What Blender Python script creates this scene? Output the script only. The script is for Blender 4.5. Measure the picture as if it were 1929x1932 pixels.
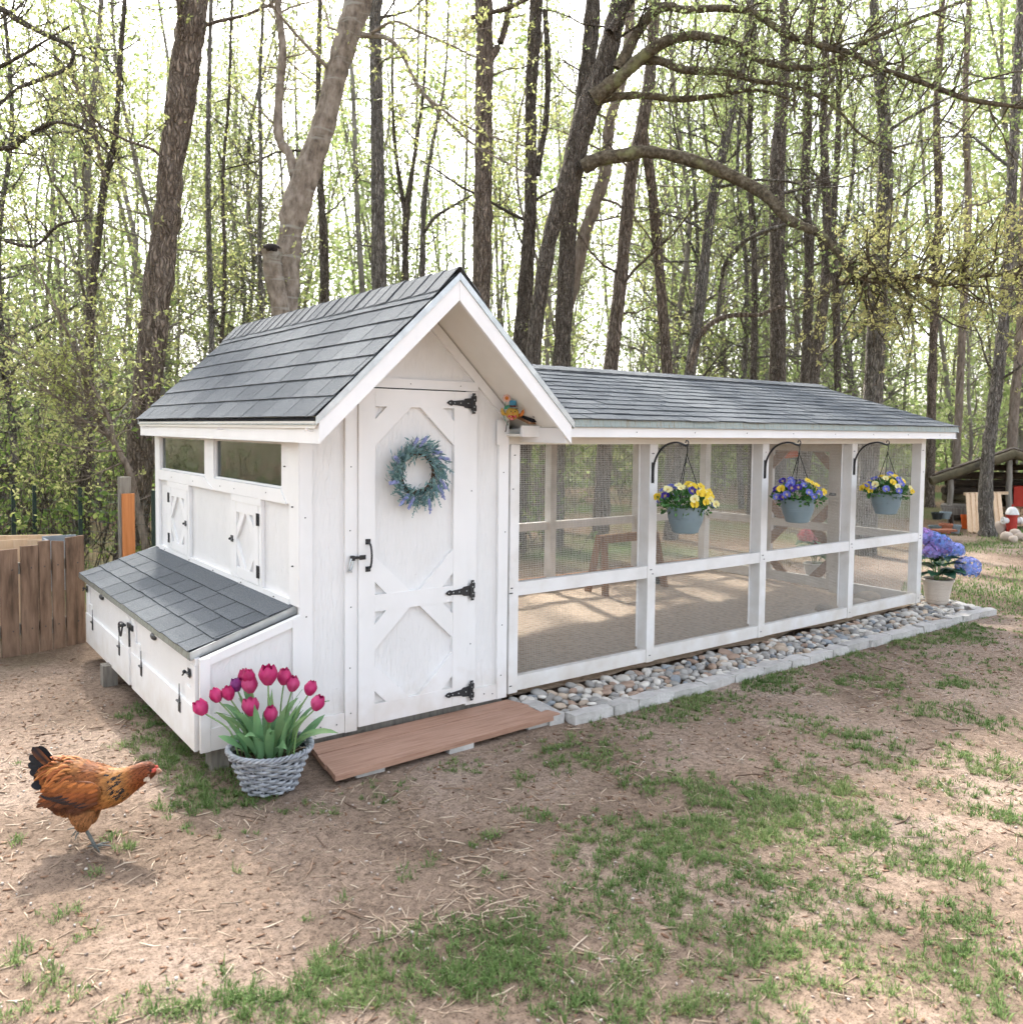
import bpy, math, random
import numpy as np
from mathutils import Vector, Matrix

# ------------------------------------------------------------------ camera, sky, sun, exposure
scene = bpy.context.scene
for o in list(bpy.data.objects):
    bpy.data.objects.remove(o)
CAM = np.array([-2.014, -4.012, 1.65])
FPX = 1603.6 / 1929.0                      # focal length in image widths
YAW, PITCH, ROLL = [math.radians(a) for a in (36.90, -3.01, 0.63)]
def cam_axes():
    cy, sy, cp, sp = math.cos(YAW), math.sin(YAW), math.cos(PITCH), math.sin(PITCH)
    f = np.array([sy * cp, cy * cp, sp]); r = np.array([cy, -sy, 0.0]); u = np.cross(r, f)
    cr, sr = math.cos(ROLL), math.sin(ROLL)
    return cr * r + sr * u, -sr * r + cr * u, f
C_R, C_U, C_F = cam_axes()
cd = bpy.data.cameras.new('camera')
cd.sensor_fit = 'HORIZONTAL'; cd.sensor_width = 36.0; cd.lens = 36.0 * FPX
cd.shift_y = -71.0 / 1929.0
cd.clip_start = 0.05; cd.clip_end = 600.0
cd.dof.use_dof = True; cd.dof.focus_distance = 5.2; cd.dof.aperture_fstop = 4.0
cam = bpy.data.objects.new('camera', cd); scene.collection.objects.link(cam)
mw = Matrix.Identity(4)
for i in range(3):
    mw[i][0], mw[i][1], mw[i][2], mw[i][3] = C_R[i], C_U[i], -C_F[i], CAM[i]
cam.matrix_world = mw
scene.camera = cam

SUN_TO = Vector((0.25, 0.96, 1.0)).normalized()      # towards the sun: behind the coop, a little to the right
sun_el = math.asin(SUN_TO.z)
sun_az = math.atan2(SUN_TO.x, SUN_TO.y)
world = bpy.data.worlds.new('World'); scene.world = world; world.use_nodes = True
wn = world.node_tree; wn.nodes.clear()
sky = wn.nodes.new('ShaderNodeTexSky'); sky.sky_type = 'NISHITA'; sky.sun_disc = False
sky.sun_elevation = sun_el; sky.sun_rotation = sun_az
sky.air_density = 1.0; sky.dust_density = 4.0; sky.ozone_density = 1.0
hs = wn.nodes.new('ShaderNodeHueSaturation'); hs.inputs['Saturation'].default_value = 0.38
bg = wn.nodes.new('ShaderNodeBackground'); bg.inputs['Strength'].default_value = 0.15
wo = wn.nodes.new('ShaderNodeOutputWorld')
wn.links.new(sky.outputs[0], hs.inputs['Color']); wn.links.new(hs.outputs[0], bg.inputs[0]); wn.links.new(bg.outputs[0], wo.inputs[0])
sl = bpy.data.lights.new('sun', 'SUN'); sl.energy = 2.0; sl.angle = math.radians(2.5); sl.color = (1.0, 0.95, 0.87)
so = bpy.data.objects.new('sun', sl); scene.collection.objects.link(so)
so.rotation_euler = SUN_TO.to_track_quat('Z', 'Y').to_euler(); so.location = (5, 20, 25)
vs = scene.view_settings
scene.display_settings.display_device = 'sRGB'
vs.view_transform = 'Standard'; vs.look = 'None'; vs.gamma = 1.0; vs.use_curve_mapping = False
vs.exposure = 2.18
cy_ = scene.cycles
cy_.use_denoising = True
cy_.use_adaptive_sampling = True; cy_.adaptive_threshold = 0.03; cy_.adaptive_min_samples = 12
cy_.max_bounces = 4; cy_.diffuse_bounces = 3; cy_.glossy_bounces = 2; cy_.transmission_bounces = 4; cy_.transparent_max_bounces = 8
cy_.caustics_reflective = False; cy_.caustics_refractive = False
cy_.sample_clamp_indirect = 6.0

# ------------------------------------------------------------------ layout helpers: photo pixel (1929 wide) -> place
F_, U0, V0 = 1603.6, 964.5, 895.0
def ray(u, v):
    return C_F + C_R * (u - U0) / F_ + C_U * (V0 - v) / F_
def atd(u, v, d):
    return CAM + ray(u, v) * d
def at(u, v, axis, val):
    d = ray(u, v); k = 'xyz'.index(axis)
    return CAM + d * ((val - CAM[k]) / d[k])
def depth_of(p):
    return float((np.asarray(p) - CAM) @ C_F)
def in_view(P, m=0.12):
    D = P - CAM; z = D @ C_F; z = np.where(z < .1, .1, z)
    u = F_ * (D @ C_R) / z / 1929.0; v = F_ * (D @ C_U) / z
    v = (V0 - v) / 1932.0
    return (D @ C_F > .1) & (np.abs(u) < .5 + m) & (v > -m) & (v < 1 + m)

COL = scene.collection
def lin(r, g, b):
    f = lambda c: (c / 255 / 12.92) if c / 255 <= .04045 else ((c / 255 + .055) / 1.055) ** 2.4
    return (f(r), f(g), f(b))

# ------------------------------------------------------------------ materials
def pmat(name, cols, scale=8.0, rough=0.7, bump=0.0, bscale=None, stretch=(1, 1, 1), rand=None, randamt=0.5,
         detail=5.0, spec=0.3, metal=0.0, coord='Object', bstretch=None, translucent=0.0, bdist=0.01):
    m = bpy.data.materials.new(name); m.use_nodes = True
    nt = m.node_tree; N = nt.nodes; L = nt.links
    p = N['Principled BSDF']; out = N['Material Output']
    p.inputs['Roughness'].default_value = rough; p.inputs['Specular IOR Level'].default_value = spec
    p.inputs['Metallic'].default_value = metal
    tc = N.new('ShaderNodeTexCoord'); mp = N.new('ShaderNodeMapping'); mp.inputs['Scale'].default_value = stretch
    L.new(tc.outputs[coord], mp.inputs['Vector'])
    if len(cols) == 1 and not rand:
        p.inputs['Base Color'].default_value = (*cols[0], 1)
        csock = None
    else:
        no = N.new('ShaderNodeTexNoise'); no.inputs['Scale'].default_value = scale; no.inputs['Detail'].default_value = detail
        no.inputs['Roughness'].default_value = .6
        L.new(mp.outputs[0], no.inputs['Vector'])
        st = N.new('ShaderNodeMapRange'); st.inputs['From Min'].default_value = .3; st.inputs['From Max'].default_value = .7
        L.new(no.outputs['Fac'], st.inputs['Value'])
        fac = st.outputs[0]
        if rand:
            if rand == 'island':
                g = N.new('ShaderNodeNewGeometry'); rs = g.outputs['Random Per Island']
            else:
                g = N.new('ShaderNodeObjectInfo'); rs = g.outputs['Random']
            mx = N.new('ShaderNodeMix'); mx.data_type = 'FLOAT'; mx.inputs[0].default_value = randamt
            L.new(fac, mx.inputs[2]); L.new(rs, mx.inputs[3]); fac = mx.outputs[0]
        rp = N.new('ShaderNodeValToRGB'); els = rp.color_ramp.elements
        n = len(cols)
        for i, c in enumerate(cols):
            pos = i / max(1, n - 1)
            e = els[0] if i == 0 else (els[1] if i == n - 1 and n > 1 else els.new(pos))
            if i == n - 1 and n > 1: e = els[len(els) - 1]
            e.position = pos; e.color = (*c, 1)
        L.new(fac, rp.inputs[0]); csock = rp.outputs[0]
        L.new(csock, p.inputs['Base Color'])
    if bump:
        b = N.new('ShaderNodeBump'); b.inputs['Strength'].default_value = bump; b.inputs['Distance'].default_value = bdist
        nb = N.new('ShaderNodeTexNoise'); nb.inputs['Scale'].default_value = bscale or scale * 3; nb.inputs['Detail'].default_value = 6
        mp2 = N.new('ShaderNodeMapping'); mp2.inputs['Scale'].default_value = bstretch or stretch
        L.new(tc.outputs[coord], mp2.inputs['Vector']); L.new(mp2.outputs[0], nb.inputs['Vector'])
        L.new(nb.outputs['Fac'], b.inputs['Height']); L.new(b.outputs[0], p.inputs['Normal'])
    if translucent:
        tr = N.new('ShaderNodeBsdfTranslucent'); mix = N.new('ShaderNodeMixShader'); mix.inputs[0].default_value = translucent
        if csock: L.new(csock, tr.inputs['Color'])
        else: tr.inputs['Color'].default_value = (*cols[0], 1)
        L.new(p.outputs[0], mix.inputs[1]); L.new(tr.outputs[0], mix.inputs[2]); L.new(mix.outputs[0], out.inputs['Surface'])
    return m

def attr_mat(name, rough=.7, translucent=0.0, spec=.25, attr='Col', noise=0.25, nscale=60):
    m = pmat(name, [(1, 1, 1)], rough=rough, spec=spec)
    nt = m.node_tree; N = nt.nodes; L = nt.links; p = N['Principled BSDF']
    a = N.new('ShaderNodeAttribute'); a.attribute_name = attr
    no = N.new('ShaderNodeTexNoise'); no.inputs['Scale'].default_value = nscale; no.inputs['Detail'].default_value = 3
    mr = N.new('ShaderNodeMapRange'); mr.inputs['To Min'].default_value = 1 - noise; mr.inputs['To Max'].default_value = 1 + noise
    L.new(no.outputs['Fac'], mr.inputs['Value'])
    mx = N.new('ShaderNodeVectorMath'); mx.operation = 'MULTIPLY'
    L.new(a.outputs['Color'], mx.inputs[0]); L.new(mr.outputs[0], mx.inputs[1])
    L.new(mx.outputs[0], p.inputs['Base Color'])
    if translucent:
        tr = N.new('ShaderNodeBsdfTranslucent'); mix = N.new('ShaderNodeMixShader'); mix.inputs[0].default_value = translucent
        L.new(mx.outputs[0], tr.inputs['Color'])
        L.new(p.outputs[0], mix.inputs[1]); L.new(tr.outputs[0], mix.inputs[2]); L.new(mix.outputs[0], N['Material Output'].inputs['Surface'])
    return m

def osb_mat(name, c1, c2):
    """painted strand board: short random flakes under the paint"""
    m = pmat(name, [c1, c2], scale=2.2, rough=.55, spec=.3)
    nt = m.node_tree; N = nt.nodes; L = nt.links; p = N['Principled BSDF']
    tc = N.new('ShaderNodeTexCoord')
    hts = []
    for i, rot in enumerate(((0.3, .5, .2), (1.2, -.6, 1.0), (2.2, .9, -.7))):
        mp = N.new('ShaderNodeMapping'); mp.inputs['Rotation'].default_value = rot; mp.inputs['Scale'].default_value = (95, 95, 18)
        L.new(tc.outputs['Object'], mp.inputs['Vector'])
        v = N.new('ShaderNodeTexVoronoi'); v.feature = 'F1'; v.inputs['Scale'].default_value = .55
        L.new(mp.outputs[0], v.inputs['Vector']); hts.append(v.outputs['Color'])
    ad = N.new('ShaderNodeVectorMath'); L.new(hts[0], ad.inputs[0]); L.new(hts[1], ad.inputs[1])
    ad2 = N.new('ShaderNodeVectorMath'); L.new(ad.outputs[0], ad2.inputs[0]); L.new(hts[2], ad2.inputs[1])
    sep = N.new('ShaderNodeSeparateXYZ'); L.new(ad2.outputs[0], sep.inputs[0])
    b = N.new('ShaderNodeBump'); b.inputs['Strength'].default_value = .8; b.inputs['Distance'].default_value = .005
    L.new(sep.outputs[0], b.inputs['Height']); L.new(b.outputs[0], p.inputs['Normal'])
    return m

def splash(m, top=.30, col=(.50, .41, .31), amt=.42):
    """rain-splashed dirt on the lowest boards"""
    nt = m.node_tree; N = nt.nodes; L = nt.links; p = N['Principled BSDF']; src = p.inputs['Base Color'].links[0].from_socket
    tc = N.new('ShaderNodeTexCoord'); sp = N.new('ShaderNodeSeparateXYZ'); L.new(tc.outputs['Object'], sp.inputs[0])
    no = N.new('ShaderNodeTexNoise'); no.inputs['Scale'].default_value = 9; no.inputs['Detail'].default_value = 5; L.new(tc.outputs['Object'], no.inputs['Vector'])
    ma = N.new('ShaderNodeMath'); ma.operation = 'MULTIPLY_ADD'; ma.inputs[1].default_value = -.45; L.new(no.outputs['Fac'], ma.inputs[0]); L.new(sp.outputs[2], ma.inputs[2])
    mr = N.new('ShaderNodeMapRange'); mr.inputs['From Min'].default_value = -.20; mr.inputs['From Max'].default_value = top - .24; mr.inputs['To Min'].default_value = amt; mr.inputs['To Max'].default_value = 0; L.new(ma.outputs[0], mr.inputs['Value'])
    mx = N.new('ShaderNodeMix'); mx.data_type = 'RGBA'; mx.inputs[7].default_value = (*col, 1); L.new(mr.outputs[0], mx.inputs[0]); L.new(src, mx.inputs[6]); L.new(mx.outputs[2], p.inputs['Base Color'])
WHITE = pmat('white_paint', [(.70, .69, .68), (.79, .785, .78), (.82, .815, .81)], scale=3, rough=.5, bump=.25, bscale=30, bstretch=(1, 1, 1), bdist=.003)
WHITE_B = pmat('white_board_paint', [(.785, .78, .77), (.815, .812, .808), (.835, .832, .83)], scale=5, rough=.5, bump=.16, bscale=14, stretch=(1, 1, .5), bstretch=(6, 6, .6), bdist=.003)
OSB = osb_mat('white_painted_strand_board', (.755, .75, .74), (.82, .815, .81))
CREAM = pmat('cream_soffit_paint', [(.74, .72, .66), (.80, .785, .745)], scale=4, rough=.6, bump=.3, bscale=60, bdist=.003)
RUNWHITE = pmat('run_paint', [(.68, .66, .63), (.77, .76, .745), (.82, .815, .81)], scale=4, rough=.5, bump=.3, bscale=16, bstretch=(2, 2, 2), bdist=.003)
INNERWOOD = pmat('weathered_paint_inside', [(.60, .57, .52), (.72, .69, .65), (.79, .77, .745)], scale=6, rough=.7, bump=.3, bscale=20)  # duller paint for the back, end and inside timbers of the run
for m_ in (WHITE_B, OSB, RUNWHITE): splash(m_)
BLACK = pmat('black_iron', [(.012, .013, .016), (.03, .032, .036)], scale=60, rough=.42, spec=.5, bump=.2, bscale=160, bdist=.001)
STEEL = pmat('galvanised_steel', [(.42, .45, .46), (.58, .61, .62)], scale=18, rough=.38, metal=.85, bump=.1, bscale=40, bdist=.002)
DRIP = pmat('drip_edge_metal', [(.20, .21, .18), (.32, .34, .31), (.42, .45, .44)], scale=7, rough=.42, metal=.6, stretch=(6, 6, 1))
DRIPG = pmat('green_stained_drip_edge', [(.20, .24, .22), (.32, .36, .34), (.24, .21, .15)], scale=9, rough=.5, metal=.3, stretch=(9, 2, 1))
SHING = pmat('asphalt_shingle', [(.062, .070, .078), (.110, .120, .130), (.20, .212, .222)], scale=190, rough=.92, rand='object', randamt=.26, bump=.8, bscale=320, spec=.1, detail=2, bdist=.004)
SHING_C = pmat('asphalt_cap', [(.085, .092, .098), (.14, .148, .155), (.22, .228, .235)], scale=190, rough=.92, rand='object', randamt=.25, bump=.8, bscale=320, spec=.1, detail=2, bdist=.004)
FELT_AND_GAP = pmat('black_felt_and_gap_shade', [(.012, .014, .02), (.025, .028, .034)], scale=20, rough=.9)
WIRE = pmat('wire_cloth', [(.50, .50, .47), (.60, .60, .57)], scale=4, rough=.5, metal=.15)
DECK = pmat('stained_deck_board', [(.27, .15, .10), (.365, .215, .15), (.43, .265, .195)], scale=5, rough=.6, stretch=(1, 14, 14), bump=.35, bscale=8, bstretch=(2, 40, 40), bdist=.003)
CONC = pmat('concrete_edging', [(.33, .315, .295), (.48, .46, .435), (.60, .58, .555)], scale=14, rough=.92, rand='object', randamt=.35, bump=.7, bscale=60, bdist=.008)
GREYWOOD = pmat('grey_timber', [(.13, .115, .095), (.22, .20, .17), (.29, .265, .23)], scale=6, rough=.85, stretch=(6, 6, .6), bump=.5, bscale=10, bstretch=(12, 12, .8), bdist=.004)
FENCEW = pmat('weathered_fence_plank', [(.06, .039, .026), (.17, .108, .071), (.26, .17, .116), (.12, .08, .058)], scale=3.2, rough=.85, stretch=(5, 5, .8), rand='object', randamt=.22, bump=.6, bscale=8, bstretch=(14, 14, .9), bdist=.005)
CEDAR = pmat('cedar_post', [(.42, .15, .045), (.55, .22, .08)], scale=5, rough=.7, stretch=(8, 8, .5), bump=.3, bscale=9, bstretch=(10, 10, .6))
PINE = pmat('pale_pine', [(.52, .36, .22), (.68, .51, .35)], scale=5, rough=.7, stretch=(6, 6, .7), rand='object', randamt=.3)
BROWNW = pmat('bare_lumber', [(.17, .085, .045), (.30, .17, .095), (.36, .215, .125)], scale=5, rough=.8, stretch=(4, 4, 1), bump=.3, bscale=12)
LOGW = pmat('old_log', [(.025, .019, .014), (.06, .045, .033), (.10, .077, .056)], scale=5, rough=.9, stretch=(1, 1, 5), bump=.6, bscale=12, rand='object', randamt=.3, bdist=.01)
LOGM = pmat('mossy_log', [(.035, .03, .019), (.085, .072, .042), (.13, .108, .066)], scale=4, rough=.9, bump=.5, bscale=14, bdist=.01)
SOIL = pmat('potting_soil', [(.02, .013, .008), (.06, .038, .024), (.12, .085, .05)], scale=60, rough=.95, bump=1, bscale=90, bdist=.01)

# ------------------------------------------------------------------ mesh helpers
class MB:
    def __init__(s):
        s.v = []; s.f = []; s.mi = []
    def add(s, v, f, mi=0):
        n = len(s.v); s.v.extend([tuple(map(float, p)) for p in v]); s.f.extend([tuple(n + i for i in q) for q in f]); s.mi.extend([mi] * len(f)); return s
    def box(s, x0, x1, y0, y1, z0, z1, mi=0):
        v = [(x0, y0, z0), (x1, y0, z0), (x1, y1, z0), (x0, y1, z0), (x0, y0, z1), (x1, y0, z1), (x1, y1, z1), (x0, y1, z1)]
        return s.add(v, [(3, 2, 1, 0), (4, 5, 6, 7), (0, 1, 5, 4), (1, 2, 6, 5), (2, 3, 7, 6), (3, 0, 4, 7)], mi)
    def prism(s, poly, vec, mi=0):
        """poly: list of 3-D points, extruded along vec"""
        n = len(poly); vec = np.array(vec, float)
        v = [np.array(p, float) for p in poly] + [np.array(p, float) + vec for p in poly]
        nr = np.zeros(3)
        for i in range(n): nr += np.cross(v[i], v[(i + 1) % n])
        flip = nr @ vec > 0
        f = [tuple(range(n)), tuple(range(2 * n - 1, n - 1, -1))] + [((i + 1) % n, i, n + i, n + (i + 1) % n) for i in range(n)]
        if flip: f = [tuple(reversed(q)) for q in f]
        return s.add(v, f, mi)
    def bar(s, p, q, w, t, up=(0, 0, 1), mi=0):
        """board from p to q, w wide across 'side', t along 'up'"""
        p = np.array(p, float); q = np.array(q, float); d = q - p; d /= np.linalg.norm(d)
        up = np.array(up, float); sd = np.cross(d, up); sd /= np.linalg.norm(sd); up2 = np.cross(sd, d)
        c = [p + a * sd * w / 2 + b * up2 * t / 2 for a, b in ((-1, -1), (1, -1), (1, 1), (-1, 1))]
        return s.prism(c, q - p, mi)
    def tube(s, P, R, n=6, cap=True, mi=0):
        V, Fq = tube_np(P, R, n, cap); return s.add(V, Fq, mi)
    def lathe(s, prof, n=24, c=(0, 0, 0), mi=0, squash=1.0):
        v = []; k = len(prof)
        for i in range(n):
            a = 2 * math.pi * i / n
            for r, z in prof: v.append((c[0] + r * math.cos(a), c[1] + r * math.sin(a) * squash, c[2] + z))
        f = [(i * k + j, ((i + 1) % n) * k + j, ((i + 1) % n) * k + j + 1, i * k + j + 1) for i in range(n) for j in range(k - 1)]
        return s.add(v, f, mi)
    def ball(s, c, r, nu=10, nv=7, mi=0):
        r = (r, r, r) if np.isscalar(r) else r
        v = [(c[0], c[1], c[2] - r[2])]
        for j in range(1, nv):
            t = math.pi * j / nv - math.pi / 2
            for i in range(nu):
                a = 2 * math.pi * i / nu
                v.append((c[0] + r[0] * math.cos(t) * math.cos(a), c[1] + r[1] * math.cos(t) * math.sin(a), c[2] + r[2] * math.sin(t)))
        v.append((c[0], c[1], c[2] + r[2])); f = []
        for i in range(nu): f.append((0, 1 + (i + 1) % nu, 1 + i))
        for j in range(nv - 2):
            for i in range(nu): a = 1 + j * nu; f.append((a + i, a + (i + 1) % nu, a + nu + (i + 1) % nu, a + nu + i))
        a = 1 + (nv - 2) * nu
        for i in range(nu): f.append((a + i, a + (i + 1) % nu, len(v) - 1))
        return s.add(v, f, mi)
    def mesh(s, name, mats, smooth=False, off=(0, 0, 0)):
        me = bpy.data.meshes.new(name)
        o = np.array(off, float)
        me.from_pydata([tuple(np.array(p) - o) for p in s.v], [], s.f)
        for m in (mats if isinstance(mats, (list, tuple)) else [mats]): me.materials.append(m)
        if any(s.mi): me.polygons.foreach_set('material_index', s.mi)
        if smooth: me.shade_smooth()
        me.update(); return me
    def build(s, name, mats, parent=None, smooth=False, auto=None):
        off = parent_off(parent)
        me = s.mesh(name, mats, smooth, off)
        if auto: 
            me.shade_smooth(); me.set_sharp_from_angle(angle=math.radians(auto))
        return obj(name, me, parent)

def parent_off(p):
    o = Vector((0, 0, 0))
    while p is not None:
        o = o + p.location; p = p.parent
    return tuple(o)
def obj(name, me, parent=None, loc=None, matrix=None):
    o = bpy.data.objects.new(name, me); COL.objects.link(o)
    if parent is not None: o.parent = parent
    if matrix is not None:
        o.matrix_basis = Matrix.Translation(-Vector(parent_off(parent))) @ matrix
    elif loc is not None: o.location = Vector(loc) - Vector(parent_off(parent))
    return o
def thing(name, label, cat, loc=(0, 0, 0), group=None, rotz=0.0):
    o = bpy.data.objects.new(name, None); COL.objects.link(o); o.location = loc; o.rotation_euler = (0, 0, rotz)
    o.empty_display_size = .1
    return tag(o, label, cat, group)
def tag(o, label=None, cat=None, group=None, kind=None):
    if label: o['label'] = label
    if cat: o['category'] = cat
    if group: o['group'] = group
    if kind: o['kind'] = kind
    return o
def copy_tree(o, parent=None):
    c = o.copy(); COL.objects.link(c); c.parent = parent
    for ch in list(o.children): copy_tree(ch, c)
    return c

def tube_np(P, R, n=6, cap=True):
    P = np.asarray(P, float); k = len(P); R = np.broadcast_to(np.asarray(R, float), (k,))
    T = np.gradient(P, axis=0); T /= np.linalg.norm(T, axis=1)[:, None] + 1e-12
    a = np.array([0, 0, 1.0]) if abs(T[0, 2]) < .9 else np.array([1.0, 0, 0])
    N = np.empty_like(P); x = np.cross(T[0], a); x /= np.linalg.norm(x)
    for i in range(k):
        x = x - T[i] * (x @ T[i]); x /= np.linalg.norm(x) + 1e-12; N[i] = x
    B = np.cross(T, N)
    an = np.arange(n) * 2 * math.pi / n
    V = P[:, None, :] + R[:, None, None] * (np.cos(an)[None, :, None] * N[:, None, :] + np.sin(an)[None, :, None] * B[:, None, :])
    V = V.reshape(-1, 3)
    f = []
    for i in range(k - 1):
        for j in range(n):
            f.append((i * n + j, i * n + (j + 1) % n, (i + 1) * n + (j + 1) % n, (i + 1) * n + j))
    if cap:
        f.append(tuple(range(n - 1, -1, -1))); f.append(tuple((k - 1) * n + j for j in range(n)))
    return V, f
def smooth_path(P, m=6):
    """Catmull-Rom through rows of P (any number of columns)"""
    P = np.asarray(P, float)
    if len(P) < 3: 
        t = np.linspace(0, 1, m + 1)[:, None]; return P[0] * (1 - t) + P[-1] * t
    Q = np.vstack([2 * P[0] - P[1], P, 2 * P[-1] - P[-2]]); out = []
    for i in range(1, len(Q) - 2):
        for t in np.linspace(0, 1, m, endpoint=False):
            a, b, c, d = Q[i - 1], Q[i], Q[i + 1], Q[i + 2]
            out.append(.5 * ((2 * b) + (c - a) * t + (2 * a - 5 * b + 4 * c - d) * t * t + (3 * b - 3 * c + d - a) * t ** 3))
    out.append(P[-1]); return np.array(out)
def np_mesh(name, V, Fs, mats, smooth=False, cols=None, mi=None):
    """V (n,3); Fs list of int arrays (m,3) and/or (m,4)"""
    me = bpy.data.meshes.new(name); V = np.asarray(V, np.float32)
    me.vertices.add(len(V)); me.vertices.foreach_set('co', V.ravel())
    Fs = [np.asarray(f, np.int32) for f in Fs if len(f)]
    tot = np.concatenate([np.full(len(f), f.shape[1], np.int32) for f in Fs]); loops = np.concatenate([f.ravel() for f in Fs])
    me.loops.add(len(loops)); me.loops.foreach_set('vertex_index', loops)
    me.polygons.add(len(tot)); st = np.zeros(len(tot), np.int32); st[1:] = np.cumsum(tot)[:-1]
    me.polygons.foreach_set('loop_start', st); me.polygons.foreach_set('loop_total', tot)
    if mi is not None: me.polygons.foreach_set('material_index', np.asarray(mi, np.int32))
    for m in (mats if isinstance(mats, (list, tuple)) else [mats]): me.materials.append(m)
    me.update(calc_edges=True); me.validate()
    if smooth: me.shade_smooth()
    if cols is not None:
        ca = me.color_attributes.new('Col', 'FLOAT_COLOR', 'POINT')
        c4 = np.ones((len(V), 4), np.float32); c4[:, :3] = cols; ca.data.foreach_set('color', c4.ravel())
    return me
def _hash(ix, iy, s):
    h = (ix.astype(np.int64) * 374761393 + iy.astype(np.int64) * 668265263 + s * 1442695041) & 0xffffffff
    h = ((h ^ (h >> 13)) * 1274126177) & 0xffffffff
    return ((h ^ (h >> 16)) & 0xffff) / 65535.0
def vnoise(x, y, s=0):
    x = np.asarray(x, float); y = np.asarray(y, float)
    ix = np.floor(x); iy = np.floor(y); fx = x - ix; fy = y - iy
    fx = fx * fx * (3 - 2 * fx); fy = fy * fy * (3 - 2 * fy)
    return ((_hash(ix, iy, s) * (1 - fx) + _hash(ix + 1, iy, s) * fx) * (1 - fy) + (_hash(ix, iy + 1, s) * (1 - fx) + _hash(ix + 1, iy + 1, s) * fx) * fy)
def fbm(x, y, s=0, o=4):
    r = 0; a = .5
    for i in range(o):
        r = r + a * vnoise(x * 2 ** i + 17.3 * i, y * 2 ** i - 9.1 * i, s + i); a *= .5
    return r / (1 - .5 ** o)
# ------------------------------------------------------------------ ground
def ground_z(x, y):
    x = np.asarray(x, float); y = np.asarray(y, float)
    z = (fbm(x * 1.3, y * 1.3, 3) - .5) * .055 + (fbm(x * 7, y * 7, 11, 3) - .5) * .022
    d = np.maximum(np.maximum(-.95 - x, x - 6.4), np.maximum(-.55 - y, y - 2.75))
    k = np.clip(d / .5, 0, 1) * .85 + .15
    far = np.clip((np.hypot(x, y) - 14) / 20, 0, 1)
    return z * k - .006 + far * (fbm(x * .15, y * .15, 21) - .5) * 1.2
def axis(lo, hi, step, far):
    a = list(np.arange(lo, hi, step)); s = step
    up = []; v = hi
    while v < far: up.append(v); s *= 1.22; v += s
    s = step; dn = []; v = lo - step
    while v > -far: dn.append(v); s *= 1.22; v -= s
    return np.array(dn[::-1] + a + up + [far])
gx = axis(-3.2, 7.0, .045, 260); gy = axis(-3.6, 3.4, .045, 260)
GX, GY = np.meshgrid(gx, gy, indexing='ij'); GZ = ground_z(GX, GY)
nx, ny = len(gx), len(gy); I = np.arange(nx * ny).reshape(nx, ny)
Fq = np.stack([I[:-1, :-1], I[1:, :-1], I[1:, 1:], I[:-1, 1:]], -1).reshape(-1, 4)
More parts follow.
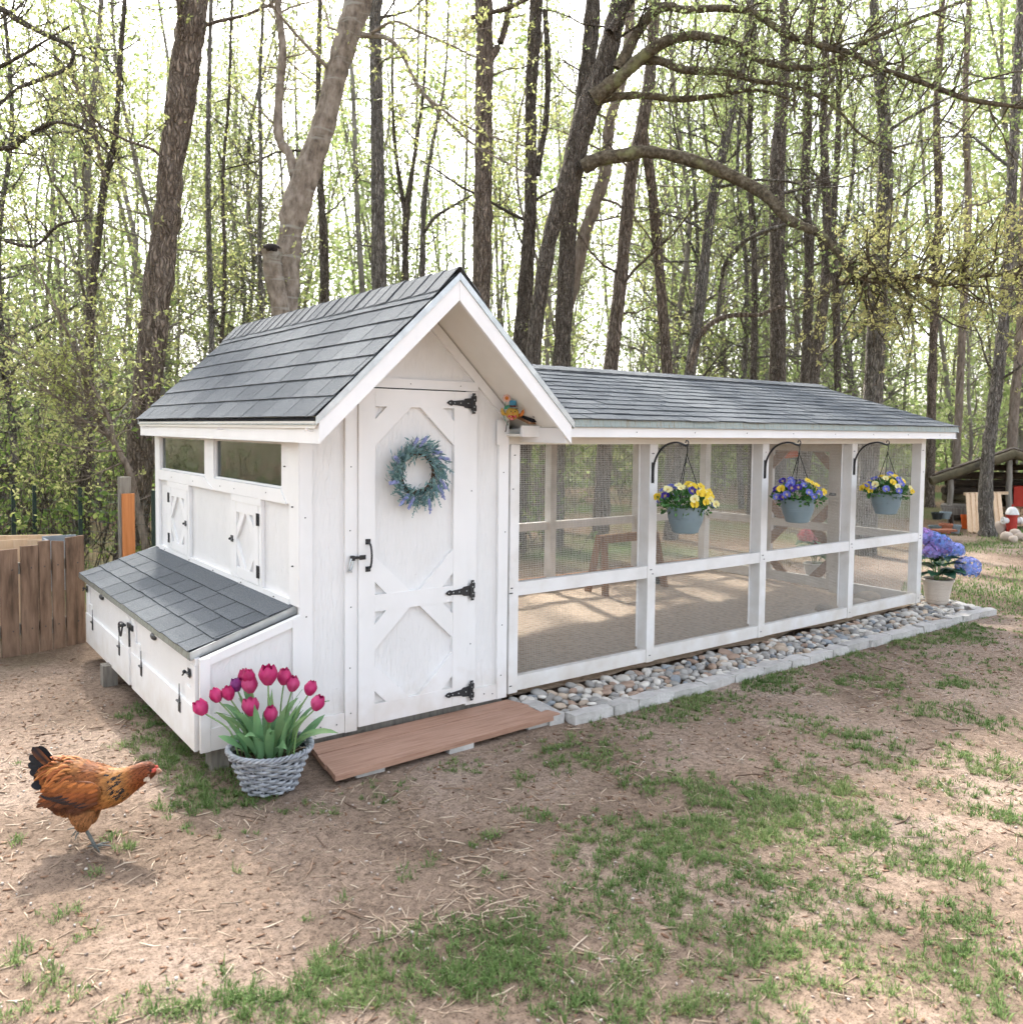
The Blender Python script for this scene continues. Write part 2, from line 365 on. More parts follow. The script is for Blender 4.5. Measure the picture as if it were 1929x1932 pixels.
def dirt_material():
    m = bpy.data.materials.new('dry_dirt'); m.use_nodes = True; nt = m.node_tree; N = nt.nodes; L = nt.links
    p = N['Principled BSDF']; p.inputs['Roughness'].default_value = .95; p.inputs['Specular IOR Level'].default_value = .12
    tc = N.new('ShaderNodeTexCoord')
    def noise(sc, det=6, rough=.6, dist=0):
        n = N.new('ShaderNodeTexNoise'); n.inputs['Scale'].default_value = sc; n.inputs['Detail'].default_value = det
        n.inputs['Roughness'].default_value = rough; n.inputs['Distortion'].default_value = dist
        L.new(tc.outputs['Object'], n.inputs['Vector']); return n.outputs['Fac']
    def ramp(f, stops):
        r = N.new('ShaderNodeValToRGB'); e = r.color_ramp.elements
        for i, (pos, c) in enumerate(stops):
            el = e[i] if i < 2 else e.new(pos)
            el.position = pos; el.color = (*c, 1)
        L.new(f, r.inputs[0]); return r.outputs[0]
    def mix(f, a, b, mode='MIX'):
        x = N.new('ShaderNodeMix'); x.data_type = 'RGBA'; x.blend_type = mode
        if isinstance(f, float): x.inputs[0].default_value = f
        else: L.new(f, x.inputs[0])
        for s, k in ((a, 6), (b, 7)):
            if isinstance(s, tuple): x.inputs[k].default_value = (*s, 1)
            else: L.new(s, x.inputs[k])
        return x.outputs[2]
    base = ramp(noise(1.1, 6, .62, .4), [(.30, (.140, .100, .072)), (.50, (.262, .194, .146)), (.70, (.365, .285, .228))])
    fine = ramp(noise(34, 4, .7), [(.32, (.52, .50, .48)), (.50, (.96, .96, .96)), (.70, (1.25, 1.24, 1.22))])
    c = mix(1.0, base, fine, 'MULTIPLY')
    grit = ramp(noise(140, 3, .6), [(.34, (.35, .33, .31)), (.46, (1, 1, 1)), (.66, (1.05, 1.05, 1.05)), (.74, (1.7, 1.65, 1.6))])
    c = mix(1.0, c, grit, 'MULTIPLY')
    # leaf litter under the trees, thin green cast out on the far lawn
    sep = N.new('ShaderNodeSeparateXYZ'); L.new(tc.outputs['Object'], sep.inputs[0])
    mr = N.new('ShaderNodeMapRange'); mr.inputs['From Min'].default_value = 3.1; mr.inputs['From Max'].default_value = 5.5
    ad = N.new('ShaderNodeMath'); ad.operation = 'MULTIPLY_ADD'; ad.inputs[1].default_value = 2.5; L.new(noise(.9), ad.inputs[0]); L.new(sep.outputs[1], ad.inputs[2])
    L.new(ad.outputs[0], mr.inputs['Value'])
    lit = ramp(noise(22, 4, .75), [(.3, (.045, .03, .018)), (.5, (.13, .085, .05)), (.7, (.24, .175, .11))])
    litg = mix(ramp(noise(.35, 4), [(.45, (0, 0, 0)), (.62, (1, 1, 1))]), lit, (.07, .10, .03))
    c = mix(mr.outputs[0], c, litg)
    L.new(c, p.inputs['Base Color'])
    b = N.new('ShaderNodeBump'); b.inputs['Strength'].default_value = .9; b.inputs['Distance'].default_value = .016
    h = N.new('ShaderNodeMath'); L.new(noise(38, 5, .75), h.inputs[0]); L.new(noise(9, 3, .6), h.inputs[1]); L.new(h.outputs[0], b.inputs['Height'])
    L.new(b.outputs[0], p.inputs['Normal'])
    return m
DIRT = dirt_material()
g = obj('ground', np_mesh('ground', np.stack([GX, GY, GZ], -1).reshape(-1, 3), [Fq], DIRT, smooth=True))
tag(g, kind='structure')

# ------------------------------------------------------------------ grass, straw, chips on the ground
rng = np.random.default_rng(7)
def gpt(u, v):
    p = at(u, v, 'z', 0.0); return p
FWD2 = np.array([C_F[0], C_F[1]]) / math.hypot(C_F[0], C_F[1]); RT2 = np.array([C_R[0], C_R[1]]) / math.hypot(C_R[0], C_R[1])
PATCH = [  # photo px centre, half sizes, density per m2
 (430,1890,150,45,5200),(560,1850,150,60,6000),(720,1850,150,60,6000),(860,1800,120,70,5600),(980,1780,120,60,5200),(1060,1860,150,70,4600),
 (1180,1720,130,70,4600),(1240,1640,120,60,5200),(1130,1600,70,25,4200),(1290,1570,120,40,5600),(1400,1520,95,50,6800),(1550,1500,90,40,6000),(1420,1610,120,50,5000),
 (1560,1560,120,40,4600),(1700,1605,110,40,3600),(1300,1480,50,15,4600),(1210,1480,45,15,4200),(1105,1425,75,28,5200),(1000,1470,40,15,3000),(1220,1350,55,24,5600),(1280,1330,50,20,5000),(1340,1318,60,18,4800),
 (1430,1285,60,18,5600),(1540,1300,35,12,4000),(1500,1262,45,12,3600),(1600,1232,70,10,4600),(1720,1212,60,10,4600),(1800,1200,60,12,5200),(1800,1290,40,9,4600),(1650,1285,60,13,4200),
 (1750,1340,80,20,4000),(1860,1440,70,28,3800),(1885,1370,50,18,3800),(1620,1400,70,20,4200),(1480,1380,50,15,3000),(1890,1525,60,40,5600),(1820,1640,80,30,3400),(1760,1720,90,40,3800),(1880,1800,90,60,3600),
 (1630,1770,100,50,4200),(1500,1810,130,60,4600),(1350,1850,140,60,4600),(1220,1870,150,60,4600),(1380,1730,120,50,3800),(1520,1680,100,40,3000),(1760,1870,140,60,3400),
 (30,1820,55,40,4600),(80,1885,70,40,3800),(110,1720,32,14,4600),(140,1770,30,10,3000),(195,1645,18,9,4600),(215,1575,20,10,5600),(235,1590,22,12,5200),(25,1588,28,10,4600),(180,1755,40,14,3200),
 (370,1520,55,18,5600),(390,1468,60,38,6400),(330,1420,50,30,6200),(300,1375,50,32,5600),(360,1395,35,30,5600),(265,1340,30,18,4000),(430,1500,40,22,5200),(480,1510,30,14,4600),(290,1520,12,6,3600),
 (430,1640,14,8,4600),(580,1730,22,10,4600),(620,1800,20,10,4000),(360,1555,14,8,2600),(700,1470,30,10,2600),(820,1440,40,12,2600),(930,1410,50,14,3000),(640,1690,16,8,3800),(930,1650,40,14,3200),
 (790,1640,60,20,1600),(870,1600,20,10,3600),(1000,1530,30,12,4000),(925,1575,22,12,4600),(20,1440,16,6,2600),(1700,1440,60,14,3200),(1790,1480,40,14,2800),(1560,1360,26,9,4800),(1800,1180,40,8,4200)]
bx, by, bl, bw, bt = [], [], [], [], []
bdir = []
def tufts(X, Y, sc):
    m = rng.integers(9, 24, len(X)); i = np.repeat(np.arange(len(X)), m); n = len(i)
    ang = rng.random(n) * 2 * math.pi; rad = np.abs(rng.normal(0, .013, n)) * sc; size = rng.uniform(.7, 1.35, len(X))[i] * sc
    add_blades(X[i] + np.cos(ang) * rad, Y[i] + np.sin(ang) * rad, rng.uniform(.012, .034, n) * size, rng.uniform(.0011, .0024, n), rng.random(n), ang + .6 * rng.standard_normal(n))
def add_blades(x, y, L, W, tone, ang=None):
    bdir.append(rng.random(len(x)) * 2 * math.pi if ang is None else ang)
    bx.append(x); by.append(y); bl.append(L); bw.append(W); bt.append(tone)
for (u, v, hu, hv, den) in PATCH:
    c = gpt(u, v); d = depth_of(c); a = hu * d / F_ * 1.18
    p1, p2 = gpt(u, min(v + hv, 2300)), gpt(u, v - hv); b = np.hypot(*(p2 - p1)[:2]) / 2
    nt0 = int(math.pi * a * b * den / 6.2)
    r = np.sqrt(rng.random(nt0)) * (1 + .22 * rng.standard_normal(nt0)); t = rng.random(nt0) * 2 * math.pi
    X = c[0] + RT2[0] * a * r * np.cos(t) + FWD2[0] * b * r * np.sin(t); Y = c[1] + RT2[1] * a * r * np.cos(t) + FWD2[1] * b * r * np.sin(t)
    keep = fbm(X * 6.5, Y * 6.5, 31, 3) > .40 + .11 * rng.standard_normal(nt0); tufts(X[keep], Y[keep], 1.12)
# stray tufts everywhere in the yard
nt_ = 2600; TX = rng.uniform(-2.2, 7.0, nt_); TY = rng.uniform(-3.4, .4, nt_)
for x, y in zip(TX, TY):
    if y > -.5 and x > -.95 or fbm(x * .9, y * .9, 41) < (.44 if x > .2 else .52): continue
    k = int(rng.integers(1, 5)); s = rng.uniform(.01, .05)
    tufts(x + s * rng.standard_normal(k), y + s * rng.standard_normal(k), rng.uniform(.6, 1.0))
# the lawn out to the right, behind the pot of hydrangeas
n = 62000; X = rng.uniform(6.3, 15.5, n); Y = rng.uniform(-2.2, 2.9, n); k = (fbm(X * .8, Y * .8, 51, 3) > .40 + .06 * rng.standard_normal(n)) & (Y < (X - 6.0) * .45 + .35)
X, Y = X[k], Y[k]; n = len(X); add_blades(X, Y, rng.uniform(.025, .06, n), rng.uniform(.003, .006, n), rng.random(n))
# thin grass at the woods' edge on the left
n = 9000; X = rng.uniform(-5, .0, n); Y = rng.uniform(3.4, 8.5, n); k = fbm(X * 1.2, Y * 1.2, 61, 3) > .5; X, Y = X[k], Y[k]; n = len(X)
add_blades(X, Y, rng.uniform(.04, .12, n), rng.uniform(.003, .006, n), rng.random(n))
bx, by, bl, bw, bt, bdir = [np.concatenate(a) for a in (bx, by, bl, bw, bt, bdir)]
BLOCK = ((-.36, 1.06, -.50, .05), (-.30, 6.0, -.02, 2.7), (1.0, 6.1, -.45, .1))
keep = np.ones(len(bx), bool)
for x0, x1, y0, y1 in BLOCK: keep &= ~((bx > x0) & (bx < x1) & (by > y0) & (by < y1))
bx, by, bl, bw, bt, bdir = [a[keep] for a in (bx, by, bl, bw, bt, bdir)]
n = len(bx); an = bdir; lean = np.clip(.85 + .35 * rng.standard_normal(n), .1, 1.45)
dx, dy = np.cos(an), np.sin(an); bz = ground_z(bx, by) - .003
base = np.stack([bx, by, bz], -1); side = np.stack([-dy, dx, 0 * dx], -1) * bw[:, None]
mid = base + np.stack([dx * np.sin(lean * .5), dy * np.sin(lean * .5), np.cos(lean * .5)], -1) * (bl * .55)[:, None]
tip = mid + np.stack([dx * np.sin(lean * 1.4), dy * np.sin(lean * 1.4), np.cos(lean * 1.4)], -1) * (bl * .5)[:, None]
V = np.stack([base - side, base + side, mid + side * .8, mid - side * .8, tip], 1).reshape(-1, 3)
B0 = np.arange(n)[:, None] * 5
GRASS = pmat('grass_blade', [(.07, .13, .035), (.115, .19, .055), (.185, .265, .09), (.34, .35, .16)], scale=1.4, rough=.55, rand='island', randamt=.6, translucent=.3, spec=.2, detail=1)
go = obj('grass', np_mesh('grass', V, [B0 + np.array([[0, 1, 2, 3]]), B0 + np.array([[3, 2, 4]])], GRASS))
tag(go, 'patchy short green grass growing through the bare dirt', 'grass', kind='stuff')

def litter(name, label, n, region, Lr, Wr, Hr, mat, seed, dens=None, bend=0.0):
    r = np.random.default_rng(seed); V = []; Fs = []
    X = r.uniform(region[0], region[1], n * 3); Y = r.uniform(region[2], region[3], n * 3)
    k = ~((X > -.9) & (X < 6.05) & (Y > -.46) & (Y < 2.7)); 
    if dens is not None: k &= dens(X, Y) > r.random(n * 3)
    X, Y = X[k][:n], Y[k][:n]; n = len(X)
    L = r.uniform(*Lr, n); W = r.uniform(*Wr, n); H = r.uniform(*Hr, n); a = r.random(n) * 2 * math.pi
    d = np.stack([np.cos(a), np.sin(a), .10 * r.standard_normal(n)], -1); s = np.stack([-np.sin(a), np.cos(a), .25 * r.standard_normal(n)], -1)
    c = np.stack([X, Y, ground_z(X, Y) + H * .6 + .001], -1); up = np.array([0, 0, 1.0])
    m = c + s * (bend * L * r.standard_normal(n))[:, None]
    P = []
    for q, w in ((c - d * L[:, None] / 2, .7), (m, 1.0), (c + d * L[:, None] / 2, .5)):
        for sx, sz in ((-1, -1), (1, -1), (1, 1), (-1, 1)):
            P.append(q + s * (sx * W * w / 2)[:, None] + up * (sz * H / 2)[:, None])
    V = np.stack(P, 1).reshape(-1, 3); b = np.arange(n)[:, None, None] * 12
    q = np.array([[0, 1, 5, 4], [1, 2, 6, 5], [2, 3, 7, 6], [3, 0, 4, 7], [4, 5, 9, 8], [5, 6, 10, 9], [6, 7, 11, 10], [7, 4, 8, 11], [3, 2, 1, 0], [8, 9, 10, 11]])
    o = obj(name, np_mesh(name, V, [(b + q).reshape(-1, 4)], mat)); return tag(o, label, name.replace('_', ' '), kind='stuff')
STRAW = pmat('straw', [(.27, .19, .13), (.42, .325, .235), (.54, .45, .35)], scale=3, rough=.7, rand='island', randamt=.8)
BARK = pmat('bark_chips', [(.10, .055, .035), (.20, .115, .07), (.33, .22, .15)], scale=3, rough=.9, rand='island', randamt=.85)
litter('straw', 'dry straw and broken stems strewn over the dirt', 4200, (-2.4, 6.5, -3.6, 1.5), (.015, .10), (.002, .005), (.001, .003), STRAW, 3, lambda x, y: np.clip((fbm(x * 1.1, y * 1.1, 71) - .36) * 4, .12, 1), .05)
litter('bark_litter', 'small brown bark chips and crumbled dead leaves on the dirt', 6500, (-2.4, 7.5, -3.6, 3.0), (.006, .032), (.003, .012), (.001, .004), BARK, 4, lambda x, y: np.clip((fbm(x * 1.6, y * 1.6, 81) - .33) * 4, .1, 1))
litter('straw', 'clump of dry straw stalks lying on the dirt near the bottom left', 300, (-1.55, -.15, -2.5, -1.35), (.04, .14), (.002, .0055), (.001, .003), STRAW, 13, lambda x, y: np.clip((fbm(x * 3.1, y * 3.1, 75) - .46) * 7, .02, 1), .05)
PEB = pmat('grit', [(.24, .19, .155), (.38, .32, .275), (.52, .48, .44)], scale=3, rough=.9, rand='island', randamt=.9)
litter('grit', 'tiny pale stones scattered over the dirt', 2400, (-2.4, 6.5, -3.6, 2.4), (.004, .013), (.004, .01), (.003, .007), PEB, 5)
TWIG = pmat('dead_twigs', [(.08, .05, .035), (.20, .13, .09), (.38, .27, .19)], scale=3, rough=.9, rand='island', randamt=.8)
litter('twigs', 'thin dead twigs lying about the yard', 230, (-2.4, 6.5, -3.6, 1.5), (.06, .19), (.003, .007), (.002, .005), TWIG, 6, None, .07)
# ------------------------------------------------------------------ chicken coop
X0, XW, YB = -.316, .978, 2.66            # wall planes: left, right, back (front is y = 0)
XRIDGE, ZRIDGE, XEL, XER, ZE = .33, 2.425, -.428, 1.088, 1.702
YF, YR = -.446, 2.735                     # roof front and back edges
coop = thing('chicken_coop', 'white gabled chicken coop with grey shingle roof and tall braced front door', 'chicken coop', (XRIDGE, 1.3, 0))
def B(parent, name, mat, *boxes):
    m = MB()
    for b in boxes: m.box(*b)
    return m.build(name, mat, parent)
def roof_z(x): return ZRIDGE - abs(x - XRIDGE) * (ZRIDGE - ZE) / (XRIDGE - XEL)
# walls
zt = lambda x: roof_z(x) - .06
m = MB(); m.prism([(X0, 0, .07), (XW, 0, .07), (XW, 0, zt(XW)), (XRIDGE, 0, zt(XRIDGE)), (X0, 0, zt(X0))], (0, .016, 0)); m.build('front_wall', OSB, coop)
m = MB(); m.prism([(X0, YB, .07), (XW, YB, .07), (XW, YB, zt(XW)), (XRIDGE, YB, zt(XRIDGE)), (X0, YB, zt(X0))], (0, -.016, 0)); m.build('back_wall', OSB, coop)
B(coop, 'right_wall', OSB, (XW - .016, XW, .0165, YB - .0165, .07, 1.64))
W1, W2, WZ0, WZ1 = (1.478, 2.527), (.204, 1.293), 1.332, 1.572
B(coop, 'left_wall', OSB, (X0, X0 + .016, .0165, YB - .0165, .07, WZ0), (X0, X0 + .016, .0165, W2[0], WZ0, 1.64), (X0, X0 + .016, W2[1], W1[0], WZ0, 1.64),
  (X0, X0 + .016, W1[1], YB - .0165, WZ0, 1.64), (X0, X0 + .016, W2[0], W2[1], WZ1, 1.64), (X0, X0 + .016, W1[0], W1[1], WZ1, 1.64))
B(coop, 'floor_frame', GREYWOOD, (X0 + .02, XW - .02, .02, YB - .02, .0, .066))
B(coop, 'inner_floor', BROWNW, (X0 + .02, XW - .02, .02, YB - .02, .72, .74))
# front trim boards (18 mm proud)
P_ = -.021
B(coop, 'corner_board', WHITE_B, (X0 - .012, -.262, P_, -.001, .062, 1.60))
B(coop, 'corner_board', WHITE_B, (.892, .962, P_, -.001, .062, 1.70))
B(coop, 'door_jamb', WHITE_B, (-.082, -.014, P_, -.001, .062, 1.86))
B(coop, 'door_jamb', WHITE_B, (.668, .735, P_, -.001, .066, 1.862))
B(coop, 'door_header', WHITE_B, (-.082, .74, P_ - .002, -.001, 1.865, 1.915))
B(coop, 'base_board', WHITE_B, (-.261, -.083, P_ + .003, -.001, .064, .168))
B(coop, 'base_board', WHITE_B, (.736, .891, P_ + .003, -.001, .062, .150))
sl_ = (ZRIDGE - ZE) / (XRIDGE - XEL); ca = 1 / math.hypot(1, sl_); sa = sl_ * ca
for sg, nm in ((-1, 'rake_trim'), (1, 'rake_trim')):
    e = XRIDGE + sg * (XW - XRIDGE - .02)
    m = MB(); m.prism([(XRIDGE, 0, zt(XRIDGE) - .005), (e, 0, zt(e) - .005), (e, 0, zt(e) - .075), (XRIDGE, 0, zt(XRIDGE) - .075)], (0, -.017, 0)); m.build(nm, WHITE_B, coop)
B(coop, 'nailer_block', WHITE_B, (.872, .915, -.030, -.020, 1.56, 1.705))
# left wall trim
q = X0 - .018
B(coop, 'corner_board', WHITE_B, (q, X0 - .001, -.018, .10, .75, 1.60)); B(coop, 'corner_board', WHITE_B, (q, X0 - .001, 2.56, YB, .75, 1.60))
B(coop, 'window_mullion', WHITE_B, (q, X0 - .001, 1.296, 1.475, 1.262, 1.60))
B(coop, 'window_post', WHITE_B, (q, X0 - .001, .101, .202, 1.262, 1.60)); B(coop, 'window_post', WHITE_B, (q, X0 - .001, 2.53, 2.559, 1.262, 1.60))
for (a, b), (c, d) in (((.128, 1.296), (.203, 1.295)), ((1.30, 2.559), (1.476, 2.53))):
    m = MB(); m.prism([(X0 - .001, a, 1.258), (X0 - .001, b, 1.258), (X0 - .001, d, WZ0 - .002), (X0 - .001, c, WZ0 - .002)], (-.024, 0, 0)); m.build('window_sill', WHITE_B, coop)
B(coop, 'base_ledge', WHITE_B, (q - .004, X0 - .001, .10, 2.56, .735, .774))
GLASS = bpy.data.materials.new('dusty_window_glass'); GLASS.use_nodes = True
nt = GLASS.node_tree; N = nt.nodes; N.remove(N['Principled BSDF'])
tr = N.new('ShaderNodeBsdfTransparent'); tr.inputs[0].default_value = (.34, .41, .39, 1)
gl = N.new('ShaderNodeBsdfGlossy'); gl.inputs['Roughness'].default_value = .06; gl.inputs[0].default_value = (.8, .85, .85, 1)
df = N.new('ShaderNodeBsdfDiffuse'); df.inputs[0].default_value = (.30, .33, .27, 1)
fr = N.new('ShaderNodeFresnel'); fr.inputs['IOR'].default_value = 1.7
tc = N.new('ShaderNodeTexCoord'); no = N.new('ShaderNodeTexNoise'); no.inputs['Scale'].default_value = 14; no.inputs['Detail'].default_value = 8
mr = N.new('ShaderNodeMapRange'); mr.inputs['From Min'].default_value = .4; mr.inputs['From Max'].default_value = .75; mr.inputs['To Min'].default_value = .01; mr.inputs['To Max'].default_value = .17
bm_ = N.new('ShaderNodeBump'); bm_.inputs['Strength'].default_value = .5; bm_.inputs['Distance'].default_value = .02
nw = N.new('ShaderNodeTexNoise'); nw.inputs['Scale'].default_value = 3.5; nw.inputs['Detail'].default_value = 1
m1 = N.new('ShaderNodeMixShader'); m2 = N.new('ShaderNodeMixShader')
L = nt.links; L.new(tc.outputs['Object'], no.inputs['Vector']); L.new(tc.outputs['Object'], nw.inputs['Vector']); L.new(nw.outputs['Fac'], bm_.inputs['Height']); L.new(bm_.outputs[0], gl.inputs['Normal'])
L.new(no.outputs['Fac'], mr.inputs['Value']); L.new(mr.outputs[0], m1.inputs[0]); L.new(tr.outputs[0], m1.inputs[1]); L.new(df.outputs[0], m1.inputs[2])
L.new(fr.outputs[0], m2.inputs[0]); L.new(m1.outputs[0], m2.inputs[1]); L.new(gl.outputs[0], m2.inputs[2]); L.new(m2.outputs[0], N['Material Output'].inputs[0])
for (a, b) in (W1, W2):
    w = B(coop, 'window', WHITE_B, (X0 - .006, X0 + .02, a, a + .012, WZ0, WZ1), (X0 - .006, X0 + .02, b - .012, b, WZ0, WZ1), (X0 - .006, X0 + .02, a + .012, b - .012, WZ0, WZ0 + .01), (X0 - .006, X0 + .02, a + .012, b - .012, WZ1 - .01, WZ1))
    B(w, 'pane', GLASS, (X0 + .004, X0 + .007, a + .012, b - .012, WZ0 + .01, WZ1 - .01))
# nail heads
m = MB()
rr = random.Random(5)
for x, z in [(-.30, 1.2), (-.295, .7), (-.05, 1.45), (-.055, 1.12), (-.05, .72), (-.055, .4), (-.22, .12), (-.13, .115), (.70, 1.3), (.7, .42), (.925, 1.4), (.94, 1.05), (.925, .5), (.80, .11), (.86, .1), (.3, 1.89), (.62, 1.89), (-.05, .16), (.92, .2)]:
    m.box(x - .003, x + .003, P_ - .002, P_, z - .003, z + .003)
for y, z in [(.4, 1.3), (.9, 1.29), (1.15, 1.29), (1.7, 1.29), (2.2, 1.29), (.15, 1.45), (.05, 1.25), (.05, .95), (.3, .755), (.8, .755), (1.3, .755), (1.8, .755), (2.4, .755)]:
    m.box(X0 - .027, X0 - .016, y - .003, y + .003, z - .003, z + .003)
m.build('nail_heads', BLACK, coop)

# ---- braced doors
def braced(parent, o, ax, n, w, h, stile, top, mid, bot, leg0, leg1, mat, panel, name='brace', t=.018):
    """corner-braced panel; o lower-left outer corner, ax unit vector across, n outward normal"""
    o = np.array(o, float); ax = np.array(ax, float); n = np.array(n, float); up = np.array([0, 0, 1.0])
    pt = lambda a, z, k=0.0: o + ax * a + up * z + n * k
    def board(a0, a1, z0, z1, nm, tt=t, k0=0.0):
        mm = MB(); mm.prism([pt(a0, z0, k0), pt(a1, z0, k0), pt(a1, z1, k0), pt(a0, z1, k0)], n * tt); return mm.build(nm, mat, parent)
    mm = MB(); mm.prism([pt(0.003, 0.003, -.006), pt(w - .003, 0.003, -.006), pt(w - .003, h - .003, -.006), pt(.003, h - .003, -.006)], n * .0055); mm.build('door_panel', panel, parent)
    board(0, stile, 0, h, 'stile'); board(w - stile, w, 0, h, 'stile')
    board(stile + .001, w - stile - .001, h - top, h, 'rail', t - .001); board(stile + .001, w - stile - .001, 0, bot, 'rail', t - .001)
    secs = [(bot, h - top)]
    if mid: board(stile + .001, w - stile - .001, mid[0], mid[1], 'rail', t - .001); secs = [(bot, mid[0]), (mid[1], h - top)]
    a0, a1 = stile, w - stile
    for z0, z1 in secs:
        for (ca_, sx) in ((a0, 1), (a1, -1)):
            for (cz, sz) in ((z0, 1), (z1, -1)):
                l0, l1 = leg0, leg1
                poly = [(ca_ + sx * l0[0], cz), (ca_ + sx * l1[0], cz), (ca_, cz + sz * l1[1]), (ca_, cz + sz * l0[1])]
                mm = MB(); mm.prism([pt(a, z, .0) for a, z in poly], n * (t - .003)); mm.build(name, mat, parent)
door = B(coop, 'front_door', FELT_AND_GAP, (-.0138, .6678, -.0030, -.001, .074, 1.8645))  # thin black backing sheet stands in for the shade in the gap round the door
braced(door, (-.012, -.0095, .082), (1, 0, 0), (0, -1, 0), .678, 1.776, .094, .094, (.600, .690), .105, (.07, .07), (.215, .205), WHITE_B, OSB, t=.025)
def strap_hinge(parent, x, z, s=1.0):
    m = MB(); y = -.0375
    m.prism([(x, y, z - .058 * s), (x + .02, y, z - .058 * s), (x + .02, y, z - .045), (x + .027, y, z - .04), (x + .027, y, z - .012), (x + .02, y, z - .008), (x + .02, y, z + .008), (x + .027, y, z + .012), (x + .027, y, z + .04), (x + .02, y, z + .045), (x + .02, y, z + .058 * s), (x, y, z + .058 * s)], (0, -.003, 0))
    m.prism([(x - .004, y, z - .030), (x - .004, y, z + .030), (x - .05, y, z + .026), (x - .06, y, z + .018), (x - .13, y, z + .011), (x - .14, y, z + .016), (x - .155, y, z + .012), (x - .172, y, z), (x - .155, y, z - .012), (x - .14, y, z - .016), (x - .13, y, z - .011), (x - .06, y, z - .018), (x - .05, y, z - .026)], (0, -.003, 0))
    m.tube([(x - .003, y - .003, z - .04), (x - .003, y - .003, z + .04)], .006, 8)
    for a, b in ((-.03, 0), (-.08, 0), (-.12, 0), (-.15, 0), (.012, .045), (.012, -.045), (.012, .02), (.012, -.02)):
        m.ball((x + a, y - .004, z + b), (.004, .002, .004), 6, 4, 1)
    return m.build('hinge', [BLACK, STEEL], parent)
for z in (1.795, .733, .152): strap_hinge(door, .690, z)
m = MB()
for z in (1.058, .914): m.box(.026, .054, -.0385, -.035, z - .014, z + .014)
m.tube(smooth_path([(.04, -.037, 1.054), (.041, -.065, 1.04), (.042, -.075, .986), (.041, -.065, .93), (.04, -.037, .918)], 6), .0055, 8)
m.build('handle', BLACK, door, auto=40)
m = MB(); m.box(-.008, .026, -.040, -.035, .966, .990); m.box(-.045, -.006, -.0385, -.0205, .972, .985); m.lathe([(.008, -.012), (.013, -.012), (.013, .012), (.008, .012), (.008, -.012)], 14, (-.048, -.036, .978))
m.build('hasp', BLACK, door)
m = MB(); lp = [(-.050, -.040, .985), (-.062, -.042, .965), (-.072, -.042, .93), (-.068, -.042, .918), (-.058, -.042, .925), (-.047, -.041, .96), (-.044, -.04, .982), (-.050, -.040, .985)]
m.tube(smooth_path(lp, 5), .0045, 6)
m.lathe([(.004, -.003), (.011, -.003), (.011, .003), (.004, .003), (.004, -.003)], 12, (-.066, -.042, .909)); m.build('snap_hook', STEEL, door, auto=40)
# ---- two little hatch doors on the left wall
for (ya, yb, hy, ly, nm) in ((1.845, 2.30, 2.288, 1.878, 'hatch_door'), (.527, .949, .531, .949, 'hatch_door')):
    w = yb - ya
    h = B(coop, nm, WHITE_B, (X0 - .0035, X0 - .0012, ya, yb, .778, 1.215))
    braced(h, (X0 - .006, yb, .777), (0, -1, 0), (-1, 0, 0), w, .44, .07, .06, None, .06, (.072, .084), (.137, .157), WHITE_B, OSB, t=.016)
    for a, b in ((hy, 1.142), (hy, .853)):
        m = MB(); m.box(X0 - .0255, X0 - .0215, a - .020, a + .020, b - .034, b + .034); m.tube([(X0 - .027, a, b - .034), (X0 - .027, a, b + .034)], .004, 6); m.build('hinge', BLACK, h)
    m = MB(); m.box(X0 - .0255, X0 - .0215, ly - .018, ly + .018, .975, 1.012); m.tube([(X0 - .028, ly - .03, .99), (X0 - .028, ly + .03, .99)], .005, 6); m.ball((X0 - .034, ly + .008, .992), .008); m.build('latch', [BLACK], h)
    B(coop, 'hatch_header', WHITE_B, (X0 - .024, X0 - .001, ya - .045, yb + .01, 1.218, 1.257))
    B(coop, 'hatch_side', WHITE_B, (X0 - .020, X0 - .001, ya - .046, ya - .003, .775, 1.2175)); B(coop, 'hatch_side', WHITE_B, (X0 - .020, X0 - .001, yb + .003, yb + .036, .775, 1.2175))

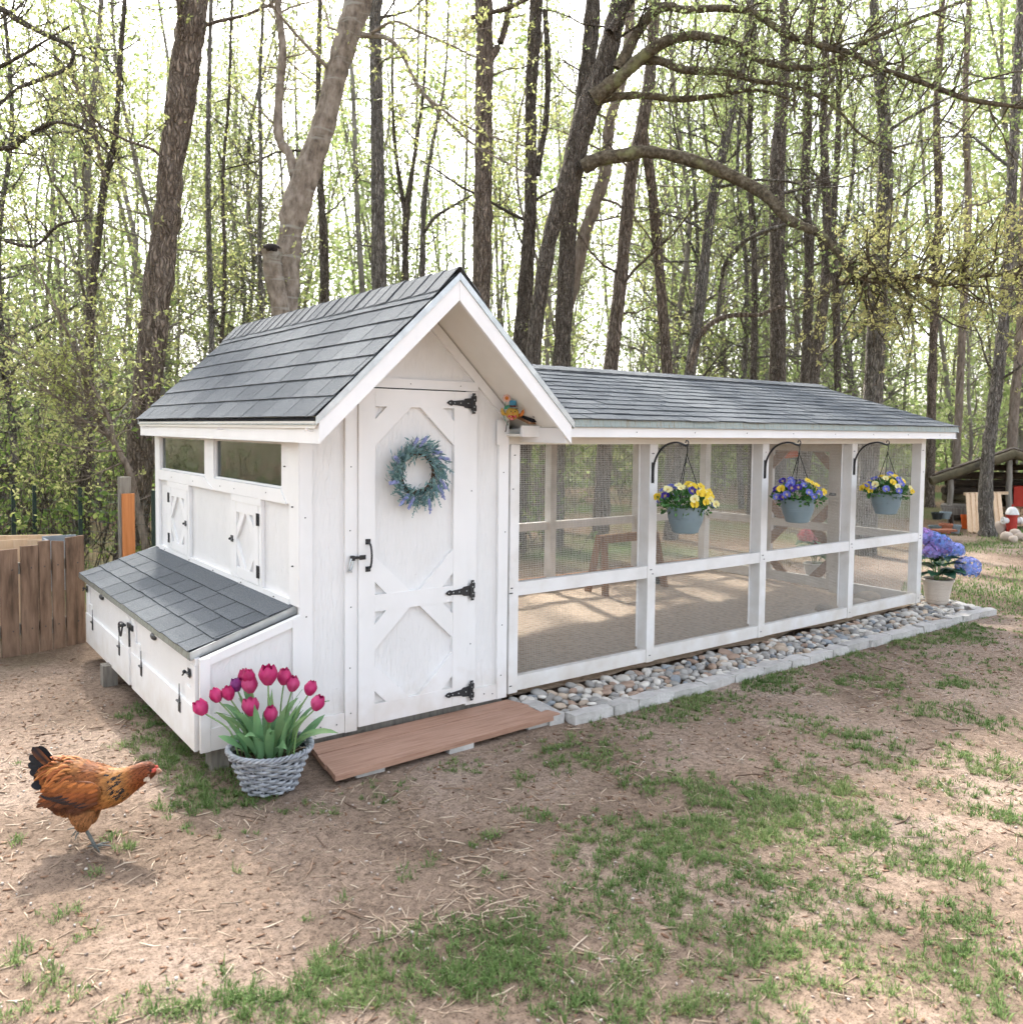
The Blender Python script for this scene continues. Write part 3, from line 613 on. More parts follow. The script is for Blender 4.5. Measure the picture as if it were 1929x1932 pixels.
# ---- roof
roof = MB(); T_ = .03
def slope_slab(mb, sg, y0, y1, t0, t1, mi=0):
    """slab between depth t0 and t1 below the roof plane, measured vertically"""
    e = XEL if sg < 0 else XER
    mb.prism([(XRIDGE, y0, ZRIDGE - t0), (e, y0, ZE - t0), (e, y0, ZE - t1), (XRIDGE, y0, ZRIDGE - t1)], (0, y1 - y0, 0), mi)
for sg in (-1, 1): slope_slab(roof, sg, YF + .012, YR - .012, .004, .022)
roof = roof.build('roof', FELT_AND_GAP, coop)
m = MB()
for sg in (-1, 1): slope_slab(m, sg, YF + .02, YR - .02, .024, .055)
m.build('soffit', CREAM, roof)
for sg in (-1, 1):                          # bargeboards front and back
    e = XEL + .012 if sg < 0 else XER - .012
    for y0, y1 in ((YF, YF + .02), (YR - .02, YR)):
        m = MB(); zr = lambda x: roof_z(x) - .038
        m.prism([(XRIDGE + sg * .0008, y0, zr(XRIDGE)), (e, y0, zr(e)), (e, y0, zr(e) - .098), (XRIDGE + sg * .0008, y0, zr(XRIDGE) - .098)], (0, y1 - y0, 0)); m.build('bargeboard', WHITE_B, roof)
        m = MB(); e2 = XEL - .004 if sg < 0 else XER + .004; yy = y0 - .006 if y0 < 1 else y1
        m.prism([(XRIDGE + sg * .0008, yy, roof_z(XRIDGE) + .001), (e2, yy, roof_z(e2) + .001), (e2, yy, roof_z(e2) - .037), (XRIDGE + sg * .0008, yy, roof_z(XRIDGE) - .037)], (0, .006, 0)); m.build('drip_edge', STEEL, roof)
    xe = XEL if sg < 0 else XER
    B(roof, 'fascia', WHITE_B, (min(xe + .012 * -sg, xe + .032 * -sg), max(xe + .012 * -sg, xe + .032 * -sg), YF + .021, YR - .021, 1.578, 1.662))
    m = MB(); m.prism([(xe, YF, 1.702), (xe, YF, 1.694), (xe - sg * .004, YF, 1.672), (xe + sg * .006, YF, 1.662), (xe + sg * .002, YF, 1.661), (xe - sg * .010, YF, 1.672), (xe - sg * .010, YF, 1.702)], (0, YR - YF, 0)); m.build('drip_edge', DRIP, roof)
# screw hooks along the left fascia
m = MB()
for y in (-.38, .85, 2.5):
    m.tube(smooth_path([(XEL + .010, y, 1.635), (XEL - .01, y, 1.635), (XEL - .018, y, 1.647), (XEL - .022, y + .006, 1.638), (XEL - .02, y + .008, 1.628)], 4), .003, 5)
m.build('screw_hooks', WHITE, roof)

_shc = {}
def shingle_mesh(w, e, t, mat, ov=.035):
    key = (round(w, 4), round(e, 4), mat.name, round(ov, 4))
    if key not in _shc:
        m = MB(); n = 4; r = random.Random(int(w * 1e5))
        # a tab with a slightly curled lower edge
        rows = [(0, t + .004), (e * .25, t + .0015), (e + ov, .0015)]
        v = []
        for (y, z) in rows:
            for i in range(n): v.append((w * i / (n - 1), y + (r.uniform(-.0015, .0015) if y == 0 else 0), z + (r.uniform(-.0006, .0014) if y == 0 else 0)))
        k = len(v); v += [(a, b, c - t * (1 if b < .03 else .25)) for a, b, c in v]
        f = []
        for j in range(2):
            for i in range(n - 1):
                a = j * n + i; f.append((a, a + 1, a + n + 1, a + n)); f.append((k + a + n, k + a + n + 1, k + a + 1, k + a))
        for i in range(n - 1): f.append((k + i, k + i + 1, i + 1, i))
        for j in range(2): f.append((j * n, (j + 1) * n, k + (j + 1) * n, k + j * n)); f.append(((j + 1) * n + n - 1, j * n + n - 1, k + j * n + n - 1, k + (j + 1) * n + n - 1))
        m.add(v, f); _shc[key] = m.mesh('shingle', mat)
    return _shc[key]
def shingle_slope(parent, O, U, V, width, length, expo, tab, mat=SHING, t=.0055, seed=1, first=0.0, lim=None, stagger=.5, jit=.002):
    r = random.Random(seed); O, U, V = Vector(O), Vector(U).normalized(), Vector(V).normalized(); Nn = U.cross(V)
    rows = int(math.ceil(length / expo - .2)); gap = .009; cnt = 0
    for i in range(rows):
        ex = min(expo, length - i * expo); ov = min(.035, max(0.0, length - (i + 1) * expo))
        if ex < .02: continue
        off = -(i % 2) * tab * stagger - first + r.uniform(-.012, .012)
        x = off
        while x < width - .01:
            a, b = max(x, 0), min(x + tab, width)
            if b - a > .02 and (lim is None or lim(a, b, i * expo)):
                me = shingle_mesh(round((b - a - gap) / .005) * .005, ex, t, mat, ov)
                lift = r.uniform(0, .6 * jit)
                p = O + U * (a + gap / 2) + V * (i * expo + r.uniform(-jit, jit)) + Nn * (.0015 + lift)
                M = Matrix.Identity(4)
                for k in range(3): M[k][0], M[k][1], M[k][2], M[k][3] = U[k], V[k], Nn[k], p[k]
                obj('shingle', me, parent, matrix=M @ Matrix.Rotation(r.uniform(-.004, .004), 4, 'Z')); cnt += 1
            x += tab
    return cnt
SL = math.hypot(XRIDGE - XEL, ZRIDGE - ZE)
vl = Vector((XRIDGE - XEL, 0, ZRIDGE - ZE)); vr = Vector((XRIDGE - XER, 0, ZRIDGE - ZE))
shingle_slope(roof, (XEL - .012, YR, ZE - .010), (0, -1, 0), vl, YR - YF, SL, .142, .288, seed=3, first=.05)
shingle_slope(roof, (XER + .012, YF, ZE - .010), (0, 1, 0), vr, YR - YF, SL, .142, .288, seed=4)
# ridge caps, bent over the ridge
m = MB(); cw = .125; nz = [(-cw, -cw * sl_ + .012), (-.012, .012 + .002), (0, .020), (.012, .014), (cw, -cw * sl_ + .012)]
v = []; 
for y, dz in ((0, .009), (.165, .0)):
    for x, z in nz: v.append((x, y, z + dz))
k = 5; v2 = v + [(a, b, c - .006) for a, b, c in v]
f = [(i + 1, i, i + k, i + k + 1) for i in range(4)] + [(10 + i, 10 + i + 1, 10 + i + k + 1, 10 + i + k) for i in range(4)] + [(i, i + 1, 10 + i + 1, 10 + i) for i in range(4)] + [(k + i + 1, k + i, 10 + k + i, 10 + k + i + 1) for i in range(4)] + [(0, 10, 15, 5), (14, 4, 9, 19)]
m.add(v2, f); CAPM = m.mesh('ridge_cap', SHING_C)
r = random.Random(9); y = YF - .004
while y < YR - .1:
    obj('ridge_cap', CAPM, roof, loc=(XRIDGE + r.uniform(-.002, .002), y, ZRIDGE + .004)); y += .133

# ---- nest box on the left wall
XN, NY0, NY1, NZ0 = X0 - .492, -.018, 2.60, .119
LZI, LZO, XLO = .745, .582, X0 - .531
lidz = lambda x: LZO + (x - XLO) / (X0 - XLO) * (LZI - LZO)
nest = B(coop, 'nest_box', WHITE, (XN + .016, X0 - .002, NY0 + .03, NY1 - .02, NZ0 + .01, .125 + .02))
nz1 = lidz(XN) - .03; nzi = lidz(X0) - .03
for y0, nm in ((NY0 + .012, 'end_panel'), (NY1 - .012, 'end_panel')):
    m = MB(); m.prism([(XN, y0, NZ0), (X0 - .002, y0, NZ0), (X0 - .002, y0, nzi), (XN, y0, nz1)], (0, .012, 0)); m.build(nm, OSB, nest)
B(nest, 'end_trim', WHITE_B, (XN - .012, XN + .034, NY0 - .006, NY0 + .011, NZ0 - .002, nz1)); B(nest, 'end_trim', WHITE_B, (X0 - .05, X0 - .013, NY0 - .006, NY0 + .011, NZ0 + .06, nzi - .02))
B(nest, 'end_trim', WHITE_B, (XN + .035, X0 - .013, NY0 - .004, NY0 + .011, NZ0, .225))
m = MB(); m.prism([(XN + .035, NY0 - .004, lidz(XN + .035) - .032), (X0 - .003, NY0 - .004, nzi - .002), (X0 - .003, NY0 - .004, nzi - .045), (XN + .035, NY0 - .004, lidz(XN + .035) - .075)], (0, .015, 0)); m.build('end_trim', WHITE_B, nest)
# two drop-down egg doors on the outer face
for (ya, yb) in ((.02, 1.235), (1.30, 2.56)):
    d = B(nest, 'egg_door', OSB, (XN - .012, XN + .004, ya, yb, NZ0, nz1 - .004))
    B(d, 'lower_rail', WHITE_B, (XN - .028, XN - .0125, ya, yb, NZ0 - .004, .325)); 
    B(d, 'upper_rail', WHITE_B, (XN - .020, XN - .0125, ya, yb, nz1 - .04, nz1 - .006))
    B(d, 'door_side', WHITE_B, (XN - .024, XN - .0125, ya, ya + .07, .326, nz1 - .041)); B(d, 'door_side', WHITE_B, (XN - .024, XN - .0125, yb - .07, yb, .326, nz1 - .041))
    B(d, 'hinge_block', WHITE_B, (XN - .022, XN - .0125, ya + .071, ya + .16, .326, .40)); B(d, 'hinge_block', WHITE_B, (XN - .022, XN - .0125, yb - .16, yb - .071, .326, .40))
    for y in (ya + .235, yb - .235):
        m = MB(); x = XN - .0285
        m.prism([(x, y - .014, .300), (x, y + .014, .300), (x, y + .005, .335), (x, y + .003, .385), (x, y - .003, .385), (x, y - .005, .335)], (-.003, 0, 0))
        m.box(x - .004, x, y - .016, y + .016, .244, .290); m.tube([(x - .006, y - .022, .296), (x - .006, y + .03, .296)], .006, 6)
        m.build('hinge', BLACK, d)
    ym = (ya + yb) / 2 + .15
    m = MB(); m.ball((XN - .016, ym, .512), (.016, .05, .02), 12, 8); m.build('cup_pull', BLACK, d)
for y, z in ((.09, .478), (2.50, .50)):
    m = MB(); x = XN - .0285
    m.box(x - .003, x, y - .018, y + .018, z - .022, z + .022); m.tube([(x - .01, y - .03, z), (x - .01, y + .035, z)], .006, 6); m.ball((x - .018, y + .02, z + .004), .009); m.tube([(x - .012, y + .03, z), (x - .02, y + .045, z - .02)], .004, 5); m.build('latch', [BLACK], nest)
B(nest, 'centre_post', WHITE_B, (XN - .016, XN, 1.236, 1.299, NZ0 - .006, nz1 - .002))
m = MB(); x = XN - .034
m.box(x, x + .008, 1.19, 1.31, .458, .49); m.lathe([(.017, -.004), (.024, -.004), (.024, .004), (.017, .004), (.017, -.004)], 16, (x - .006, 1.40, .455))
m.tube(smooth_path([(x - .012, 1.33, .478), (x - .018, 1.38, .48), (x - .018, 1.43, .46), (x - .016, 1.425, .41), (x - .016, 1.395, .395), (x - .016, 1.375, .42), (x - .014, 1.36, .455)], 5), .006, 6)
m.tube([(x - .008, 1.22, .478), (x - .012, 1.2, .42), (x - .012, 1.195, .37)], .006, 6); m.build('lock_hardware', BLACK, nest)
lid = MB(); lid.prism([(X0 - .001, .055, LZI), (XLO, .055, LZO), (XLO, .055, LZO - .024), (X0 - .001, .055, LZI - .024)], (0, 2.62, 0)); 
lid = lid.build('lid', FELT_AND_GAP, coop)
m = MB(); m.prism([(XLO - .006, .040, LZO + .004), (XLO - .010, .040, LZO - .022), (XLO - .002, .040, LZO - .034), (XLO + .004, .040, LZO - .03), (XLO - .001, .040, LZO - .02), (XLO, .040, LZO + .004)], (0, 2.65, 0)); m.build('drip_edge', DRIP, lid)
for y in (.040, 2.676):
    m = MB(); m.prism([(X0 - .003, y, LZI + .004), (XLO, y, LZO + .004), (XLO, y, LZO - .036), (X0 - .003, y, LZI - .036)], (0, .013, 0)); m.build('drip_edge', STEEL, lid)
lv = Vector((X0 - XLO, 0, LZI - LZO))
shingle_slope(lid, (XLO - .008, 2.682, LZO), (0, -1, 0), lv, 2.635, lv.length, .138, .285, seed=12, first=.1, lim=lambda a, b, v: v < .40)
shingle_slope(lid, tuple(Vector((XLO - .008, 2.682, LZO)) + lv.normalized() * .405), (0, -1, 0), lv, 2.635, .15, .128, .92, seed=15)
for (x, y) in ((-.845, 1.80), (-.71, .085)):
    B(nest, 'leg', GREYWOOD, (x - .04, x + .045, y - .04, y + .05, -.03, NZ0 + .008))
# foundation blocks under the wall
for x0, x1, y0 in ((-.3, -.1, .03), (.5, .7, .03), (-.3, -.1, 1.2), (-.3, -.1, 2.3), (.6, .9, 2.3)):
    B(coop, 'foundation_block', CONC, (x0, x1, y0, y0 + .2, -.06, -.001))
# ------------------------------------------------------------------ the mesh run
RX0, RX1, RY1 = .980, 5.807, 2.62
ZP, ZMID0, ZMID1 = 1.612, .655, .735
run = thing('chicken_run', 'long white framed wire mesh chicken run with low grey shingle roof', 'chicken run', (3.4, 1.3, 0))
PX = [2.199, 3.416, 4.630]
pw = .038
# posts
B(run, 'post', RUNWHITE, (RX0, 1.046, -.018, .07, .075, ZP - .05))
B(run, 'post', RUNWHITE, (RX1 - .076, RX1, 0, .09, .075, ZP - .05))
for x in PX: B(run, 'post', RUNWHITE, (x - pw, x + pw, 0, .09, .075, ZP - .05))
for x in (1.06, 2.2, 3.43, 4.66): B(run, 'post', INNERWOOD, (x - pw, x + pw, RY1 - .09, RY1, .02, ZP - .05))
B(run, 'post', INNERWOOD, (RX1 - .085, RX1, RY1 - .09, RY1, .02, ZP - .05))
ends = [1.047] + PX + [RX1 - .038]
for i in range(4):
    a = ends[i] + (pw + .001 if i else 0); b = ends[i + 1] - pw - .001
    B(run, 'bottom_rail', RUNWHITE, (a, b, .004, .042, .078, .165)); B(run, 'middle_rail', RUNWHITE, (a, b, .004, .042, ZMID0, ZMID1))
    B(run, 'sill_ledge', INNERWOOD, (a, b, .0425, .088, .08, .150)); 
be = [1.06, 2.2, 3.43, 4.66, RX1 - .045]
for i in range(4):
    a, b = be[i] + pw + .001, be[i + 1] - pw - .002
    B(run, 'bottom_rail', BROWNW, (a, b, RY1 - .042, RY1 - .004, .02, .17)); B(run, 'middle_rail', INNERWOOD, (a, b, RY1 - .042, RY1 - .004, .648, .728))
B(run, 'top_beam', CREAM, (RX0 - .02, RX1 + .005, .002, .088, ZP - .049, ZP + .04)); B(run, 'top_beam', CREAM, (RX0, RX1 + .005, RY1 - .088, RY1 - .002, ZP - .049, ZP + .04))
# end wall: front half fixed, back half a braced gate
xe0, xe1 = RX1 - .042, RX1 - .004
B(run, 'end_post', INNERWOOD, (RX1 - .085, RX1, .78, .90, .02, ZP + .3)); B(run, 'end_post', INNERWOOD, (RX1 - .085, RX1, 1.71, 1.78, .02, ZP + .3))
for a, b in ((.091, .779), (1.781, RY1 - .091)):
    B(run, 'middle_rail', INNERWOOD, (xe0, xe1, a, b, .648, .728)); B(run, 'bottom_rail', INNERWOOD, (xe0, xe1, a, b, .05, .155))
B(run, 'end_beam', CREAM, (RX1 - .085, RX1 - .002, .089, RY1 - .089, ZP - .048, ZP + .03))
gate = B(run, 'gate', INNERWOOD, (xe0, xe1, .905, .965, .06, 1.55), (xe0, xe1, 1.645, 1.705, .06, 1.55))
B(gate, 'gate_rail', INNERWOOD, (xe0, xe1, .966, 1.644, .06, .16)); B(gate, 'gate_rail', INNERWOOD, (xe0, xe1, .966, 1.644, .648, .728)); B(gate, 'gate_rail', INNERWOOD, (xe0, xe1, .966, 1.644, 1.46, 1.55))
for z0, z1 in ((.16, .648), (.728, 1.46)):
    for ya, sy in ((.966, 1), (1.644, -1)):
        for za, sz in ((z0, 1), (z1, -1)):
            m = MB(); m.prism([(xe0 + .004, ya + sy * .07, za), (xe0 + .004, ya + sy * .20, za), (xe0 + .004, ya, za + sz * .20), (xe0 + .004, ya, za + sz * .07)], (.025, 0, 0)); m.build('gate_brace', BROWNW, gate)
m = MB(); m.box(RX1 - .11, RX1 - .086, .85, .91, 1.02, 1.05); m.tube([(RX1 - .11, .86, 1.03), (RX1 - .14, .9, 1.03)], .008, 6); m.build('gate_latch', BLACK, gate)
# hardware cloth: real wires, half-inch grid
def cloth(o, u, v, W, H, parent, s=.0127, t=.0013):
    o, u, v = np.array(o, float), np.array(u, float), np.array(v, float); n = np.cross(u, v)
    V = []; Fq = []
    sq = ((-1, -1), (1, -1), (1, 1), (-1, 1))
    def wire(p, d, L, sd, k):
        b = len(V) 
        for e in (0, L):
            for a, c in sq: V.append(p + d * e + sd * a * t / 2 + n * (c * t / 2 + k))
        for i in range(4): Fq.append((b + i, b + (i + 1) % 4, b + 4 + (i + 1) % 4, b + 4 + i))
    for i in range(int(W / s) + 1): wire(o + u * i * s, v, H, u, 0)
    for i in range(int(H / s) + 1): wire(o + v * i * s, u, W, v, t)
    off = np.array(parent_off(parent))
    ob = obj('wire_mesh', np_mesh('wire_mesh', np.array(V) - off, [np.array(Fq)], WIRE), parent); ob['kind'] = 'stuff'
for i in range(4):
    cloth((ends[i] - .02, .094, .09), (1, 0, 0), (0, 0, 1), ends[i + 1] - ends[i], 1.48, run)
    cloth((be[i] - .02, RY1 + .004, .05), (1, 0, 0), (0, 0, 1), be[i + 1] - be[i], 1.52, run, .0254, .0012)
cloth((RX1 + .004, .02, .05), (0, 1, 0), (0, 0, 1), .80, 1.52, run, .0254, .0012); cloth((RX1 + .004, .90, .05), (0, 1, 0), (0, 0, 1), 1.72, 1.52, run, .0254, .0012)
# white staple strips holding the cloth beside each post
for x in PX: B(run, 'mesh_batten', RUNWHITE, (x - pw - .014, x - pw - .001, .0885, .0925, .17, ZP - .05)); 
# roof
RYF, RYB, RRY, RRZ, RXE = -.185, RY1 + .19, 1.31, 2.145, 6.025
ZRE = 1.716
rl = XRIDGE + (ZRIDGE - RRZ) / sl_                       # where the ridge meets the coop roof
def rz(y): return RRZ - abs(y - RRY) * (RRZ - ZRE) / (RRY - RYF)
rroof = MB()
xs = XW + .02
for sg in (-1, 1):
    e = RYF if sg < 0 else RYB; ze = rz(e)
    rroof.prism([(xs, RRY, RRZ - .004), (xs, e, ze - .004), (xs, e, ze - .022), (xs, RRY, RRZ - .022)], (RXE - xs - .012, 0, 0))
rroof = rroof.build('roof', FELT_AND_GAP, run)
m = MB()
for sg in (-1, 1):
    e = RYF + .02 if sg < 0 else RYB - .02; ze = rz(e)
    m.prism([(xs, RRY, RRZ - .024), (xs, e, ze - .024), (xs, e, ze - .040), (xs, RRY, RRZ - .040)], (RXE - xs - .02, 0, 0))
m.build('roof_deck', BROWNW, rroof)
for x in np.arange(1.4, 5.8, .6):
    m = MB()
    for sg in (-1, 1):
        e = .0 if sg < 0 else RY1; ze = rz(e)
        m.prism([(x, RRY + sg * .001, RRZ - .041), (x, e, ze - .041), (x, e, ze - .11), (x, RRY + sg * .001, RRZ - .11)], (.038, 0, 0))
    m.build('rafter', BROWNW, rroof)
B(rroof, 'fascia', WHITE_B, (.94, RXE - .004, RYF + .006, RYF + .026, ZP - .002, 1.674)); B(rroof, 'soffit_board', CREAM, (.94, RXE - .024, RYF + .027, .001, ZP - .001, ZP + .014))
B(rroof, 'fascia', WHITE_B, (RX0, RXE - .004, RYB - .026, RYB - .006, ZP - .002, 1.674))
m = MB(); m.prism([(1.06, RYF, ZRE + .002), (1.06, RYF - .006, ZRE - .036), (1.06, RYF - .013, ZRE - .044), (1.06, RYF - .009, ZRE - .046), (1.06, RYF + .002, ZRE - .038), (1.06, RYF + .006, ZRE + .002)], (RXE - 1.06, 0, 0)); m.build('drip_edge', DRIPG, rroof)
for sg in (-1, 1):
    e = RYF + .006 if sg < 0 else RYB - .006
    m = MB(); m.prism([(RXE - .004, RRY + sg * .001, RRZ - .035), (RXE - .004, e, rz(e) - .035), (RXE - .004, e, rz(e) - .10), (RXE - .004, RRY + sg * .001, RRZ - .10)], (-.02, 0, 0)); m.build('bargeboard', WHITE_B, rroof)
    m = MB(); m.prism([(RXE, RRY + sg * .001, RRZ + .004), (RXE, e, rz(e) + .004), (RXE, e, rz(e) - .034), (RXE, RRY + sg * .001, RRZ - .034)], (-.005, 0, 0)); m.build('drip_edge', STEEL, rroof)
rv = Vector((0, RRY - RYF, RRZ - ZRE)); RL = rv.length
# shingles start where the coop roof slope ends: clip the left end row by row
def first_x(v):
    z = ZRE + v / RL * (RRZ - ZRE)
    return max(XW + .03, XRIDGE + (ZRIDGE - z) / sl_ - .03) - 1.0
shingle_slope(rroof, (1.0, RYF - .014, ZRE - .004), (1, 0, 0), rv, RXE + .008 - 1.0, RL, .128, .292, seed=21, first=.13, jit=.007, lim=lambda a, b, v: b > first_x(v))
shingle_slope(rroof, (RXE + .008, RYB + .014, rz(RYB) - .004), (-1, 0, 0), Vector((0, -(RYB - RRY), RRZ - rz(RYB))), RXE + .008 - 1.0, RL, .128, .292, seed=22, jit=.007, lim=lambda a, b, v: RXE + .008 - a > first_x(v) + 1.0)
m = MB(); cw = .14; s2 = (RRZ - ZRE) / (RRY - RYF)
nz = [(-cw, -cw * s2 + .012), (-.012, .012), (0, .015), (.012, .012), (cw, -cw * s2 + .012)]
v = []
for x, dz in ((0, .002), (.30, .009)):
    for y, z in nz: v.append((x, y, z + dz))
v2 = v + [(a, b, c - .006) for a, b, c in v]
f = [(i, i + 1, i + 6, i + 5) for i in range(4)] + [(10 + i + 1, 10 + i, 15 + i, 16 + i) for i in range(4)] + [(5 + i, 6 + i, 16 + i, 15 + i) for i in range(4)] + [(i + 1, i, 10 + i, 11 + i) for i in range(4)]
m.add(v2, f); CAP2 = m.mesh('ridge_cap', SHING_C); x = RXE - .29
while x > rl - .25:
    obj('ridge_cap', CAP2, rroof, loc=(x, RRY, RRZ + .003)); x -= .142
# nails
m = MB(); r = random.Random(8)
for x in PX + [1.0, 5.77]:
    for z in (.12, .68, .71, 1.3, 1.5): m.box(x + r.uniform(-.02, .02) - .0025, x + .0025, -.0205 if x < 1.1 else -.0015, -.018 if x < 1.1 else 0, z - .003, z + .003)
for x in np.arange(1.3, 6, .55): m.box(x - .003, x + .003, RYF + .0035, RYF + .006, 1.64, 1.646)
m.build('nail_heads', BLACK, run)

# ---- litter floor of the run
RFL = pmat('run_litter', [(.33, .25, .18), (.50, .39, .29), (.64, .52, .41)], scale=24, rough=.95, bump=1, bscale=70, detail=6, bdist=.012)
fx = np.linspace(1.0, 5.79, 70); fy = np.linspace(.05, 2.6, 40); FX, FY = np.meshgrid(fx, fy, indexing='ij')
FZ = .035 + (fbm(FX * 2, FY * 2, 91) - .5) * .05 + (fbm(FX * 9, FY * 9, 92) - .5) * .02
I = np.arange(FX.size).reshape(FX.shape)
o = obj('run_floor', np_mesh('run_floor', np.stack([FX, FY, FZ], -1).reshape(-1, 3), [np.stack([I[:-1, :-1], I[1:, :-1], I[1:, 1:], I[:-1, 1:]], -1).reshape(-1, 4)], RFL, smooth=True)); tag(o, kind='structure')
# ------------------------------------------------------------------ step, edging, pebbles
step = thing('wooden_step', 'low reddish brown plank step in front of the white coop door', 'step', (.35, -.25, 0))
ZS = .048
A_, B_, C_, D_ = np.array((-.285, -.035)), np.array((.965, -.025)), at(1061, 1346, 'z', ZS)[:2], at(632, 1464, 'z', ZS)[:2]
for i in range(3):
    a, b = i / 3 + .004, (i + 1) / 3 - .004
    p = [A_ + (D_ - A_) * a, B_ + (C_ - B_) * a, B_ + (C_ - B_) * b, A_ + (D_ - A_) * b]
    dx = (0, .003, -.002)[i]
    m = MB(); z0, z1 = ZS - .028, ZS - .002 * (i == 1)
    m.prism([(q[0] + dx * (1 if k in (1, 2) else -1), q[1], z0) for k, q in enumerate(p)], (0, 0, z1 - z0)); m.build('plank', DECK, step)
for x, y in ((-.22, -.40), (.30, -.40), (.84, -.36), (-.2, -.1), (.8, -.1)):
    B(step, 'support_block', CONC, (x, x + .15, y - .03, y + .06, -.03, .0195))

RSTONE = [pmat('river_stone_%s' % n, [tuple(np.array(c) * .62), c, tuple(np.minimum(np.array(c) * 1.35, .85))], scale=9, rough=.8, rand='object', randamt=.3, bump=.25, bscale=50, bdist=.003)
          for n, c in (('grey', (.34, .325, .30)), ('tan', (.46, .37, .285)), ('blue', (.25, .27, .285)), ('pale', (.58, .545, .49)), ('brown', (.37, .265, .20)))]
def rock_mesh(seed, sx, sy, sz, mat, nu=11, nv=8, rough=.16, name='pebble'):
    r = np.random.default_rng(seed); m = MB(); m.ball((0, 0, 0), 1.0, nu, nv); V = np.array(m.v)
    k = r.standard_normal((5, 3)) * 1.3; ph = r.random(5) * 6
    d = sum(np.sin(V @ k[i] + ph[i]) for i in range(5)) / 5
    V = V * (1 + rough * d)[:, None]; V = np.sign(V) * np.abs(V) ** .85 * np.array([sx, sy, sz])
    m.v = [tuple(p) for p in V]; return m.mesh(name, mat, smooth=True)
PEBM = [rock_mesh(i, .034 + .016 * ((i * 7) % 5) / 5, .024 + .010 * ((i * 3) % 4) / 4, .016 + .010 * ((i * 5) % 3) / 3, RSTONE[[0, 3, 0, 3, 2, 0, 1, 0, 3, 4][i % 10]]) for i in range(20)]
bed = thing('pebble_bed', 'strip of rounded grey and tan river pebbles along the foot of the run', 'pebble bed', (3.5, -.2, 0))
r = random.Random(11); spots = []
tries = 0
while tries < 26000 and len(spots) < 620:
    tries += 1
    x = 1.0 + 5.35 * r.random(); y = r.uniform(-.385, -.01) if x < 5.8 else r.uniform(-.36, .30)
    if x < 1.13 and y < -.24: continue
    if x > 5.8 and (x - 5.8) * .6 > (.42 + y): continue
    rad = r.uniform(.024, .045)
    if all((x - a) ** 2 + (y - b) ** 2 > ((rad + c) * .80) ** 2 for a, b, c in spots[-900:]): spots.append((x, y, rad))
spots.sort(key=lambda s: (s[0] - CAM[0]) ** 2 + (s[1] - CAM[1]) ** 2)
restV, restF, restM = [], [], []
for i, (x, y, rad) in enumerate(spots):
    me = PEBM[r.randrange(20)]; s = rad / .036
    M = Matrix.Translation((x, y, .026 + r.uniform(-.006, .014))) @ Matrix.Rotation(r.uniform(0, 6.28), 4, 'Z') @ Matrix.Rotation(r.uniform(-.35, .35), 4, 'X') @ Matrix.Rotation(r.uniform(-.3, .3), 4, 'Y') @ Matrix.Diagonal((s * r.uniform(.85, 1.2), s, s * r.uniform(.85, 1.2), 1))
    if i < 298: obj('pebble', me, bed, matrix=M)
    else:
        v = [M @ q.co for q in me.vertices]; n0 = len(restV); restV += [tuple(q - Vector(bed.location)) for q in v]; k = RSTONE.index(me.materials[0])
        for p in me.polygons: restF.append(tuple(n0 + j for j in p.vertices)); restM.append(k)
me = bpy.data.meshes.new('pebbles'); me.from_pydata(restV, [], restF)
for s_ in RSTONE: me.materials.append(s_)
me.polygons.foreach_set('material_index', restM); me.shade_smooth()
o = obj('pebbles', me, bed); o['kind'] = 'stuff'
# a lower fill of small stones
m = MB()
for i in range(500):
    x = 1.0 + 5.1 * r.random(); y = r.uniform(-.39, -.0); m.ball((x, y, .010), (r.uniform(.012, .022), r.uniform(.010, .018), .012), 6, 4)
o = m.build('gravel', RSTONE[1], bed, smooth=True); o['kind'] = 'stuff'

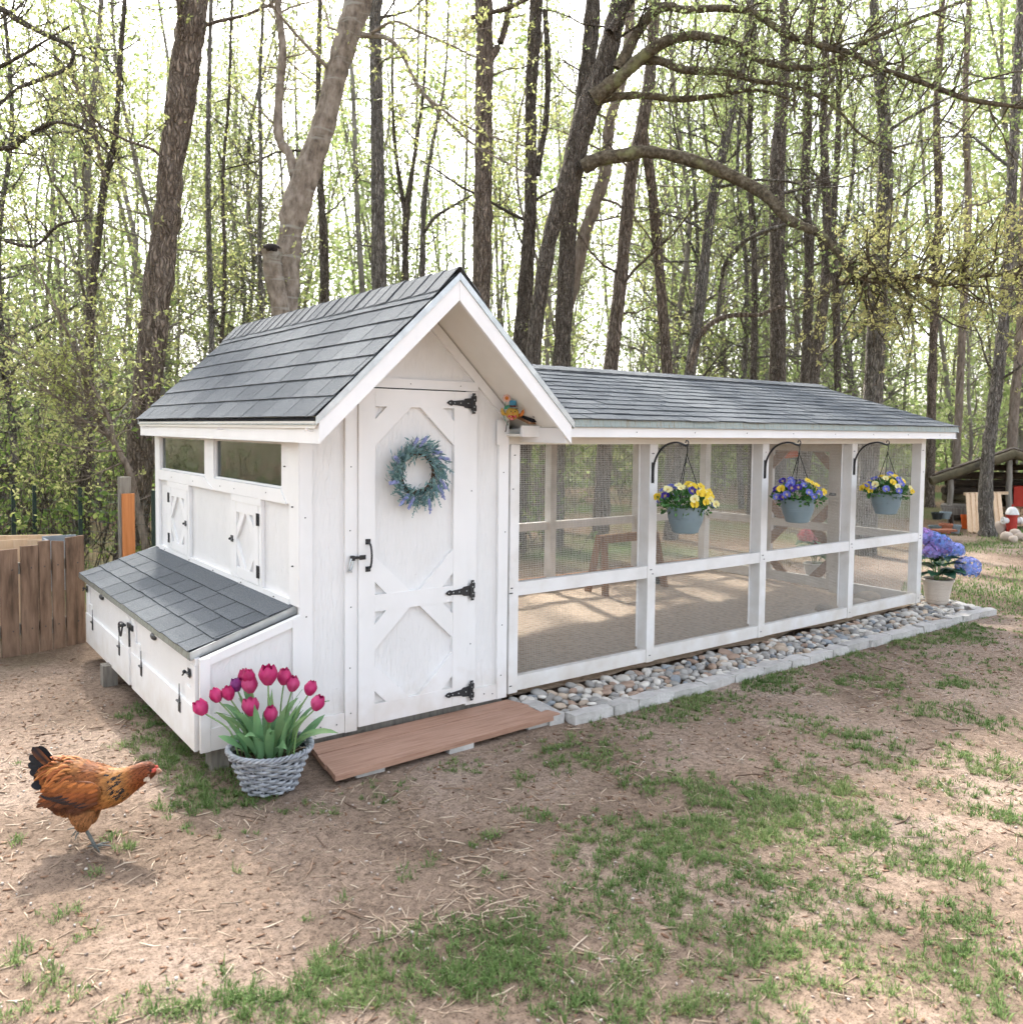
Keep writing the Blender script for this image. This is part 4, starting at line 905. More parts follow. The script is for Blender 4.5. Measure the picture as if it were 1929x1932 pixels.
edging = thing('stone_edging', 'line of tumbled grey concrete edging blocks between pebbles and dirt', 'stone edging', (3.5, -.44, 0))
def block_mesh(L, W, H, seed):
    r = random.Random(seed); m = MB(); c = .012; j = lambda: r.uniform(-.006, .006)
    nx, ny, nz_ = 5, 3, 3
    V = {}
    for ix in range(nx):
        for iy in range(ny):
            for iz in range(nz_):
                if 0 < ix < nx - 1 and 0 < iy < ny - 1 and 0 < iz < nz_ - 1: continue
                e = (ix in (0, nx - 1)) + (iy in (0, ny - 1)) + (iz in (0, nz_ - 1))
                sh = .96 if e >= 2 else 1.0; sh = .92 if e == 3 else sh
                x = (ix / (nx - 1) - .5) * L * (1 if ix not in (0, nx - 1) else (.97 if e > 1 else 1)); y = (iy / (ny - 1) - .5) * W * (sh if iy in (0, ny - 1) else 1); z = (iz / (nz_ - 1) - .5) * H * (sh if iz in (0, nz_ - 1) else 1)
                V[(ix, iy, iz)] = (len(V), (x + j(), y + j(), z + j()))
    fs = []
    def quad(a, b, c_, d): fs.append(tuple(V[k][0] for k in (a, b, c_, d)))
    for ix in range(nx - 1):
        for iy in range(ny - 1): quad((ix, iy, 0), (ix, iy + 1, 0), (ix + 1, iy + 1, 0), (ix + 1, iy, 0)); quad((ix, iy, nz_ - 1), (ix + 1, iy, nz_ - 1), (ix + 1, iy + 1, nz_ - 1), (ix, iy + 1, nz_ - 1))
        for iz in range(nz_ - 1): quad((ix, 0, iz), (ix + 1, 0, iz), (ix + 1, 0, iz + 1), (ix, 0, iz + 1)); quad((ix, ny - 1, iz), (ix, ny - 1, iz + 1), (ix + 1, ny - 1, iz + 1), (ix + 1, ny - 1, iz))
    for iy in range(ny - 1):
        for iz in range(nz_ - 1): quad((0, iy, iz), (0, iy, iz + 1), (0, iy + 1, iz + 1), (0, iy + 1, iz)); quad((nx - 1, iy, iz), (nx - 1, iy + 1, iz), (nx - 1, iy + 1, iz + 1), (nx - 1, iy, iz + 1))
    m.add([p for _, p in V.values()], fs); me = m.mesh('edging_block', CONC, smooth=True); me.set_sharp_from_angle(angle=math.radians(28)); return me
x = 1.10; i = 0
BL = [block_mesh(l, .105, .105, 50 + k) for k, l in enumerate((.30, .19, .31, .20, .29))]
LEN = (.30, .19, .31, .20, .29)
while x < 5.95:
    k = r.randrange(5); l = LEN[k]
    obj('edging_block', BL[k], edging, matrix=Matrix.Translation((x + l / 2, -.438 + r.uniform(-.01, .01), -.002 + r.uniform(-.005, .005))) @ Matrix.Rotation(r.uniform(-.05, .05), 4, 'Z') @ Matrix.Rotation(r.uniform(-.05, .05), 4, 'X')); x += l + .003
for (bx_, by_, a, k) in ((6.13, -.36, .7, 1), (6.22, -.20, 1.25, 3), (6.25, .02, 1.6, 1), (1.045, -.26, 1.50, 2)):
    obj('edging_block', BL[k], edging, matrix=Matrix.Translation((bx_, by_, -.002)) @ Matrix.Rotation(a, 4, 'Z'))

# flat rocks lying inside the run
for (x, y, s, lab) in ((5.30, .36, (.17, .10, .05), 'flat brown rock inside the last mesh bay, left of the pointed one'), (5.60, .42, (.16, .11, .075), 'pointed brown rock inside the run in its far right front corner'),
                       (4.45, .34, (.20, .09, .045), 'long flat rock behind the bottom rail of the third bay'), (4.82, .36, (.10, .08, .06), 'small lumpy rock beside the third mesh bay right post'), (1.16, .22, (.10, .09, .09), 'rounded tan rock inside the run beside the coop wall corner')):
    o = obj('rock', rock_mesh(int(x * 100), *s, RSTONE[1], rough=.25, name='rock'), loc=(x, y, .05)); tag(o, lab, 'rock')

# ------------------------------------------------------------------ hanging brackets and pots of pansies
LEAFG = pmat('pansy_leaf', [(.03, .10, .025), (.06, .17, .045), (.12, .25, .075)], scale=8, rough=.5, rand='island', randamt=.7, translucent=.2)
POTB = pmat('blue_grey_plastic', [(.175, .235, .265), (.20, .265, .295)], scale=3, rough=.45, spec=.35)
CORD = pmat('dark_cord', [(.015, .02, .02)], rough=.6)
def petal_flower(cols, seed, size=.022):
    """five-petalled pansy facing +z"""
    r = random.Random(seed); V = []; F = []; Cc = []
    for i, a in enumerate((90, 35, 145, -35 + 10, -145 - 10)):
        a = math.radians(a) + r.uniform(-.1, .1); col, eye = cols[0 if i in (0, 1, 2) and len(cols) > 2 and False else (1 if i < 1 else 0)], cols[-1]
        L = size * (1.0 if i < 3 else .9); W = size * .62; n0 = len(V); zt = (-.003, .002, .002, .004, .004)[i]
        for t, w in ((0.05, .15), (.45, .85), (.8, 1.0), (1.08, .55)):
            for s in (-1, 1):
                V.append((math.cos(a) * L * t - math.sin(a) * W * w * s, math.sin(a) * L * t + math.cos(a) * W * w * s, zt + .004 * t * t + .002 * s * (t > .5))); Cc.append(eye if t < .3 else (col if t < 1 else tuple(min(1, q * 1.12) for q in col)))
        for k in range(3): F.append((n0 + 2 * k, n0 + 2 * k + 2, n0 + 2 * k + 3, n0 + 2 * k + 1))
    return np_mesh('flower', np.array(V), [np.array(F)], PETAL, cols=np.array(Cc))
PETAL = attr_mat('petal', rough=.6, translucent=.3, noise=.15)
YEL, PALE, BLU, VIO, WHT = (.80, .58, .05), (.82, .76, .36), (.13, .15, .52), (.045, .025, .24), (.78, .74, .62)
FLM = {'y': [petal_flower((YEL, PALE, (.45, .25, .02)), k) for k in range(3)], 'p': [petal_flower((PALE, WHT, (.6, .4, .05)), k) for k in range(2)], 'b': [petal_flower((BLU, (.28, .32, .68), (.75, .6, .2)), k) for k in range(2)], 'v': [petal_flower((VIO, BLU, (.7, .5, .1)), k) for k in range(2)]}
def leaf_cloud(name, n, fn, L, W, mat, parent, seed, fold=.25, up=.6):
    """n leaf blades at fn(rng)->(pos, outward dir)"""
    r = np.random.default_rng(seed); P, D = fn(r, n)
    D = D + .55 * r.standard_normal(D.shape); D[:, 2] += up * .4; D /= np.linalg.norm(D, axis=1)[:, None]
    S = np.cross(D, r.standard_normal(D.shape)); S /= np.linalg.norm(S, axis=1)[:, None]; Nn = np.cross(D, S)
    l = r.uniform(.7, 1.2, n)[:, None] * L; w = l * W / L
    V = np.stack([P, P + D * l * .45 + S * w * .5 - Nn * w * fold, P + D * l * .5 , P + D * l * .45 - S * w * .5 - Nn * w * fold, P + D * l - Nn * l * .12], 1).reshape(-1, 3)
    b = np.arange(n)[:, None, None] * 5; f = (b + np.array([[0, 1, 2], [0, 2, 3], [1, 4, 2], [2, 4, 3]])).reshape(-1, 3)
    off = np.array(parent_off(parent)) if parent else 0
    return obj(name, np_mesh(name, V - off, [f], mat), parent)
def dome_pts(c, rx, h, lo=.15):
    def fn(r, n):
        a = r.random(n) * 2 * math.pi; t = np.arccos(1 - r.random(n) * (1 - lo)); k = r.uniform(.6, 1.0, n)
        d = np.stack([np.sin(t) * np.cos(a), np.sin(t) * np.sin(a), np.cos(t)], -1)
        return np.array(c) + d * np.array([rx, rx, h]) * k[:, None], d
    return fn
def hanging(i, x, seq, blab, plab, tilt=0.0):
    y = -.29; zt = 1.575; zr_ = 1.163
    hk = thing('plant_bracket', blab, 'plant bracket', (x, -.004, 1.31), group='iron plant brackets on the run posts')
    m = MB(); m.tube(smooth_path([(x - .012, -.008, 1.305), (x - .012, -.012, 1.42), (x - .01, -.05, 1.505), (x - .005, -.115, 1.560), (x, -.20, 1.578), (x, -.27, 1.562), (x, -.295, 1.556)], 6), .0075, 8)
    m.build('arm', BLACK, hk, auto=50)
    m = MB(); m.tube(smooth_path([(x, -.282, 1.556), (x, -.300, 1.572), (x, -.296, 1.590), (x, -.282, 1.592), (x, -.275, 1.578)], 5), .004, 6); m.build('tip_ring', BLACK, hk)
    m = MB(); m.box(x - .022, x - .002, -.004, -.0005, 1.30, 1.44); m.build('mounting_plate', BLACK, hk)
    t = thing('hanging_pot', plab, 'hanging pot', (x, y, .99), group='hanging pots of pansies')
    R, rb, h = .122, .083, .172
    m = MB(); z0 = zr_ - h
    prof = [(0, 0), (rb * .8, 0), (rb, .006), (rb * 1.10, .035), (R * .89, .075), (R * .955, .120), (R * .99, .160), (R * 1.02, .162), (R * 1.02, .172), (R * .95, .172), (R * .93, .14)]
    m.lathe(prof, 40, (x, y, z0)); m.build('pot', POTB, t, auto=35)
    m = MB(); m.lathe([(R * .945, .1), (R * .955, .101), (R * .945, .103)], 40, (x, y, z0)); m.lathe([(R * .92, .088), (R * .928, .089), (R * .92, .091)], 40, (x, y, z0)); m.build('rib_line', POTB, t)
    m = MB(); m.lathe([(0, .15), (R * .93, .145)], 24, (x, y, z0)); m.build('soil', SOIL, t)
    m = MB(); top = (x, -.29, 1.50)
    for k in range(3):
        a = math.radians(200 + 120 * k); m.tube([(x + math.cos(a) * R, y + math.sin(a) * R, zr_ - .004), top], .0028, 5)
    m.tube(smooth_path([top, (x + .004, -.291, 1.53), (x, -.289, 1.553), (x - .004, -.288, 1.568)], 4), .0035, 5); m.ball(top, .007, 6, 5); m.build('hanger', CORD, t)
    o = leaf_cloud('foliage', 420, dome_pts((x, y, zr_ - .005), .178, .12, .0), .034, .022, LEAFG, t, 30 + i); o['kind'] = 'stuff'
    o = leaf_cloud('foliage', 90, dome_pts((x, y, zr_ - .03), .155, .04, .0), .034, .022, LEAFG, t, 60 + i, up=-1.5); o['kind'] = 'stuff'
    r = random.Random(70 + i)
    for k in range(len(seq)):
        ph = r.uniform(0, 2 * math.pi) if False else 2.4 * k + r.uniform(-.3, .3)
        tt = math.acos(1 - (k + .5) / len(seq) * .92)
        # warm flowers lean right of the pot, blue ones left, as planted
        d = np.array([math.sin(tt) * math.cos(ph), math.sin(tt) * math.sin(ph), math.cos(tt)])
        side = d[:2] @ RT2; ch = seq[k]
        warm = ch in 'yp'
        if r.random() < .6 and ((warm and side < -.25) or (not warm and side > .35)):
            d[:2] -= 2 * side * RT2
        p = np.array([x, y, zr_ + .005]) + d * np.array([.185, .185, .14]) * r.uniform(.92, 1.08)
        nn = Vector(d) + Vector((-C_F[0] * .9, -C_F[1] * .9, .1)) + Vector((r.uniform(-.5, .5), r.uniform(-.5, .5), r.uniform(-.3, .3)))
        Q = nn.to_track_quat('Z', 'Y').to_matrix().to_4x4()
        ms = FLM[ch]; s = r.uniform(.98, 1.32)
        obj('flower', ms[r.randrange(len(ms))], t, matrix=Matrix.Translation(Vector(p)) @ Q @ Matrix.Rotation(r.uniform(-.6, .6), 4, 'Z') @ Matrix.Scale(s, 4))
hanging(0, 2.199, 'ypyppybvypybybyypvyppyypbyybyypb', 'black curved iron plant bracket on the run post nearest the coop door', 'blue grey hanging pot of yellow and violet pansies nearest the coop door')
hanging(1, 3.416, 'vbyvbyvbvybpvbyvbyvvbpybvbyvbyvb', 'black curved iron plant bracket on the middle post of the run front', 'blue grey hanging pot of mostly deep violet pansies, middle of the three')
hanging(2, 4.630, 'bpyyppbbypyyypybypbyppybybpybpyy', 'black curved iron plant bracket on the run post nearest the hydrangea', 'blue grey hanging pot of pansies farthest from the coop door')

# ------------------------------------------------------------------ basket of tulips
tul = thing('tulip_basket', 'round grey wicker basket planted with bright pink tulips beside the step', 'flower basket', (0, 0, 0))
WICK = pmat('grey_wicker', [(.16, .17, .19), (.33, .35, .38), (.52, .54, .58)], scale=30, rough=.65, stretch=(1, 1, 1), bump=.4, bscale=90, bdist=.002)
LINER = pmat('grey_liner', [(.05, .06, .075)], rough=.5)
bk = MB(); bk.lathe([(0, .004), (.10, .004), (.166, .165), (.160, .168), (.157, .14)], 32); bk = bk.build('basket', LINER, tul)
H_ = .185; nrow = 12
rad = lambda z: .112 + (z / H_) ** 1.15 * .070
for k in range(nrow):
    z = .008 + k * (H_ - .022) / (nrow - 1); n = 96; P = []
    for i in range(n + 1):
        a = 2 * math.pi * i / n; w = math.sin(a * 11 + (k % 2) * math.pi)
        P.append(((rad(z) + .0085 * w) * math.cos(a), (rad(z) + .0085 * w) * math.sin(a), z + .0025 * math.sin(a * 3 + k)))
    m = MB(); m.tube(P, .0068, 6, cap=False); m.build('strand', WICK, bk, smooth=True)
m = MB()
for i in range(26):
    a = 2 * math.pi * i / 26; m.tube([(rad(z) * math.cos(a), rad(z) * math.sin(a), z) for z in np.linspace(0, H_, 5)], .0045, 5)
m.build('stakes', WICK, bk, smooth=True)
for j in range(3):
    P = []
    for i in range(121):
        a = 2 * math.pi * i / 120; b = a * 15 + j * 2.094; P.append(((.184 + .009 * math.cos(b)) * math.cos(a), (.184 + .009 * math.cos(b)) * math.sin(a), H_ + .002 + .008 * math.sin(b)))
    m = MB(); m.tube(P, .0062, 6, cap=False); m.build('rim_braid', WICK, bk, smooth=True)
m = MB(); m.lathe([(0, .150), (.08, .153), (.163, .146)], 24); m.build('soil', SOIL, tul)
TLEAF = pmat('tulip_leaf', [(.09, .21, .10), (.18, .34, .16), (.33, .46, .20)], scale=7, rough=.45, rand='object', randamt=.5, translucent=.22, stretch=(1, 1, .4))
TSTEM = pmat('tulip_stem', [(.16, .27, .10), (.22, .34, .13)], scale=5, rough=.5)
TPET = pmat('tulip_petal', [(.32, .012, .075), (.50, .03, .15), (.62, .11, .26)], scale=16, rough=.42, stretch=(1, 1, .35), translucent=.22, rand='object', randamt=.3)
TPUR = pmat('purple_tulip_petal', [(.16, .02, .14), (.26, .05, .22)], scale=16, rough=.45, translucent=.2)
def tulip_head(seed, openess=0.0, dbl=False, mat=TPET):
    r = random.Random(seed); m = MB(); R, Hh = .026, .055
    rows = 6; cols_ = 5
    def petal(a0, rr, hh, wid, tw):
        n0 = len(m.v); vs, fs = [], []
        for j in range(rows):
            t = j / (rows - 1); z = hh * t
            pr = rr * (math.sin(min(1, .18 + t * .95) * math.pi * .62) ** .8) * (1 + openess * t) * (1 - .42 * max(0, t - .55) / .45 * (1 - openess * 2))
            w = (wid + .12) * (math.sin(math.pi * (.18 + .70 * t)) ** .6) + .02
            for i in range(cols_):
                s = (i / (cols_ - 1) - .5) * 2; a = a0 + tw + s * w
                vs.append((pr * (1 - .06 * s * s) * math.cos(a), pr * (1 - .06 * s * s) * math.sin(a), z * (1 - .10 * s * s * t) + r.uniform(-.0006, .0006)))
        for j in range(rows - 1):
            for i in range(cols_ - 1): q = j * cols_ + i; fs.append((q, q + 1, q + cols_ + 1, q + cols_))
        m.add(vs, fs)
    for i in range(3): petal(i * 2.094 + r.uniform(-.1, .1), R * .93, Hh * r.uniform(.96, 1.04), .78, 1.047)
    for i in range(3): petal(i * 2.094 + r.uniform(-.1, .1), R * 1.03, Hh * r.uniform(.90, 1.0), .80, 0)
    if dbl:
        for i in range(4): petal(i * 1.57, R * .7, Hh * r.uniform(.98, 1.08), .6, .4)
    return m.mesh('flower', mat, smooth=True)
HEADS = [tulip_head(1), tulip_head(2, .12), tulip_head(3, -.05), tulip_head(4, .22), tulip_head(5, .18, True)]
HPUR = tulip_head(6, .05, False, TPUR)
def leaf_blade(base, d, L, W, curl, seed, twist=0.0):
    """arching strap leaf, channelled along its length"""
    r = random.Random(seed); d = np.array(d, float); hd = np.array([d[0], d[1], 0]); hd /= np.linalg.norm(hd) + 1e-9
    P = []; ang = math.acos(max(-1, min(1, d[2] / np.linalg.norm(d)))); p = np.array(base, float); n = 9
    m = MB(); vs = []
    for i in range(n):
        t = i / (n - 1); a = ang + curl * t ** 1.7
        dr = hd * math.sin(a) + np.array([0, 0, 1.0]) * math.cos(a)
        sd = np.cross(dr, np.array([0, 0, 1.0])); sd /= np.linalg.norm(sd) + 1e-9
        nr = np.cross(sd, dr); tw = twist * t; sd2 = sd * math.cos(tw) + nr * math.sin(tw); nr2 = np.cross(sd2, dr)
        w = W * max(.04, math.sin(math.pi * min(1, (.10 + .92 * t))) ** .7) * (1 if t < .97 else .1)
        ch = .38 * (1 - .5 * t)
        for s in (-1, -.5, 0, .5, 1): vs.append(p + sd2 * w * s * .5 + nr2 * w * ch * abs(s) ** 1.5 * .5 + nr2 * W * .05 * math.sin(t * 9 + seed) * s)
        p = p + dr * L / (n - 1)
    fs = [(j * 5 + i, j * 5 + i + 1, j * 5 + i + 6, j * 5 + i + 5) for j in range(n - 1) for i in range(4)]
    m.add(vs, fs); return m
RT3 = np.array([C_R[0], C_R[1], 0.0]); FW3 = np.array([C_F[0], C_F[1], 0.0])
tc_ = 970
TF = [(280, 720, 1, 1.12), (400, 610, 0, 1.05), (530, 590, 1, 1.0), (590, 510, 'p', .95), (650, 445, 2, 1.08), (745, 405, 0, 1.05), (755, 515, 3, 1.15), (965, 405, 4, 1.35), (1080, 470, 0, 1.2), (1185, 535, 2, 1.12), (1420, 525, 2, 1.08), (1520, 655, 0, 1.12), (810, 725, 4, 1.22), (1015, 795, 0, 1.12)]
r = random.Random(4)
for i, (cx, cyy, hm, s) in enumerate(TF):
    a = (cx - tc_) * .0004; z = (1740 - cyy) * .0004 - .03
    dep = r.uniform(-.03, .08) if cyy < 640 else -.06
    root = RT3 * np.clip(a * .55, -.12, .12) + FW3 * np.clip(dep, -.08, .08) + np.array([0, 0, .14])
    tip = RT3 * a + FW3 * dep + np.array([0, 0, z - .02])
    mid = (root + tip) / 2 + RT3 * (-.12 * a) + np.array([0, 0, .03])
    pth = smooth_path([root, mid, tip], 6)
    m = MB(); m.tube(pth, np.linspace(.0045, .0035, len(pth)), 7); tp = m.build('tulip', TSTEM, tul, smooth=True)
    d = Vector(tip - mid).normalized() + Vector((0, 0, .8))
    Q = d.to_track_quat('Z', 'Y').to_matrix().to_4x4()
    obj('flower', HPUR if hm == 'p' else HEADS[hm], tp, matrix=Matrix.Translation(Vector(tip) - Vector((0, 0, .004))) @ Q @ Matrix.Rotation(r.uniform(0, 6), 4, 'Z') @ Matrix.Scale(s * 1.16, 4))
LV = []
for i in range(42):
    a = 2.4 * i + r.uniform(-.3, .3); rr = .035 + .085 * ((i * 7) % 10) / 10
    out = r.uniform(.05, .5) if i < 32 else r.uniform(.6, 1.0); L = r.uniform(.19, .34); W = r.uniform(.030, .052)
    base = (rr * math.cos(a), rr * math.sin(a), .145)
    m = leaf_blade(base, (math.cos(a) * out, math.sin(a) * out, 1.0), L, W, r.uniform(.05, .8) if i % 3 else r.uniform(.9, 1.7), i, r.uniform(-1.3, 1.3)); m.build('leaf', TLEAF, tul, smooth=True)
tul.location = (-.590, -.295, .0)
for i in range(5):   # withered yellow leaf ends
    a = r.uniform(0, 6.28); m = leaf_blade((.1 * math.cos(a), .1 * math.sin(a), .15), (math.cos(a), math.sin(a), .6), .09, .012, 1.4, 90 + i)
    me = m.mesh('leaf', STRAW, True); obj('withered_leaf', me, tul)

# ------------------------------------------------------------------ wreath on the door
wr = thing('lavender_wreath', 'lavender and greenery wreath hanging on the white coop door', 'wreath', (.318, -.05, 1.22))
wc = np.array([.318, -.062, 1.412]); WR = .108
VINE = pmat('dark_vine', [(.05, .028, .018), (.11, .065, .04)], scale=20, rough=.85)
for k in range(4):
    P = []
    for i in range(61):
        a = 2 * math.pi * i / 60; b = a * 5 + k * 1.57; P.append(wc + np.array([(WR + .010 * math.cos(b)) * math.cos(a), .012 * math.sin(b), (WR + .010 * math.cos(b)) * math.sin(a)]))
    m = MB(); m.tube(P, .006, 5, cap=False); m.build('vine_ring', VINE, wr, smooth=True)
WLEAF = pmat('sage_leaf', [(.07, .15, .16), (.14, .26, .26), (.26, .40, .37), (.20, .28, .40)], scale=10, rough=.6, rand='island', randamt=.8, translucent=.15)
def wr_pts(r, n):
    a = r.random(n) * 2 * math.pi; k = WR + r.normal(0, .023, n) + .020
    P = np.stack([wc[0] + k * np.cos(a), wc[1] - .012 - .02 * r.random(n), wc[2] + k * np.sin(a)], -1)
    rad_ = np.stack([np.cos(a), -.5 * r.random(n), np.sin(a)], -1); tan = np.stack([np.sin(a), 0 * a, -np.cos(a)], -1)
    return P, rad_ * .55 + tan * .9
o = leaf_cloud('leaves', 1250, wr_pts, .038, .010, WLEAF, wr, 5, up=0); o['kind'] = 'stuff'
LAV = pmat('lavender_bloom', [(.17, .20, .40), (.26, .29, .52), (.38, .39, .60)], scale=20, rough=.7, rand='island', randamt=.8)
SPRIG = pmat('sprig_stem', [(.07, .13, .12), (.12, .20, .17)], scale=6, rough=.6)
r = random.Random(14)
sprigs = [(100, .10), (75, .095), (45, .085), (130, .05), (165, .07), (5, .075), (-20, .085), (-35, .10), (-60, .09), (-85, .11), (-110, .08), (-130, .085), (-150, .07), (190, .06), (60, .06), (25, .09), (-10, .06), (-70, .06), (115, .08), (150, .05), (-100, .06)]
for i, (ang, L) in enumerate(sprigs):
    a = math.radians(ang); sw = a - .55 + r.uniform(-.2, .2); p0 = wc + np.array([WR * math.cos(a), -.02, WR * math.sin(a)]) * 1.0
    d = np.array([math.cos(sw), -.15, math.sin(sw)]); p1 = p0 + d * (L * .75 + .04) + np.array([0, 0, -.01])
    m = MB(); P = smooth_path([p0, (p0 + p1) / 2 + np.array([0, 0, .008]), p1], 5); m.tube(P, .0013, 4)
    lav = i % 2 == 0
    for t in np.linspace(.40, 1, 15):
        q = P[int(t * (len(P) - 1))]
        for j in range(3 if lav else 2):
            if lav: m.ball(q + np.array([r.uniform(-.006, .006), r.uniform(-.006, .004), r.uniform(-.006, .006)]), (.0048, .0048, .0062), 5, 4, 1)
            else:
                e = np.array([r.uniform(-1, 1), r.uniform(-.8, .2), r.uniform(-1, 1)]) + d; e = e / np.linalg.norm(e) * .014; s_ = np.cross(e, [0, 1, 0]); s_ = s_ / np.linalg.norm(s_) * .0025
                m.add([q, q + e * .5 + s_, q + e, q + e * .5 - s_], [(0, 1, 2, 3)], 2)
    m.build('sprig', [SPRIG, LAV, WLEAF], wr, smooth=False)

# ------------------------------------------------------------------ painted chick ornament in the eave
bd = thing('chick_ornament', 'painted yellow chick ornament with blue top hat under the gable', 'ornament', (0, 0, 0))
PAINT = lambda n, c: pmat(n, [tuple(np.array(c) * .75), c], scale=40, rough=.5, bump=.2, bscale=80, bdist=.002)
CY, CB, CR_, CG, CO, CP, CK = [PAINT(*a) for a in (('chick_yellow', (.60, .36, .06)), ('hat_blue', (.06, .27, .42)), ('bow_red', (.55, .03, .06)), ('leaf_green', (.03, .22, .13)), ('orange', (.58, .18, .03)), ('petal_pink', (.75, .50, .42)), ('dark', (.02, .012, .01)))]
m = MB(); m.ball((0, 0, 0), (.042, .036, .040), 18, 12); m.build('body', CY, bd, smooth=True)
m = MB(); m.lathe([(0, .036), (.034, .036), (.036, .040), (.0, .044)], 20, (0, 0, -.004)); m.build('hat_brim', PAINT('brim_grey', (.22, .34, .32)), bd, smooth=False)
m = MB(); m.lathe([(.021, .040), (.0235, .080), (0, .082)], 18); h_ = m.build('hat', CB, bd, auto=40)
m = MB(); m.lathe([(.0222, .040), (.0228, .050), (.021, .0505)], 18); m.build('hat_band', PAINT('band_maroon', (.12, .02, .02)), h_, smooth=False)
for s in (-1, 1):
    m = MB(); P = smooth_path([(s * .040, 0, -.008), (s * .055, -.004, -.004), (s * .064, -.006, .012), (s * .066, -.006, .030)], 4); m.tube(P, np.interp(np.linspace(0, 1, len(P)), [0, .3, .7, 1], [.007, .013, .011, .003]), 8); m.build('wing', CO if s > 0 else CY, bd, smooth=True)
    m = MB(); m.ball((s * .013, -.034, .012), .004, 8, 6); m.build('eye', CK, bd)
m = MB(); m.lathe([(.008, 0), (0.001, .012)], 4, (0, 0, 0)); me = m.mesh('beak', CO); o = obj('beak', me, bd, matrix=Matrix.Translation((0, -.034, .003)) @ Matrix.Rotation(math.pi / 2, 4, 'X'))
m = MB()
for s in (-1, 1): m.prism([(-.004, -.037, -.018), (-.004 + s * .024, -.037, -.008), (-.004 + s * .026, -.036, -.030)], (0, -.004, 0))
m.ball((-.004, -.040, -.018), .007, 8, 6); m.prism([(-.004, -.038, -.018), (.006, -.038, -.040), (-.016, -.038, -.042)], (0, -.004, 0)); m.build('bow_tie', CR_, bd)
m = MB()
for q in ((-.022, -.016), (-.024, -.026), (-.012, -.02), (-.004, -.03), (.012, -.016), (.016, -.026), (-.008, -.037), (0, -.037)): m.ball((q[0], -.0425, q[1]), .0022, 6, 4)
m.build('bow_dots', PAINT('dot_white', (.8, .78, .75)), bd)
m = MB(); m.tube(smooth_path([(-.02, -.01, -.075), (-.05, -.012, -.03), (-.052, -.012, .02), (-.046, -.012, .075)], 5), .0018, 5); m.build('flower_stem', CG, bd)
m = MB(); m.prism([(-.050, -.014, .022), (-.036, -.014, .024), (-.018, -.014, .040), (-.022, -.014, .052), (-.040, -.014, .048), (-.052, -.014, .036)], (0, .003, 0)); m.build('leaf', CG, bd)
fl = MB()
for k in range(8):
    a = k * math.pi / 4; fl.ball((-.042 + .017 * math.cos(a), -.016, .092 + .017 * math.sin(a)), (.009, .004, .009), 8, 6)
fl = fl.build('bloom', CP, bd, smooth=True)
m = MB(); m.ball((-.042, -.020, .092), (.012, .005, .012), 10, 6, 0); m.build('bloom_center', CO, fl, smooth=True)
m = MB(); m.tube(smooth_path([(-.02, 0, -.045), (-.03, .0, -.07), (-.032, .0, -.10), (-.036, .004, -.115)], 4), .003, 5); m.build('spring', CK, bd)
bd.location = (.905, -.125, 1.742); bd.rotation_euler = (.0, .05, math.radians(-30)); bd.scale = (.92, .92, .92)

